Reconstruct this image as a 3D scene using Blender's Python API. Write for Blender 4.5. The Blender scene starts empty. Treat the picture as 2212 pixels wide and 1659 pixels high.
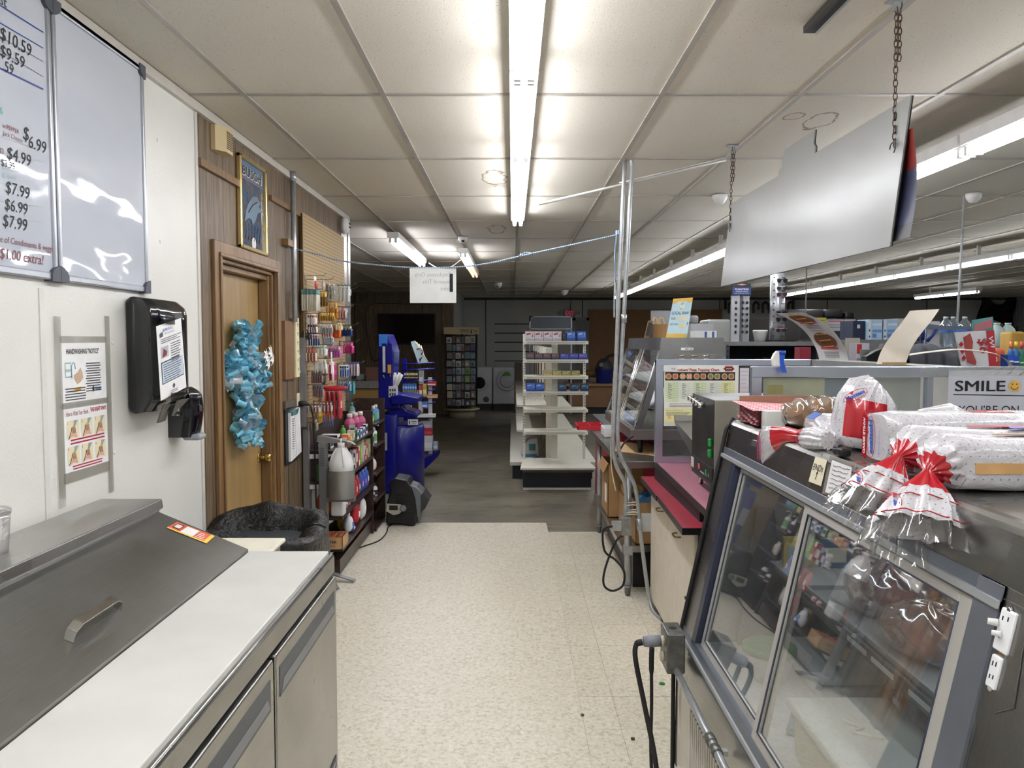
import bpy, bmesh, math, random
from mathutils import Vector, Matrix
random.seed(7)
SC = bpy.context.scene
COL = SC.collection
# ---------------------------------------------------------------- camera
FP, CX, CY, TH, CZ = 1700.0, 1107.0, 829.5, math.radians(3.148), 1.64
S_, C_ = math.sin(TH), math.cos(TH)
cam = bpy.data.objects.new('camera', bpy.data.cameras.new('camera'))
COL.objects.link(cam)
cam.location = (0, 0, CZ)
cam.rotation_euler = (math.pi/2 - TH, 0, 0)
cam.data.sensor_width = 36
cam.data.lens = FP/2212*36
cam.data.shift_x = -1/2212
cam.data.clip_start = .02
SC.camera = cam
# ---------------------------------------------------------------- world, exposure
w = bpy.data.worlds.new('world'); SC.world = w; w.use_nodes = True
w.node_tree.nodes['Background'].inputs[0].default_value = (.8, .85, .9, 1)
w.node_tree.nodes['Background'].inputs[1].default_value = .15
SC.view_settings.view_transform = 'Standard'
SC.view_settings.look = 'None'
SC.view_settings.exposure = 0.5
SC.view_settings.gamma = 1
SC.view_settings.use_curve_mapping = False
TUBE_MAIN, TUBE_FAR, TUBE_ROW, TUBE_BEHIND = 27.0, 26.0, 19.0, 8.0
CEIL = 2.72
WX = -1.44            # left wall plane

def at(u, v, x=None, y=None, z=None):
    dx = (u-CX)/FP; dv = -(v-CY)/FP
    d = (dx, C_+dv*S_, -S_+dv*C_)
    t = x/d[0] if x is not None else (y/d[1] if y is not None else (z-CZ)/d[2])
    return Vector((d[0]*t, d[1]*t, CZ+d[2]*t))
def onslant(u, v, off=0.0):     # deli case door plane
    k = .2111
    dx = (u-CX)/FP; dv = -(v-CY)/FP
    d = (dx, C_+dv*S_, -S_+dv*C_)
    t = (.611-off+k*(CZ-.55))/(d[0]-k*d[2])
    return Vector((d[0]*t, d[1]*t, CZ+d[2]*t))
def lin(c):
    if isinstance(c, str):
        c = c.lstrip('#'); c = [int(c[i:i+2], 16) for i in (0, 2, 4)]
    r = []
    for a in c[:3]:
        a /= 255.0
        r.append(a/12.92 if a <= .04045 else ((a+.055)/1.055)**2.4)
    return (r[0], r[1], r[2], 1)
# ---------------------------------------------------------------- materials
class NT:
    def __init__(s, name):
        s.m = bpy.data.materials.new(name); s.m.use_nodes = True
        s.t = s.m.node_tree; s.b = s.t.nodes['Principled BSDF']
        s.out = s.t.nodes['Material Output']
    def n(s, ty, **kw):
        o = s.t.nodes.new(ty)
        for k, v in kw.items():
            if k.startswith('i_'):
                o.inputs[int(k[2:]) if k[2:].isdigit() else k[2:]].default_value = v
            else: setattr(o, k, v)
        return o
    def l(s, a, b): s.t.links.new(a, b)
    def coord(s, scale=(1, 1, 1), loc=(0, 0, 0)):
        # world-metre coordinates
        g = s.n('ShaderNodeNewGeometry'); m = s.n('ShaderNodeMapping')
        m.inputs['Scale'].default_value = scale; m.inputs['Location'].default_value = loc
        s.l(g.outputs['Position'], m.inputs['Vector']); return m.outputs[0]
    def noise(s, vec, scale, detail=2, rough=.5, dist=0):
        o = s.n('ShaderNodeTexNoise'); o.inputs['Scale'].default_value = scale
        o.inputs['Detail'].default_value = detail; o.inputs['Roughness'].default_value = rough
        o.inputs['Distortion'].default_value = dist
        if vec is not None: s.l(vec, o.inputs['Vector'])
        return o.outputs[0]
    def ramp(s, fac, stops):
        r = s.n('ShaderNodeValToRGB'); e = r.color_ramp.elements
        while len(e) < len(stops): e.new(.5)
        for k, (p, c) in enumerate(stops):
            e[k].position = p; e[k].color = lin(c) if not (isinstance(c, tuple) and len(c) == 4) else c
        s.l(fac, r.inputs[0]); return r.outputs[0]
    def mix(s, fac, a, b, mode='MIX'):
        m = s.n('ShaderNodeMix', data_type='RGBA', blend_type=mode)
        for sock, v in ((m.inputs[0], fac), (m.inputs[6], a), (m.inputs[7], b)):
            if isinstance(v, (int, float)): sock.default_value = v
            elif isinstance(v, (tuple, str, list)): sock.default_value = lin(v)
            else: s.l(v, sock)
        return m.outputs[2]
    def math(s, op, a, b=None):
        m = s.n('ShaderNodeMath', operation=op)
        for k, v in enumerate((a, b)):
            if v is None: continue
            if isinstance(v, (int, float)): m.inputs[k].default_value = v
            else: s.l(v, m.inputs[k])
        return m.outputs[0]
    def bump(s, h, strength=.2, dist=.01):
        b = s.n('ShaderNodeBump'); b.inputs['Strength'].default_value = strength
        b.inputs['Distance'].default_value = dist; s.l(h, b.inputs['Height'])
        s.l(b.outputs[0], s.b.inputs['Normal'])
    def set(s, **kw):
        for k, v in kw.items():
            s.b.inputs[k.replace('_', ' ')].default_value = v
_mats = {}
def M(col, rough=.5, metal=0., var=0., vs=12., bump=0., bs=80., name=None, coat=0.):
    key = (str(col), rough, metal, var, vs, bump, bs, coat)
    if key in _mats: return _mats[key]
    n = NT(name or 'paint'); c = lin(col)
    n.b.inputs['Base Color'].default_value = c
    n.set(Roughness=rough, Metallic=metal)
    if coat: n.b.inputs['Coat Weight'].default_value = coat
    nz = None
    if var or bump: v = n.coord()
    # every material carries a little procedural tone variation
    if not var: v = n.coord(); var = .05
    nz = n.noise(v, vs, 3)
    d = tuple(max(0, a*(1-var)) for a in c[:3])+(1,); u = tuple(min(1, a*(1+var)) for a in c[:3])+(1,)
    n.l(n.ramp(nz, [(.3, d), (.7, u)]), n.b.inputs['Base Color'])
    if bump: n.bump(n.noise(v, bs, 2), bump, .003)
    _mats[key] = n.m; return n.m
def emitter(name, col, strength):
    n = NT(name); n.b.inputs['Base Color'].default_value = lin(col)
    n.b.inputs['Emission Color'].default_value = lin(col); n.b.inputs['Emission Strength'].default_value = strength
    return n.m
def glassy(name, tint=(1, 1, 1), refl=.12, rough=.03, haze=0., hazecol=(220, 222, 225)):
    n = NT(name); t = n.t
    tr = n.n('ShaderNodeBsdfTransparent'); tr.inputs[0].default_value = (tint[0], tint[1], tint[2], 1)
    gl = n.n('ShaderNodeBsdfGlossy'); gl.inputs['Roughness'].default_value = rough
    lw = n.n('ShaderNodeLayerWeight'); lw.inputs[0].default_value = .35
    f = n.math('ADD', n.math('MULTIPLY', lw.outputs['Fresnel'], .5), refl)
    mx = n.n('ShaderNodeMixShader'); n.l(f, mx.inputs[0]); n.l(tr.outputs[0], mx.inputs[1]); n.l(gl.outputs[0], mx.inputs[2])
    last = mx.outputs[0]
    if haze:
        df = n.n('ShaderNodeBsdfDiffuse'); df.inputs[0].default_value = lin(hazecol)
        m2 = n.n('ShaderNodeMixShader'); nz = n.noise(n.coord(), 18, 3)
        n.l(n.math('MULTIPLY', nz, haze*2), m2.inputs[0])
        n.l(last, m2.inputs[1]); n.l(df.outputs[0], m2.inputs[2]); last = m2.outputs[0]
    n.l(last, n.out.inputs[0]); t.nodes.remove(n.b); return n.m
def brushed(name, col, rough=.32, axis=2, smear=.12):
    n = NT(name); sc = [60, 60, 60]; sc[axis] = 1.5
    v = n.coord(tuple(sc)); g = n.noise(v, 6, 4, .6)
    big = n.noise(n.coord(), 3.5, 3)
    c = n.mix(g, tuple(int(a*.9) for a in col), tuple(min(255, int(a*1.06)) for a in col))
    c2 = n.mix(n.math('MULTIPLY', big, smear*2), c, tuple(int(a*.6) for a in col))
    n.l(c2, n.b.inputs['Base Color']); n.set(Metallic=1.)
    n.l(n.math('ADD', n.math('MULTIPLY', big, .25), rough-.12), n.b.inputs['Roughness'])
    n.bump(g, .04, .001); return n.m
# ---------------------------------------------------------------- mesh builder
class MB:
    def __init__(s): s.v = []; s.f = []; s.m = []; s.sm = []; s.T = None
    def _a(s, vs): 
        b = len(s.v)
        for p in vs:
            p = Vector(p); s.v.append(s.T @ p if s.T else p)
        return b
    def face(s, idx, m=0, sm=False): s.f.append(tuple(idx)); s.m.append(m); s.sm.append(sm)
    def poly(s, pts, m=0):
        b = s._a(pts); s.face(range(b, b+len(pts)), m); return s
    def box(s, x0, x1, y0, y1, z0, z1, m=0, fm=None, bev=0):
        if x0 > x1: x0, x1 = x1, x0
        if y0 > y1: y0, y1 = y1, y0
        if z0 > z1: z0, z1 = z1, z0
        if bev:
            return s.rbox(x0, x1, y0, y1, z0, z1, bev, m)
        b = s._a([(x0,y0,z0),(x1,y0,z0),(x1,y1,z0),(x0,y1,z0),(x0,y0,z1),(x1,y0,z1),(x1,y1,z1),(x0,y1,z1)])
        # order: bottom, top, -y, +x, +y, -x
        for k, q in enumerate(((3,2,1,0),(4,5,6,7),(0,1,5,4),(1,2,6,5),(2,3,7,6),(3,0,4,7))):
            s.face([b+i for i in q], fm[k] if fm else m)
        return s
    def rbox(s, x0, x1, y0, y1, z0, z1, r, m=0, n=3):
        # rounded box: superellipse-free, sphere-corner construction
        r = min(r, (x1-x0)/2*.999, (y1-y0)/2*.999, (z1-z0)/2*.999)
        cx, cy, cz = (x0+x1)/2, (y0+y1)/2, (z0+z1)/2
        hx, hy, hz = (x1-x0)/2-r, (y1-y0)/2-r, (z1-z0)/2-r
        rings = []; N = 4*(n+1)
        lat = [-90+90*i/n for i in range(n+1)]+[90*i/n for i in range(n+1)]
        sg = [-1]*(n+1)+[1]*(n+1)
        for la, q in zip(lat, sg):
            la = math.radians(la); ring = []
            for c4 in range(4):
                for i in range(n+1):
                    a = math.radians(c4*90+90*i/n); sx = 1 if c4 in (0, 3) else -1; sy = 1 if c4 in (0, 1) else -1
                    ring.append((cx+sx*hx+r*math.cos(la)*math.cos(a), cy+sy*hy+r*math.cos(la)*math.sin(a), cz+q*hz+r*math.sin(la)))
            rings.append(s._a(ring))
        for k in range(len(rings)-1):
            for i in range(N):
                j = (i+1) % N; s.face((rings[k]+i, rings[k]+j, rings[k+1]+j, rings[k+1]+i), m, True)
        s.face([rings[0]+i for i in range(N)][::-1], m); s.face([rings[-1]+i for i in range(N)], m)
        return s
    def cyl(s, p0, p1, r0, r1=None, n=12, m=0, caps=True):
        r1 = r0 if r1 is None else r1
        return s.sweep([p0, p1], [r0, r1], n, m, caps)
    def sweep(s, pts, r, n=8, m=0, caps=True, sm=True):
        pts = [Vector(p) for p in pts]; k = len(pts)
        if not isinstance(r, (list, tuple)): r = [r]*k
        up = None; rings = []
        for i in range(k):
            t = (pts[min(i+1, k-1)]-pts[max(i-1, 0)])
            t = t.normalized() if t.length > 1e-9 else Vector((0, 0, 1))
            if up is None:
                up = Vector((0, 0, 1)) if abs(t.z) < .9 else Vector((1, 0, 0))
            sd = t.cross(up); sd = sd.normalized() if sd.length > 1e-6 else Vector((1, 0, 0))
            up = sd.cross(t).normalized()
            rings.append(s._a([pts[i]+(sd*math.cos(2*math.pi*j/n)+up*math.sin(2*math.pi*j/n))*r[i] for j in range(n)]))
        for i in range(k-1):
            for j in range(n):
                q = (j+1) % n; s.face((rings[i]+j, rings[i]+q, rings[i+1]+q, rings[i+1]+j), m, sm)
        if caps:
            s.face([rings[0]+j for j in range(n)][::-1], m); s.face([rings[-1]+j for j in range(n)], m)
        return s
    def lathe(s, prof, c, n=20, m=0, sy=1.0, ms=None, caps=True):
        rings = [s._a([(c[0]+r*math.cos(2*math.pi*j/n), c[1]+sy*r*math.sin(2*math.pi*j/n), c[2]+z) for j in range(n)]) for r, z in prof]
        for i in range(len(prof)-1):
            for j in range(n):
                q = (j+1) % n; s.face((rings[i]+j, rings[i]+q, rings[i+1]+q, rings[i+1]+j), ms[i] if ms else m, True)
        if caps:
            s.face([rings[0]+j for j in range(n)][::-1], ms[0] if ms else m); s.face([rings[-1]+j for j in range(n)], ms[-1] if ms else m)
        return s
    def prism(s, pts, d, m=0, me=None):      # planar polygon swept by vector d
        d = Vector(d); k = len(pts); pts = [Vector(p) for p in pts]
        a = s._a(pts); b = s._a([p+d for p in pts])
        s.face(range(a, a+k), m); s.face([b+i for i in range(k)][::-1], m)
        for i in range(k):
            j = (i+1) % k; s.face((a+i, b+i, b+j, a+j), m if me is None else me)
        return s
    def grid(s, fn, nu, nv, m=0, mf=None, sm=True):
        b = s._a([fn(i/nu, j/nv) for i in range(nu+1) for j in range(nv+1)])
        for i in range(nu):
            for j in range(nv):
                a = b+i*(nv+1)+j
                s.face((a, a+1, a+nv+2, a+nv+1), mf(i/nu, j/nv) if mf else m, sm)
        return s
    def text(s, st, p0, xd, yd, w=None, h=.05, m=0, ext=.0006, shear=0., bold=0.):
        cu = bpy.data.curves.new('t', 'FONT'); cu.body = st; cu.size = 1; cu.shear = shear
        cu.resolution_u = 3; cu.offset = bold; cu.fill_mode = 'FRONT'
        o = bpy.data.objects.new('t', cu); COL.objects.link(o)
        me = bpy.data.meshes.new_from_object(o)
        xs = [v.co.x for v in me.vertices]; ys = [v.co.y for v in me.vertices]
        if xs:
            x0, x1, y0, y1 = min(xs), max(xs), min(ys), max(ys)
            ky = h/.72; kx = w/(x1-x0) if w else ky
            xd = Vector(xd).normalized(); yd = Vector(yd).normalized(); nn = xd.cross(yd); p0 = Vector(p0)
            b = s._a([p0+xd*((v.co.x-x0)*kx)+yd*(v.co.y*ky)+nn*ext for v in me.vertices])
            for p in me.polygons: s.face([b+i for i in p.vertices], m)
        bpy.data.objects.remove(o); bpy.data.curves.remove(cu); bpy.data.meshes.remove(me)
        return s
    def build(s, name, mats, parent=None, smooth=False):
        if not isinstance(mats, (list, tuple)): mats = [mats]
        if parent is not None:
            org = Vector(parent['_o'])
        else:
            xs = [p.x for p in s.v]; ys = [p.y for p in s.v]; zs = [p.z for p in s.v]
            org = Vector(((min(xs)+max(xs))/2, (min(ys)+max(ys))/2, min(zs)))
        me = bpy.data.meshes.new(name)
        me.from_pydata([tuple(p-org) for p in s.v], [], s.f)
        for mt in mats: me.materials.append(mt)
        for i, p in enumerate(me.polygons):
            p.material_index = min(s.m[i], len(mats)-1); p.use_smooth = s.sm[i] or smooth
        me.update()
        o = bpy.data.objects.new(name, me); COL.objects.link(o)
        if parent is not None: o.parent = parent
        else: o.location = org
        o['_o'] = tuple(org)
        return o
def bev(o, wd=.004, seg=2):
    md = o.modifiers.new('bevel', 'BEVEL'); md.width = wd; md.segments = seg; md.limit_method = 'ANGLE'
    return o
def thing(name, label, cat, loc, group=None):
    o = bpy.data.objects.new(name, None); COL.objects.link(o); o.location = loc
    o['label'] = label; o['category'] = cat; o['_o'] = tuple(loc); o.empty_display_size = .05
    if group: o['group'] = group
    return o
def one(name, label, cat, mb, mats, group=None, smooth=False):
    o = mb.build(name, mats, None, smooth); o['label'] = label; o['category'] = cat
    if group: o['group'] = group
    return o
def struct(name, mb, mats):
    o = mb.build(name, mats); o['kind'] = 'structure'; return o
def pxbox(u0, v0, u1, v1, Y, d, mb=None, **kw):
    a = at(u0, v1, y=Y); b = at(u1, v0, y=Y)
    mb = mb or MB()
    mb.box(a.x, b.x, Y, Y+d, a.z, b.z, **kw); return mb
X, Yv, Z = Vector((1, 0, 0)), Vector((0, 1, 0)), Vector((0, 0, 1))
# ---------------------------------------------------------------- shared materials
def m_ceiling():
    n = NT('ceiling_tile'); v = n.coord(); 
    big = n.noise(v, .6, 3); base = n.mix(big, (204, 198, 184), (220, 215, 202))
    vo = n.n('ShaderNodeTexNoise'); vo.inputs['Scale'].default_value = 125; n.l(v, vo.inputs['Vector'])
    pit = n.ramp(vo.outputs[0], [(.28, (0, 0, 0, 1)), (.34, (1, 1, 1, 1))])
    c = n.mix(pit, (140, 130, 112), base)
    # water stains, rings and blotches of their own shape
    for (sx, sy, rx, ry) in ((-.123, 5.30, .09, .26), (1.513, 3.945, .07, .17), (-.15, 7.72, .09, .30), (1.36, 3.86, .05, .07)):
        g = n.coord((1/rx, 1/ry, 0), (-sx/rx, -sy/ry, 0))
        wob = n.noise(n.coord((1, 1, 0)), 9, 3)
        ln = n.n('ShaderNodeVectorMath', operation='LENGTH'); n.l(g, ln.inputs[0])
        q = n.math('ADD', ln.outputs['Value'], n.math('MULTIPLY', n.math('SUBTRACT', wob, .5), 1.0))
        ring = n.ramp(q, [(.0, (40, 40, 40)), (.78, (30, 30, 30)), (.93, (235, 235, 235)), (1., (0, 0, 0))])
        c = n.mix(ring, c, (112, 82, 58))
    n.l(c, n.b.inputs['Base Color']); n.set(Roughness=.9)
    n.bump(n.noise(v, 160, 2), .25, .004); return n.m
def m_planks(ax, dark=1.0):
    n = NT('wood_panelling'); s = (1, 1, 1)
    g = n.n('ShaderNodeNewGeometry'); sp = n.n('ShaderNodeSeparateXYZ'); n.l(g.outputs['Position'], sp.inputs[0])
    a = sp.outputs['XYZ'.index(ax)]
    # plank pitch with irregular widths
    wv = n.math('ADD', n.math('MULTIPLY', a, 7.4), n.math('MULTIPLY', n.math('SINE', n.math('MULTIPLY', a, 17.0)), .32))
    fl = n.math('FLOOR', wv); fr = n.math('FRACT', wv)
    wn = n.n('ShaderNodeTexWhiteNoise', noise_dimensions='1D'); n.l(fl, wn.inputs['W'])
    cb = n.n('ShaderNodeCombineXYZ'); n.l(n.math('ADD', n.math('MULTIPLY', a, 14), n.math('MULTIPLY', wn.outputs[0], 37)), cb.inputs[0])
    n.l(n.math('MULTIPLY', sp.outputs[2], 1.1), cb.inputs[2])
    gr = n.noise(cb.outputs[0], 2.2, 6, .62, 1.4)
    cc = n.ramp(gr, [(.28, (62, 49, 36)), (.42, (98, 81, 60)), (.6, (126, 107, 82)), (.78, (148, 129, 104))])
    c = n.mix(n.math('MULTIPLY', wn.outputs[0], .45), cc, (92, 74, 54))
    gv = n.ramp(fr, [(.0, (0, 0, 0, 1)), (.05, (1, 1, 1, 1)), (.95, (1, 1, 1, 1)), (1., (0, 0, 0, 1))])
    c = n.mix(gv, (38, 26, 18), c)
    n.l(c, n.b.inputs['Base Color']); n.set(Roughness=.45); n.bump(gv, .5, .004); return n.m
def m_wood(name, c0, c1, axis=2, rough=.35, sc=9):
    n = NT(name); s = [sc, sc, sc]; s[axis] = sc*.09
    v = n.coord(tuple(s)); g = n.noise(v, 1.6, 6, .6, 1.0)
    n.l(n.ramp(g, [(.3, c0), (.7, c1)]), n.b.inputs['Base Color']); n.set(Roughness=rough); n.bump(g, .08, .002); return n.m
def m_vinyl(tiles):
    n = NT('vinyl_floor'); v = n.coord()
    f = n.noise(v, 55, 3, .6, .6); big = n.noise(v, 1.3, 3)
    c = n.ramp(f, [(.34, (196, 188, 166)), (.47, (226, 220, 202)), (.56, (233, 228, 212)), (.72, (246, 242, 230))])
    c = n.mix(n.math('MULTIPLY', big, .35), c, (214, 202, 176))
    if tiles:
        br = n.n('ShaderNodeTexBrick', offset=0.)
        br.inputs['Scale'].default_value = 1; br.inputs['Brick Width'].default_value = .1524*1.0; br.inputs['Row Height'].default_value = .3048
        br.inputs['Mortar Size'].default_value = .0013; br.inputs['Mortar Smooth'].default_value = .1
        br.inputs['Color1'].default_value = (1, 1, 1, 1); br.inputs['Color2'].default_value = (.93, .93, .9, 1); br.inputs['Mortar'].default_value = (.55, .5, .42, 1)
        n.l(n.coord((1, 1, 0), (.1506, -.187, 0)), br.inputs['Vector'])
        br.inputs['Brick Width'].default_value = .3048
        c = n.mix(1., c, br.outputs[0], 'MULTIPLY')
    n.l(c, n.b.inputs['Base Color']); n.set(Roughness=.38); n.bump(n.noise(v, 30, 2), .05, .002); return n.m
def m_concrete():
    n = NT('worn_concrete'); v = n.coord((1, 1, 1)); st = n.coord((1.4, 3.6, 1))
    a = n.noise(v, 1.2, 4, .6, .6); b = n.noise(st, 1.4, 5, .65, 1.5)
    c = n.ramp(a, [(.3, (90, 86, 74)), (.55, (116, 110, 95)), (.75, (138, 132, 116))])
    k = n.ramp(b, [(.50, (0, 0, 0, 1)), (.68, (1, 1, 1, 1))])
    c = n.mix(n.math('MULTIPLY', k, .62), c, (38, 35, 32))
    n.l(c, n.b.inputs['Base Color']); n.set(Roughness=.42); n.bump(a, .05, .004); return n.m
CEILM = m_ceiling()
FRP = M((228, 227, 220), .38, 0, .02, 5, .35, 140, 'white_wall_panel')
PLANK = m_planks('Y'); PLANKX = m_planks('X')
OAK = m_wood('oak_trim', (98, 72, 44), (146, 113, 74))
BIRCH = m_wood('birch_door', (138, 112, 68), (168, 139, 91), sc=4)
DARKW = m_wood('dark_shelf_wood', (40, 28, 24), (66, 48, 42), axis=1)
GREYWALL = M((172, 173, 168), .7, 0, .05, 2)
ST = brushed('stainless_steel', (176, 176, 172), .3, axis=1)
STZ = brushed('stainless_steel_upright', (170, 171, 170), .28, axis=2)
ALU = M((196, 204, 220), .28, .85, .04, 6, name='aluminium_frame')
GALV = M((176, 180, 182), .34, .55, .12, 30, name='galvanised_steel')
CHROME = M((220, 220, 220), .12, 1., name='chrome')
BRASS = M((190, 160, 100), .22, .9, name='brass')
BLACK = M((16, 17, 20), .35, name='black_plastic')
BLACKG = M((12, 13, 20), .12, name='glossy_black_plastic', coat=.5)
RUBBER = M((18, 18, 19), .6, name='rubber')
WHITE = M((232, 232, 230), .45, name='white_paint')
PAPER = M((240, 240, 238), .6, name='paper')
INK = M((20, 20, 24), .6, name='ink')
GLASS = glassy('glass', (.95, .97, .96), .02, .02, .03)
CLEAR = glassy('clear_plastic', (.95, .95, .95), .10, .08)
TAPE = glassy('clear_tape', (.98, .98, .96), .04, .15, .10, (236, 236, 228))
def C(h, rough=.45): return M(h, rough)
CARD = M((150, 112, 72), .8, 0, .06, 8, name='cardboard')
# ================================================================ SETTING
struct('floor', MB().box(-4.3, 12.9, -3, 20, -.1, 0), m_concrete())
# sheet vinyl with rounded far corner, and 12 inch tiles beside it
r = .03
pts = [(WX, -3, 0), (.305, -3, 0), (.305, 7.0-r, 0)]+[(.305-r+r*math.cos(a), 7.0-r+r*math.sin(a), 0) for a in (.4, .8, 1.2, 1.57)]+[(WX, 7.0, 0)]
struct('floor_vinyl_sheet', MB().prism([(p[0], p[1], .006) for p in pts], (0, 0, -.006)), m_vinyl(False))
struct('floor_tiles', MB().box(.3065, 6.0, -3, 6.67, 0, .004), m_vinyl(True))
struct('ceiling', MB().box(-4.3, 12.9, -3, 20, CEIL, CEIL+.1), CEILM)
mb = MB()
GX = [.044+.6096*k for k in range(-7, 21)]
GY = [3.514+1.2155*k for k in range(-5, 14)]
for gx in GX: 
    if gx > -4.2: mb.box(gx-.012, gx+.012, -3, 19.8, CEIL-.007, CEIL)
for gy in GY:
    mb.box(-4.2, 12.8, gy-.012, gy+.012, CEIL-.006, CEIL)
struct('ceiling_grid', mb, M((176, 172, 162), .4, .2, .1, 5))
DY0, DY1, DZ = 3.86, 4.765, 2.05
struct('wall_left', MB().box(WX-.12, WX, -3, 3.625, 0, CEIL), FRP)
mb = MB(); mb.box(WX-.12, WX, 3.625, DY0, 0, CEIL); mb.box(WX-.12, WX, DY1, 6.93, 0, CEIL); mb.box(WX-.12, WX, DY0, DY1, DZ, CEIL)
struct('wall_left_panelling', mb, PLANK)
mb = MB(); mb.box(WX, WX+.022, -3, 6.93, CEIL-.045, CEIL-.004); struct('trim_1', mb, M((196, 192, 182), .5))
struct('trim_2', MB().box(WX, WX+.006, 3.615, 3.64, 0, CEIL-.045), M((208, 206, 198), .4))
struct('trim_3', MB().box(WX, WX+.004, 2.40, 2.425, 0, 1.80), M((222, 221, 214), .35))
# rail across the panelling above the door (broken behind the framed mirror) and end trim
mb = MB()
mb.box(WX, WX+.02, 3.64, 4.16, 2.44, 2.475); mb.box(WX, WX+.02, 4.70, 5.33, 2.47, 2.50)
struct('trim_4', mb, OAK)
mb = MB(); mb.box(WX, WX+.012, 6.62, 6.86, .9, CEIL-.05); mb.box(WX-.01, WX+.02, 6.86, 6.935, 0, CEIL-.05)
struct('trim_5', mb, brushed('aluminium_trim', (190, 186, 180), .3))
struct('wall_left_return', MB().box(-4.2, WX-.12, 6.83, 6.93, 0, CEIL), PLANKX)
struct('wall_left_far', MB().box(-4.3, -4.2, 6.93, 17.7, 0, CEIL), PLANK)
struct('wall_back_wood', MB().box(-4.3, -1.31, 17.6, 17.7, 0, CEIL), PLANKX)
struct('wall_back_return', MB().box(-1.31, -1.22, 17.6, 19.86, 0, CEIL), GREYWALL)
struct('wall_back', MB().box(-1.31, 12.9, 19.86, 19.96, 0, CEIL), GREYWALL)
struct('wall_right', MB().box(12.8, 12.9, -3, 19.9, 0, CEIL), GREYWALL)
struct('wall_front', MB().box(-4.3, 12.9, -3.1, -3, 0, CEIL), M((205, 204, 198), .6))
# fastener buttons on the wall panel
mb = MB()
for (u, v) in ((340, 303), (346, 522), (242, 741), (247, 978), (355, 947)):
    p = at(u, v, x=WX); mb.lathe([(.001, .004), (.005, .0035), (.007, 0)], (0, 0, 0), 10)
    for k in range(30):
        q = mb.v[-1-k]; mb.v[-1-k] = Vector((p.x+q.z, p.y+q.x, p.z+q.y))
struct('trim_6', mb, WHITE)
# dark shelf-mark gaps and panel seams on the back wall
mb = MB()
for z in (2.06, 1.83, 1.60, 1.37, 1.13): mb.box(-.45, 1.15, 19.845, 19.862, z-.012, z+.012)
for x in (-.68, 1.75, 5.2, 7.9, 10.4): mb.box(x, x+.02, 19.85, 19.862, 0, CEIL)
struct('trim_7', mb, M((52, 50, 48), .8))
struct('trim_8', MB().box(-1.22, 12.8, 19.82, 19.86, CEIL-.06, CEIL), M((60, 60, 60), .8))
struct('trim_9', MB().box(-4.2, -1.31, 17.58, 17.6, 2.44, 2.47), OAK)
# door 1 with casing, jambs
mb = MB()
def vbox(y0, y1, z0, z1, x0, x1, m=0): mb.box(x0, x1, y0, y1, z0, z1, m)
vbox(DY0-.075, DY0, 0, DZ+.075, WX, WX+.02); vbox(DY1, DY1+.085, 0, DZ+.075, WX, WX+.02); vbox(DY0, DY1, DZ, DZ+.075, WX, WX+.02)
vbox(DY0-.02, DY0, 0, DZ, WX+.02, WX+.03); vbox(DY1, DY1+.02, 0, DZ, WX+.02, WX+.03); vbox(DY0-.02, DY1+.02, DZ, DZ+.02, WX+.02, WX+.03)
vbox(DY0-.001, DY0+.02, 0, DZ, WX-.12, WX); vbox(DY1-.02, DY1, 0, DZ, WX-.12, WX); vbox(DY0, DY1, DZ-.02, DZ, WX-.12, WX)
vbox(DY1-.035, DY1-.02, 0, DZ-.02, WX-.08, WX-.02); vbox(DY0, DY1, DZ-.05, DZ-.02, WX-.08, WX-.03)
o = struct('trim_10', mb, OAK); bev(o, .004)
dr = thing('door_1', '', '', (WX-.1, (DY0+DY1)/2, 0)); del dr['label']; del dr['category']; dr['kind'] = 'structure'
MB().box(WX-.118, WX-.082, DY0+.02, DY1-.035, .01, DZ-.02).build('door_slab', BIRCH, dr)
kp = at(571, 988, x=WX-.05)
mb = MB(); 
mb.cyl((WX-.082, kp.y, kp.z), (WX-.074, kp.y, kp.z), .033, .03, 18); mb.cyl((WX-.074, kp.y, kp.z), (WX-.04, kp.y, kp.z), .011, .012, 12)
mb.sweep([(WX-.045, kp.y, kp.z), (WX-.035, kp.y, kp.z), (WX-.015, kp.y, kp.z), (WX-.008, kp.y, kp.z)], [.016, .026, .027, .018], 14)
mb.build('door_knob', BRASS, dr)

# ================================================================ LIGHTS
T_MAIN = emitter('tube_light', (250, 250, 255), TUBE_MAIN); T_ROW = emitter('tube_light_row', (248, 250, 255), TUBE_ROW)
T_FAR = emitter('tube_light_far', (248, 248, 255), TUBE_FAR); T_BEH = emitter('tube_light_behind', (250, 250, 255), TUBE_BEHIND)
T_DIM = emitter('tube_light_failing', (255, 214, 190), .9)
def strip(x, y0, y1, ztop, label, mat, group=None, units=1, name='strip_light', dim=False, drop=0., hw=.055):
    t = thing(name, label, 'light', (x, (y0+y1)/2, ztop-.06-drop), group)
    zt = ztop-drop
    mb = MB(); mb.box(x-hw, x+hw, y0, y1, zt-.055, zt)
    mb.box(x-hw+.012, x+hw-.012, y0+.002, y1-.002, zt-.062, zt-.055)
    if drop:
        for y in (y0+.25*(y1-y0), y0+.75*(y1-y0)): mb.box(x-.02, x+.02, y-.01, y+.01, zt, ztop)
    mb.build('housing', M((238, 238, 236), .4), t)
    L = (y1-y0)/units
    for k in range(units):
        a, b = y0+k*L+.02, y0+(k+1)*L-.02
        for sx in (-.026, .026):
            zc = zt-.083
            mm = T_DIM if (dim and k == units-1) else mat
            MB().cyl((x+sx, a+.02, zc), (x+sx, b-.02, zc), .0155, n=10).build('tube', mm, t)
            for yy in (a, b):
                MB().box(x+sx-.013, x+sx+.013, yy-.01, yy+.01, zc-.018, zt-.055).build('lamp_holder', WHITE, t)
    return t
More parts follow.
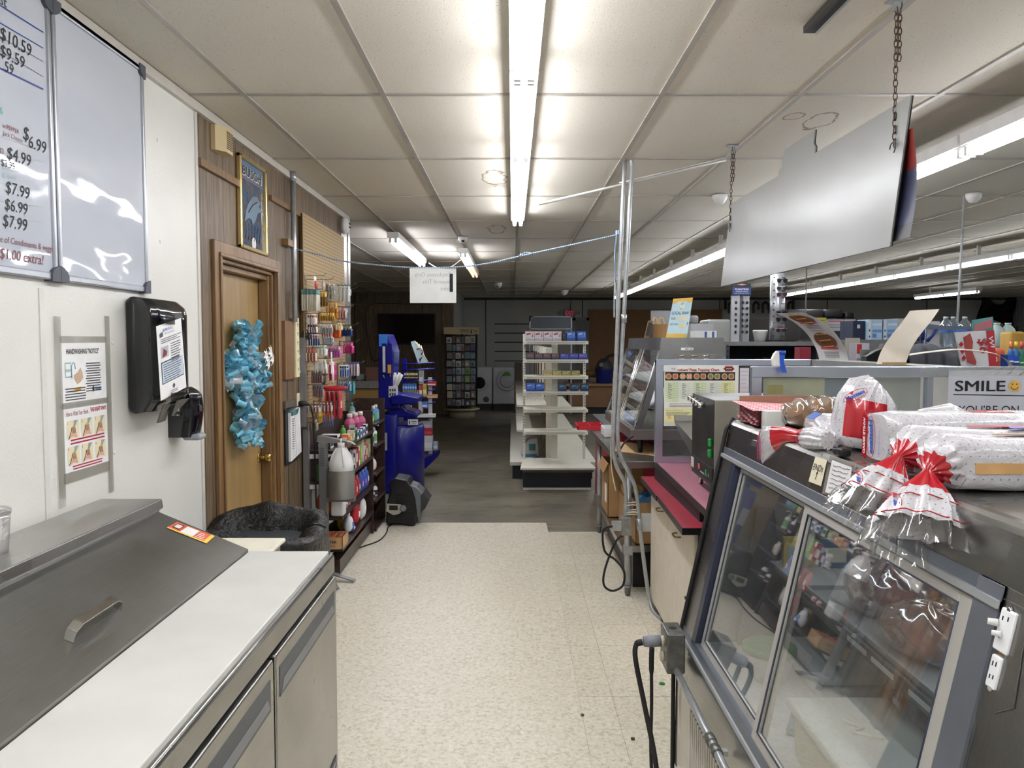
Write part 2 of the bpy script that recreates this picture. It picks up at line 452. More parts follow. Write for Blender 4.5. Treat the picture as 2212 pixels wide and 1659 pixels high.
mainY = [6.77, 5.55, 4.30, 3.03, 1.78, .53, -.72, -1.97]
od = ['farthest', 'second farthest', 'third farthest', 'fourth farthest', 'fifth farthest', 'sixth farthest', 'seventh farthest']
for k in range(7):
    strip(.044, mainY[k+1]+.004, mainY[k]-.004, CEIL-.007, '%s fixture of the bright double-tube ceiling row over the aisle' % od[k], T_MAIN, 'aisle ceiling light row')
ys = [16.2-2.5*k for k in range(8)]
od2 = ['first', 'second', 'third', 'fourth', 'fifth', 'sixth', 'seventh', 'eighth']
for k in range(7):
    if ys[k+1] > -2.5:
        strip(2.12, ys[k+1]+.01, ys[k]-.01, CEIL-.007, '%s unit from far end of the long light row behind the hanging white board' % od2[k], T_ROW, 'long light row behind the hanging board', 2, drop=.12)
ys = [15.8-2.5*k for k in range(6)]
for k in range(5):
    strip(5.25, ys[k+1]+.01, ys[k]-.01, CEIL-.007, '%s unit from the far end of the light row over the right-hand shelves' % od2[k], T_ROW, 'light row over the right-hand shelves', 2, drop=.12)
strip(8.32, 14.1, 16.3, CEIL-.007, 'lone distant strip light near the right back wall behind the thin white pole', T_ROW, None, 2, drop=.12)
strip(-1.15, 7.62, 10.1, CEIL-.007, 'double-tube strip light over the left area above the hanging white sign', T_FAR, None, 2, drop=.03)
strip(-.56, 8.95, 11.9, CEIL-.007, 'short strip light with a failing pinkish far end beside the small dome camera', T_FAR, None, 2, dim=True, drop=.03)
# fixtures over the part of the room behind the camera
for k, (x, y) in enumerate(((-.9, -2.7), (1.6, -2.7), (3.6, -2.7))):
    pass
# white flex between the two left fixtures
c0, c1 = at(927, 568, y=10.0), at(995, 562, y=9.0)
mb = MB(); mb.sweep([c0.lerp(c1, i/10)+Vector((0, 0, -.09*math.sin(math.pi*i/10))) for i in range(11)], .006, 6)
one('power_flex', 'short white cable sagging between the two left strip lights', 'cable', mb, WHITE)

# dome cameras, detectors, ceiling rods
def dome(u, v, z, r, label, name='dome_camera', cat='camera', eye=True):
    p = at(u, v, z=z); t = thing(name, label, cat, (p.x, p.y, CEIL-.007))
    MB().lathe([(.01, -r*1.25), (r*.5, -r*1.15), (r*.85, -r*.7), (r, -.02), (r, 0)], (p.x, p.y, CEIL-.007), 18).build('dome_housing', M((226, 226, 224), .35), t)
    if eye: MB().lathe([(.001, -.01), (r*.42, 0), (r*.3, .012)], (p.x, p.y-r*.55, CEIL-.007-r*.95), 12).build('lens', BLACKG, t)
dome(1555, 431, 2.68, .055, 'white ceiling dome near the two vertical pipes', eye=False)
dome(2103, 428, 2.68, .055, 'white ceiling dome at far right beyond the hanging board', eye=False)
dome(1000, 521, 2.67, .05, 'white dome camera with dark lens beside the short strip light')
dome(1075, 617, 2.66, .085, 'small distant dome camera in the middle of the dim ceiling')
dome(1219, 632, 2.66, .09, 'distant white dome above the exit sign', eye=False)
# smoke detector on wall end
p = at(742, 488, x=WX+.02)
t = thing('smoke_detector', 'round white detector on the end of the panelled wall', 'detector', (WX+.02, p.y, p.z))
MB().sweep([(WX+.02, p.y-.02, p.z), (WX+.05, p.y-.02, p.z), (WX+.075, p.y-.02, p.z)], [.07, .068, .035], 18).build('detector_body', WHITE, t)
mb = MB()
for dy in (-.015, .015):
    for dz in (-.015, .015): mb.box(WX+.070, WX+.078, p.y-.02+dy-.009, p.y-.02+dy+.009, p.z+dz-.009, p.z+dz+.009)
mb.build('vent_slots', BLACK, t)
# loose lighting track and dark bar on ceiling
a = at(1568, 345, z=CEIL-.02); b = at(1165, 441, z=CEIL-.02)
b = at(1165, 441, y=4.9)
mb = MB(); mb.sweep([a, b], .009, 6); mb.sweep([a+Vector((0, 0, .012)), a.lerp(b, .56)+Vector((0, 0, .012))], .006, 6)
one('hanging_track', 'thin white metal track sloping down from the ceiling behind the two pipes', 'track', mb, M((206, 206, 202), .4, .4))
a, b = at(1822, -20, z=CEIL-.03), at(1870, 72, z=CEIL-.03)
mb = MB(); mb.box(a.x, a.x+.04, a.y, b.y, CEIL-.03, CEIL-.007, 0); mb.box(a.x+.04, a.x+.046, a.y, b.y, CEIL-.034, CEIL-.007, 1)
one('ceiling_channel', 'short dark metal channel at top right of the ceiling', 'metal channel', mb, [M((60, 58, 54), .4, .6), GALV])

# ================================================================ LEFT WALL ITEMS
def wallbox(y0, y1, z0, z1, x0, x1, m=0, mb=None, **k):
    mb = mb or MB(); mb.box(x0, x1, y0, y1, z0, z1, m, **k); return mb
WB = M((222, 226, 234), .12, 0, .015, 1.2, 0, name='whiteboard_enamel')
nt = [n for n in [WB]][0]
# slight waviness so reflections ripple
def wavy():
    n = NT('whiteboard_enamel'); n.b.inputs['Base Color'].default_value = lin((214, 219, 228)); n.set(Roughness=.05)
    n.b.inputs['Specular IOR Level'].default_value = .6
    v = n.coord((1, 1, 2.2)); n.l(n.ramp(n.noise(v, 1.5, 2), [(.3, (190, 196, 206)), (.7, (202, 207, 215))]), n.b.inputs['Base Color'])
    n.bump(n.noise(v, 3.2, 1), .2, .03); return n.m
WB = wavy(); FRM = M((176, 180, 186), .3, .6)
def whiteboard(y0, y1, z0, z1, label):
    t = thing('whiteboard', label, 'whiteboard', (WX, (y0+y1)/2, z0))
    wallbox(y0+.01, y1-.01, z0+.01, z1-.01, WX+.002, WX+.014).build('board_surface', WB, t)
    mb = MB()
    for a in ((y0, y1, z0, z0+.022), (y0, y1, z1-.022, z1), (y0, y0+.018, z0, z1), (y1-.018, y1, z0, z1)):
        wallbox(a[0], a[1], a[2], a[3], WX+.001, WX+.022, mb=mb)
    bev(mb.build('frame', FRM, t), .004)
    for (y, z, sy, sz) in ((y0, z0, 1, 1), (y1, z0, -1, 1), (y1, z1, -1, -1), (y0, z1, 1, -1)):
        k = [(0, 0), (.05, 0), (.05, .02), (.04, .034), (.02, .045), (0, .05)]
        MB().prism([(WX, y+sy*a*.9-sy*.004, z+sz*b-sz*.004) for a, b in k], (.027, 0, 0)).build('corner_cap', M((74, 78, 86), .5), t)
    return t
whiteboard(2.485, 3.09, 1.828, 2.69, 'blank grey-white whiteboard hung right of the handwritten menu board')
t = whiteboard(1.27, 2.475, 1.828, 2.69, 'whiteboard with handwritten menu prices at the left edge')
mb = MB(); xw = WX+.0145
def wt(s, u, v, h, m, wd=None, sh=.15):
    p = at(u, v, x=xw); mb.text(s, p, Yv, Z, wd, h, m, .001, sh)
for (s, u, v, h, m) in (('$10.59', 0, 84, .038, 0), ('$9.59', 0, 120, .036, 0), ('.59', 5, 150, .030, 0), ('w/PEPPER', 5, 275, .013, 1), ('Jack Cheese', 5, 291, .013, 1),
        ('$', 50, 300, .04, 0), ('6.99', 62, 318, .038, 0), ('n', 0, 331, .025, 1), ('$4.99', 15, 342, .036, 0), ('$3.99', 2, 357, .02, 0), ('$10.99', 5, 382, .016, 5), ('$7.99', 12, 416, .036, 0),
        ('$6.99', 10, 452, .034, 0), ('$7.99', 6, 488, .036, 0), ('e of Condiments & veggies', 0, 522, .018, 1), ('$1.00 extra!', 0, 557, .030, 1), ('st', 0, 8, .03, 0), ('s', 0, 245, .03, 3)):
    wt(s, u, v, h, m)
for (v0, v1, m, th) in ((12, 70, 2, .004), (50, 104, 2, .003), (80, 133, 4, .002), (110, 166, 4, .002), (148, 193, 2, .005), (295, 326, 5, .0015), (330, 350, 5, .0015), (362, 382, 5, .0015), (395, 412, 5, .0015), (435, 447, 5, .0015), (470, 480, 5, .0015)):
    a, b = at(-30, v0-(v1-v0)*.33, x=xw), at(93, v1, x=xw)
    mb.poly([a+Vector((.001, 0, -th/2)), b+Vector((.001, 0, -th/2)), b+Vector((.001, 0, th/2)), a+Vector((.001, 0, th/2))], m)
mb.build('handwriting', [INK, C('#7a2b35'), C('#1f3a8a'), C('#6fc4b4'), C('#5b6478'), C('#9fb8bd')], t)

# notices
def lines(mb, p0, xd, yd, w, n, lh, m=0, th=.35, jag=.25, off=.0012, center=False):
    xd = Vector(xd); yd = Vector(yd); nn = xd.cross(yd).normalized()*off
    for k in range(n):
        ww = w*(1-jag*random.random()); o = (w-ww)/2 if center else 0
        a = Vector(p0)-yd*(lh*k)+nn+xd*o; b = a+xd*ww; c = b+yd*(lh*th); d = a+yd*(lh*th)
        mb.poly([a, b, c, d], m)
ny0, ny1, nz0, nz1 = 2.50, 2.786, 1.432, 1.637
xs = WX+.003
mb = MB(); wallbox(ny0, ny1, nz0, nz1, WX+.0005, xs, mb=mb)
mb.text('HANDWASHING "NOTICE"', (xs, ny0+.035, nz1-.04), Yv, Z, .20, .017, 1, bold=.02)
lines(mb, (xs, ny0+.145, nz1-.075), Yv, Z, .1, 12, .0085, 2, .4, .3, center=True)
lines(mb, (xs, ny0+.02, nz0+.05), Yv, Z, .125, 5, .009, 2, .4, .1, center=True)
mb.text('Health', (xs, ny0+.205, nz0+.038), Yv, Z, .04, .012, 3, bold=.02)
c = Vector((xs+.001, ny0+.192, nz0+.045)); mb.poly([c+Yv*.008, c+Z*.013, c-Yv*.008, c-Z*.013], 1)
mb.text('SOAP', (xs, ny0+.03, nz1-.098), Yv, Z, .028, .009, 4)
a = Vector((xs+.0012, ny0+.025, nz1-.07))
for q in ((0, 0, .035, .002), (0, -.045, .035, .002), (0, -.045, .002, .047), (.033, -.045, .002, .047)):
    mb.poly([a+Yv*q[0]+Z*q[1], a+Yv*(q[0]+q[2])+Z*q[1], a+Yv*(q[0]+q[2])+Z*(q[1]+q[3]), a+Yv*q[0]+Z*(q[1]+q[3])], 4)
mb.poly([Vector((xs+.001, ny0+y, nz1+z)) for y, z in ((.075, -.11), (.1, -.1), (.115, -.085), (.125, -.1), (.13, -.12), (.112, -.135), (.095, -.14), (.08, -.125))], 5)
mb.sweep([Vector((xs, ny0+y, nz1+z)) for y, z in ((.063, -.12), (.063, -.08), (.072, -.068), (.082, -.072), (.085, -.09))], .0018, 5, 6)
mb.poly([Vector((xs+.001, ny0+y, nz1+z)) for y, z in ((.07, -.153), (.115, -.148), (.117, -.163), (.072, -.167))], 7)
mb.text('WASH', (xs+.0006, ny0+.078, nz1-.163), Yv, Z, .032, .009, 8, bold=.03)
one('notice_sheet', 'upper white handwashing notice taped to the wall panel', 'notice', mb, [PAPER, INK, C('#505058'), C('#2b55a8'), C('#2f8f84'), C('#c2a98c'), C('#7aa9c0'), C('#e8c65a'), C('#b06a2a')])
mz1, mz0 = nz1-.212, nz1-.212-.216
mb = MB(); wallbox(ny0+.012, ny1-.004, mz0, mz1, WX+.0005, xs, mb=mb)
mb.text('How to Wash Your Hands...', (xs, ny0+.022, mz1-.030), Yv, Z, .14, .016, 1, shear=.25)
mb.text('THE RIGHT WAY!', (xs, ny0+.168, mz1-.026), Yv, Z, .105, .014, 2, bold=.03)
for k in range(6):
    r_, c_ = divmod(k, 3); y = ny0+.026+c_*.084; z = mz1-.045-r_*.085
    mb.poly([Vector((xs+.0008, y+a, z-b)) for a, b in ((0, 0), (.07, 0), (.07, .058), (0, .058))], 3)
    mb.text('%d.' % (k+1), (xs+.0008, y+.001, z-.011), Yv, Z, None, .009, 2)
    mb.poly([Vector((xs+.0018, y+a, z-b)) for a, b in ((.04, 0), (.062, 0), (.045, .02), (.036, .02))], 6)
    mb.poly([Vector((xs+.0016, y+a, z-b)) for a, b in ((.006, .06), (.022, .034), (.026, .022), (.036, .016), (.046, .022), (.05, .036), (.058, .058), (.03, .052))], 4)
    for q in range(4): mb.sweep([Vector((xs+.002, y+.026+q*.006, z-.022)), Vector((xs+.002, y+.03+q*.005, z-.042))], .0006, 4, 5)
    mb.sweep([Vector((xs+.002, y+a, z-b)) for a, b in ((.006, .06), (.022, .034), (.026, .022))], .0009, 4, 5)
lines(mb, (xs, ny0+.04, mz1-.112), Yv, Z, .22, 2, .011, 2, .45, .05, center=True)
lines(mb, (xs, ny0+.05, mz0+.018), Yv, Z, .19, 2, .009, 2, .45, .05, center=True)
one('notice_sheet', 'lower cream and red hand-washing step chart taped below the handwashing notice', 'notice', mb, [PAPER, C('#8a4a50'), C('#b02838'), C('#e9e2b8'), C('#d8ac96'), C('#3a3030'), C('#9aa2ac')])
mb = MB(); x1 = WX+.0045
wallbox(ny0-.03, ny0+.008, mz0-.10, nz1+.08, xs+.001, x1, mb=mb); wallbox(ny1-.008, ny1+.025, mz0-.11, nz1+.09, xs+.001, x1, mb=mb)
wallbox(ny0-.0, ny1, nz1-.004, nz1+.018, xs+.001, x1, mb=mb); wallbox(ny0, ny1, mz0-.03, mz0+.004, xs+.001, x1, mb=mb); wallbox(ny0, ny1, nz0-.012, nz0+.008, xs+.001, x1, mb=mb)
one('clear_tape', 'strips of glossy clear packing tape around the two handwashing sheets', 'tape', mb, TAPE)

# paper towel dispenser
t = thing('towel_dispenser', 'large black paper towel dispenser with a taped white sheet', 'dispenser', (WX, 3.06, 1.36))
mb = MB(); mb.rbox(WX, WX+.05, 2.925, 3.24, 1.365, 1.805, .03); mb.build('back_plate', BLACK, t)
prof = [(2.94, 1.375), (2.94, 1.79)]
mb = MB()
def tow(u, v):
    # u around section from near side to far side, v from bottom to top
    sec = [(WX+.03, 2.93), (WX+.06, 2.925), (WX+.105, 2.905), (WX+.13, 2.925), (WX+.14, 3.0), (WX+.14, 3.14), (WX+.125, 3.19), (WX+.06, 3.22), (WX+.03, 3.225)]
    q = u*8; i = min(int(q), 7); f = q-i; a, b = sec[i], sec[i+1]
    x = a[0]*(1-f)+b[0]*f; y = a[1]*(1-f)+b[1]*f
    k = 1-.28*max(0, (v-.90)/.10)**1.5-.3*max(0, (.12-v)/.12)
    return (WX+(x-WX)*k, y, 1.375+v*.42)
mb.grid(tow, 32, 16); mb.poly([tow(i/16, 1) for i in range(17)]); mb.poly([tow(i/16, 0) for i in range(17)])
mb.build('cover', BLACKG, t)
SMOK = glassy('smoked_plastic', (.35, .36, .38), .12, .06)
mb = MB()
mb.prism([(WX+.132, 2.93, 1.40), (WX+.132, 3.0, 1.40), (WX+.11, 2.99, 1.335), (WX+.10, 2.95, 1.33)], (.006, 0, 0))
mb.build('lower_flap', SMOK, t); mb = MB(); mb.prism([(WX+.132, 3.06, 1.41), (WX+.132, 3.17, 1.41), (WX+.11, 3.14, 1.34), (WX+.10, 3.08, 1.345)], (.006, 0, 0))
mb.build('lower_flap', SMOK, t)
# tilted sheet on the dispenser
a, b, c, d = at(347, 866, x=WX+.150), at(402, 836, x=WX+.154), at(390, 687, x=WX+.158), at(337, 705, x=WX+.152)
mb = MB(); mb.prism([a, b, c, d], (.0015, 0, 0))
xd = (b-a).normalized(); yd = (d-a).normalized(); W_ = (b-a).length; H_ = (d-a).length; nn = Vector((.0022, 0, 0))
def sp(fx, fy): return a+(b-a)*fx+(d-a)*fy+nn
mb.text('GLOVES OR NO GLOVES', sp(.2, .9), xd, yd, W_*.55, .010, 2, bold=.02)
mb.text('No Touch Food Contact!', sp(.28, .855), xd, yd, W_*.5, .008, 1)
lines(mb, sp(.1, .8), xd, yd, W_*.8, 3, .007, 1); lines(mb, sp(.45, .7), xd, yd, W_*.4, 8, .009, 1)
mb.poly([sp(.1, .55), sp(.38, .55), sp(.38, .7), sp(.1, .7)], 3)
mb.poly([sp(.14, .56), sp(.3, .57), sp(.33, .62), sp(.2, .68)], 4)
mb.poly([sp(.08, .2), sp(.92, .2), sp(.92, .5), sp(.08, .5)], 5)
nn = Vector((.003, 0, 0)); mb.poly([sp(.1, .215), sp(.9, .215), sp(.9, .485), sp(.1, .485)], 6)
lines(mb, sp(.14, .45), xd, yd, W_*.7, 8, .0085, 1, off=.0005)
mb.poly([sp(.45, .12), sp(.5, .16), sp(.55, .12), sp(.5, .08)], 1); lines(mb, sp(.35, .06), xd, yd, W_*.3, 2, .006, 1)
mb.poly([sp(.08, .83), sp(.2, .84), sp(.2, .9), sp(.08, .89)], 1)
one('instruction_sheet', 'tilted laminated instruction sheet taped to the black towel dispenser', 'notice', mb, [PAPER, C('#484a52'), C('#2a5fb0'), C('#b8bcc0'), C('#9a3a3c'), C('#2e4a58'), C('#c4d2de')])
mb = MB()
for (u0, v0, u1, v1) in ((355, 680, 375, 700), (367, 846, 388, 868)):
    p0, p1 = at(u0, v1, x=WX+.157), at(u1, v0, x=WX+.157); mb.box(p0.x+.004, p0.x+.0048, p0.y, p1.y, p0.z, p1.z)
one('clear_tape', 'two smoky tape pieces holding the tilted sheet on the towel dispenser', 'tape', mb, glassy('grey_tape', (.7, .7, .7), .1, .1))
# soap dispenser
y0 = at(372, 900, x=WX).y; zt = at(372, 842, x=WX).z; zb = at(372, 960, x=WX).z
t = thing('soap_dispenser', 'glossy black wall soap dispenser with grey push bar below the towel dispenser', 'dispenser', (WX, y0+.05, zb))
zt, zb = 1.445, 1.235
yy = 3.33
def soap(u, v):
    sec = [(0, -.055), (.05, -.055), (.085, -.045), (.10, -.02), (.102, .02), (.085, .045), (.05, .055), (0, .055)]
    q = u*7; i = min(int(q), 6); f = q-i; A, B = sec[i], sec[i+1]
    x = A[0]*(1-f)+B[0]*f; y = A[1]*(1-f)+B[1]*f
    k = 1+.18*math.sin(v*math.pi*.9)-.35*max(0, (v-.85)/.15)**1.5
    return (WX+x*k, yy+y, zb+v*(zt-zb))
mb = MB(); mb.grid(soap, 28, 14); mb.poly([soap(i/14, 1) for i in range(15)]); mb.poly([soap(i/14, 0) for i in range(15)]); mb.build('dispenser_body', BLACKG, t)
MB().rbox(WX+.05, WX+.125, yy-.04, yy+.04, zb-.015, zb+.012, .012).build('push_bar', M((150, 154, 160), .3), t)
MB().lathe([(.001, .002), (.012, .001), (.014, 0)], (0, 0, 0), 14)
mb = MB(); mb.cyl((WX+.118, yy-.012, zb+.12), (WX+.1225, yy-.012, zb+.12), .014, .014, 14); mb.build('sight_window', C('#3a3a34'), t)

# ---------------------------------------------------------------- panelled wall items
y0, z1 = at(455, 268, x=WX).y, at(455, 268, x=WX).z; z0 = at(455, 322, x=WX).z
t = thing('door_chime', 'beige louvered door chime box high on the panelled wall', 'door chime', (WX, y0+.08, z0))
mb = MB(); mb.prism([(WX, y0, z0), (WX+.02, y0, z0), (WX+.055, y0+.05, z0), (WX+.055, y0+.14, z0), (WX, y0+.16, z0)], (0, 0, z1-z0))
mb.build('chime_case', M((206, 186, 140), .5), t)
mb = MB()
for k in range(9):
    z = z0+.02+k*(z1-z0-.04)/8; mb.box(WX+.054, WX+.0575, y0+.058, y0+.135, z-.0022, z+.0022)
mb.build('louvre_slots', C('#5a4a30'), t)
# framed beer mirror
a = at(517, 328, x=WX+.02); zt = a.z; zb = at(516, 533, x=WX+.02).z; y0 = a.y; y1 = at(578, 545, x=WX+.02).y
t = thing('framed_mirror', 'gold framed blue fishing picture mirror over the door casing', 'framed mirror', (WX, (y0+y1)/2, zb))
mb = MB(); fw = .022
for q in ((y0, y1, zb, zb+fw), (y0, y1, zt-fw, zt), (y0, y0+fw, zb, zt), (y1-fw, y1, zb, zt)): wallbox(q[0], q[1], q[2], q[3], WX+.001, WX+.026, mb=mb)
bev(mb.build('frame', M((214, 190, 130), .22, .8), t), .005)
n = NT('mirror_print'); v = n.coord((1, 1, 1)); g = n.noise(v, 9, 5, .7, 1.5)
n.l(n.ramp(g, [(.3, (28, 48, 74)), (.45, (58, 92, 128)), (.55, (96, 84, 78)), (.66, (84, 118, 150)), (.8, (130, 150, 168))]), n.b.inputs['Base Color']); n.set(Roughness=.12)
n.b.inputs['Specular IOR Level'].default_value = .7
mb = MB(); wallbox(y0+fw, y1-fw, zb+fw, zt-fw, WX+.002, WX+.010, mb=mb); mb.build('mirror_picture', n.m, t)
mb = MB(); H = zt-zb; Wd = y1-y0; x_ = WX+.0105
def fp(a, b): return Vector((x_, y0+a*Wd, zb+b*H))
mb.poly([fp(.09, .76), fp(.91, .76), fp(.91, .955), fp(.09, .955)], 0)
mb.text('BUSCH', fp(.14, .80)+Vector((.001, 0, 0)), Yv, Z, Wd*.74, H*.105, 2, bold=.045, shear=.1); mb.text('BUSCH', fp(.14, .805)+Vector((.0015, 0, 0)), Yv, Z, Wd*.72, H*.10, 1, bold=.02, shear=.1)
mb.poly([fp(.12, .77)+Vector((.001, 0, 0)), fp(.88, .77)+Vector((.001, 0, 0)), fp(.88, .783)+Vector((.001, 0, 0)), fp(.12, .783)+Vector((.001, 0, 0))], 3)
# generic leaping fish and reeds
fish = [(.25, .42), (.35, .52), (.52, .62), (.68, .64), (.8, .58), (.74, .54), (.86, .5), (.7, .46), (.6, .36), (.5, .3), (.44, .36), (.34, .36), (.2, .3), (.24, .38)]
mb.poly([fp(a, b)+Vector((.0008, 0, 0)) for a, b in fish], 4)
mb.sweep([fp(a, b)+Vector((.001, 0, 0)) for a, b in ((.34, .42), (.5, .52), (.68, .58))], .004, 4, 5)
for q in range(7):
    a = .12+q*.1; mb.sweep([fp(a, .12), fp(a+.04, .2), fp(a-.02+.02*q, .3)], [.004, .003, .001], 4, 5)
mb.lathe([(.001, 0), (.035, 0), (.035, .001)], (0, 0, 0), 18, 6)
for k in range(54):
    q = mb.v[-1-k]; mb.v[-1-k] = Vector((x_+.001+q.z, y0+.52*Wd+q.x, zb+.095*H+q.y))
mb.build('picture_lettering', [C('#4a6f96'), C('#14161e'), C('#e8dfc4'), C('#7a3828'), C('#5c7488'), C('#22364a'), C('#d6d8d6')], t)

# deco mesh cross on the door
def wreath():
    t = thing('door_wreath', 'blue and white ruffled mesh cross with white lilies hanging on the birch door', 'wreath', (WX-.07, 4.2, 1.2))
    mesh_b = glassy('blue_mesh', (.55, .82, .9), .1, .35, .42, (140, 206, 226)); mesh_w = glassy('white_mesh', (.9, .92, .95), .1, .35, .36, (226, 230, 236))
    solid = M((118, 190, 214), .6, 0, .25, 30)
    xw = WX-.03
    def roll(mb, c, d, L, R):
        d = Vector(d).normalized(); u = d.cross(Vector((.3, .2, 1))).normalized(); w_ = d.cross(u)
        def fn(a, b):
            th = a*2*math.pi*1.35; r = R*(.55+.45*a)*(1+.25*abs(b-.5)*2); p = Vector(c)+d*((b-.5)*L)+u*math.cos(th)*r+w_*math.sin(th)*r; return p
        mb.grid(fn, 14, 3)
    blue, blue2, wht = MB(), MB(), MB()
    pts = []
    def px(u, v, w):  # on the plane of the wreath
        p = at(u, v, x=xw); return p
    random.seed(11)
    for v in range(700, 962, 7):
        k = (v-700)/260
        wpx = 20 if 762 > v or v > 838 else 34
        cu = 524 if v < 838 else 530
        for j in range(5):
            pts.append((cu-wpx+2*wpx*(j+.5)/5+random.uniform(-3, 3), v+random.uniform(-4, 4)))
    for v in range(768, 835, 9):
        for u in range(486, 572, 9): pts.append((u+random.uniform(-3, 3), v+random.uniform(-4, 4)))
    for (u, v) in pts:
        p = px(u, v, 0); p.x += random.uniform(-.015, .045)
        d = (random.uniform(.3, 1), random.uniform(-.9, .7), random.uniform(-.7, .7))
        r = random.random(); tgt = wht if r < .24 else (blue if r < .62 else blue2)
        roll(tgt, p, d, random.uniform(.04, .06), random.uniform(.013, .021))
    blue.build('blue_curls', mesh_b, t); blue2.build('teal_curls', solid, t); wht.build('white_curls', mesh_w, t)
    core = MB()
    a, b = px(522, 712, 0), px(526, 945, 0); core.sweep([a-X*.02, b-X*.02], .022, 8)
    a, b = px(498, 800, 0), px(560, 800, 0); core.sweep([a-X*.02, b-X*.02], .022, 8); core.build('frame_wire', solid, t)
    fl = MB()
    for (u, v) in ((546, 768), (556, 760), (551, 785), (560, 775)):
        c = px(u, v, 0)+X*.06
        for k in range(6):
            a = k*math.pi/3+.3; dy, dz = math.cos(a), math.sin(a)
            tip = c+Vector((.012, dy*.042, dz*.042)); s1 = c+Vector((.02, dy*.02-dz*.011, dz*.02+dy*.011)); s2 = c+Vector((.02, dy*.02+dz*.011, dz*.02-dy*.011))
            fl.poly([c, s1, tip, s2])
    fl.build('lily_flowers', M((240, 240, 236), .6), t)
wreath()

# conduit with bracket on the panelled wall
t = thing('wall_conduit', 'grey electrical conduit dropping from the ceiling to the beige power strip', 'conduit', (WX+.02, 5.10, 1.76))
MB().cyl((WX+.035, 5.10, 1.76), (WX+.035, 5.10, CEIL-.05), .017, n=12).build('pipe', GALV, t)
MB().cyl((WX+.035, 5.10, CEIL-.06), (WX+.035, 5.10, CEIL-.005), .021, n=12).build('coupling', GALV, t)
one('wood_block', 'short wooden rope bracket behind the wall conduit', 'wood block', MB().box(WX, WX+.045, 4.94, 5.07, 2.235, 2.275), OAK)
one('backing_board', 'upright wooden backing board behind the beige power strip', 'board', wallbox(4.92, 5.12, 1.395, 1.765, WX, WX+.022), m_wood('red_oak', (96, 68, 44), (138, 102, 68)))
t = thing('power_strip', 'long beige multi-outlet power strip beside the door', 'power strip', (WX, 5.15, 1.40))
bev(wallbox(5.125, 5.20, 1.40, 1.79, WX+.001, WX+.035).build('strip_body', M((222, 214, 176), .45), t), .006)
mb = MB()
for k in range(6):
    z = 1.45+k*.058; mb.box(WX+.035, WX+.0365, 5.150, 5.154, z, z+.012); mb.box(WX+.035, WX+.0365, 5.166, 5.170, z, z+.012); mb.box(WX+.035, WX+.0365, 5.157, 5.163, z-.01, z-.004)
mb.build('outlet_slots', C('#6b6248'), t)
t = thing('thermometer', 'small white wall thermometer with dark screen beside the beige power strip', 'thermometer', (WX, 5.24, 1.42))
bev(wallbox(5.205, 5.275, 1.425, 1.545, WX+.001, WX+.02).build('case', WHITE, t), .006); wallbox(5.22, 5.262, 1.44, 1.53, WX+.02, WX+.0215).build('screen', C('#2c302e'), t)
# outlet with plug and cable down the wall
p = at(643, 872, x=WX)
t = thing('wall_outlet', 'beige wall outlet plate with a black plug above the clipboard', 'outlet', (WX, p.y, p.z-.06))
bev(wallbox(p.y-.035, p.y+.035, p.z-.07, p.z+.07, WX+.001, WX+.008).build('plate', M((222, 212, 182), .45), t), .002)
one('wire_lead', 'black cord hanging from the wall outlet down to the floor', 'cord',
    MB().sweep([(WX+.009, p.y, p.z), (WX+.03, p.y, p.z), (WX+.05, p.y+.02, p.z), (WX+.075, p.y+.05, p.z-.02), (WX+.09, p.y+.055, p.z-.1), (WX+.095, p.y+.06, p.z-.35), (WX+.1, p.y+.06, p.z-.7), (WX+.12, p.y+.05, .4), (WX+.14, p.y+.03, .05), (WX+.2, p.y+.0, .012)], [.018, .02, .016, .006, .005, .005, .005, .005, .005, .005], 8), RUBBER)
# clipboards
y0, y1 = 4.93, 5.26; zt, zb = 1.205, .85
t = thing('clipboard', 'black clipboard with lined inventory sheets hanging right of the door', 'clipboard', (WX, 5.1, zb))
bev(wallbox(y0, y1, zb, zt, WX+.004, WX+.012).build('board', M((24, 25, 28), .4), t), .003)
mb = MB(); a = Vector((WX+.030, y0+.05, zb+.02)); 
mb.prism([a, a+Yv*.25+Z*.03, a+Yv*.22+Z*.33, a+Yv*.0+Z*.31], (-.016, 0, 0)); 
for k in range(18): mb.sweep([a+Vector((.0005, .02, .02+k*.0145)), a+Vector((.0005, .215, .042+k*.0145))], .0007, 4, 1)
mb.sweep([a+Vector((.0005, .12, .02)), a+Vector((.0005, .10, .29))], .0007, 4, 1)
for k in range(14): lines(mb, a+Vector((.0008, .03, .265-k*.0145)), Yv, Z, .06, 1, .01, 2, .5, .5)
mb.build('paper_sheets', [PAPER, C('#8a8e98'), C('#444850')], t)
mb = MB(); mb.box(WX+.012, WX+.034, y0+.06, y0+.20, zt-.045, zt-.012); mb.sweep([(WX+.036, y0+.07, zt-.04), (WX+.045, y0+.07, zt-.01), (WX+.045, y0+.19, zt-.005), (WX+.036, y0+.19, zt-.035)], .004, 6); mb.build('clip', M((120, 168, 176), .3, .5), t)
one('metal_bracket', 'dull metal bracket on the panelling above the clipboard', 'bracket', wallbox(4.91, 5.16, 1.215, 1.26, WX, WX+.02), M((110, 102, 90), .5, .6))
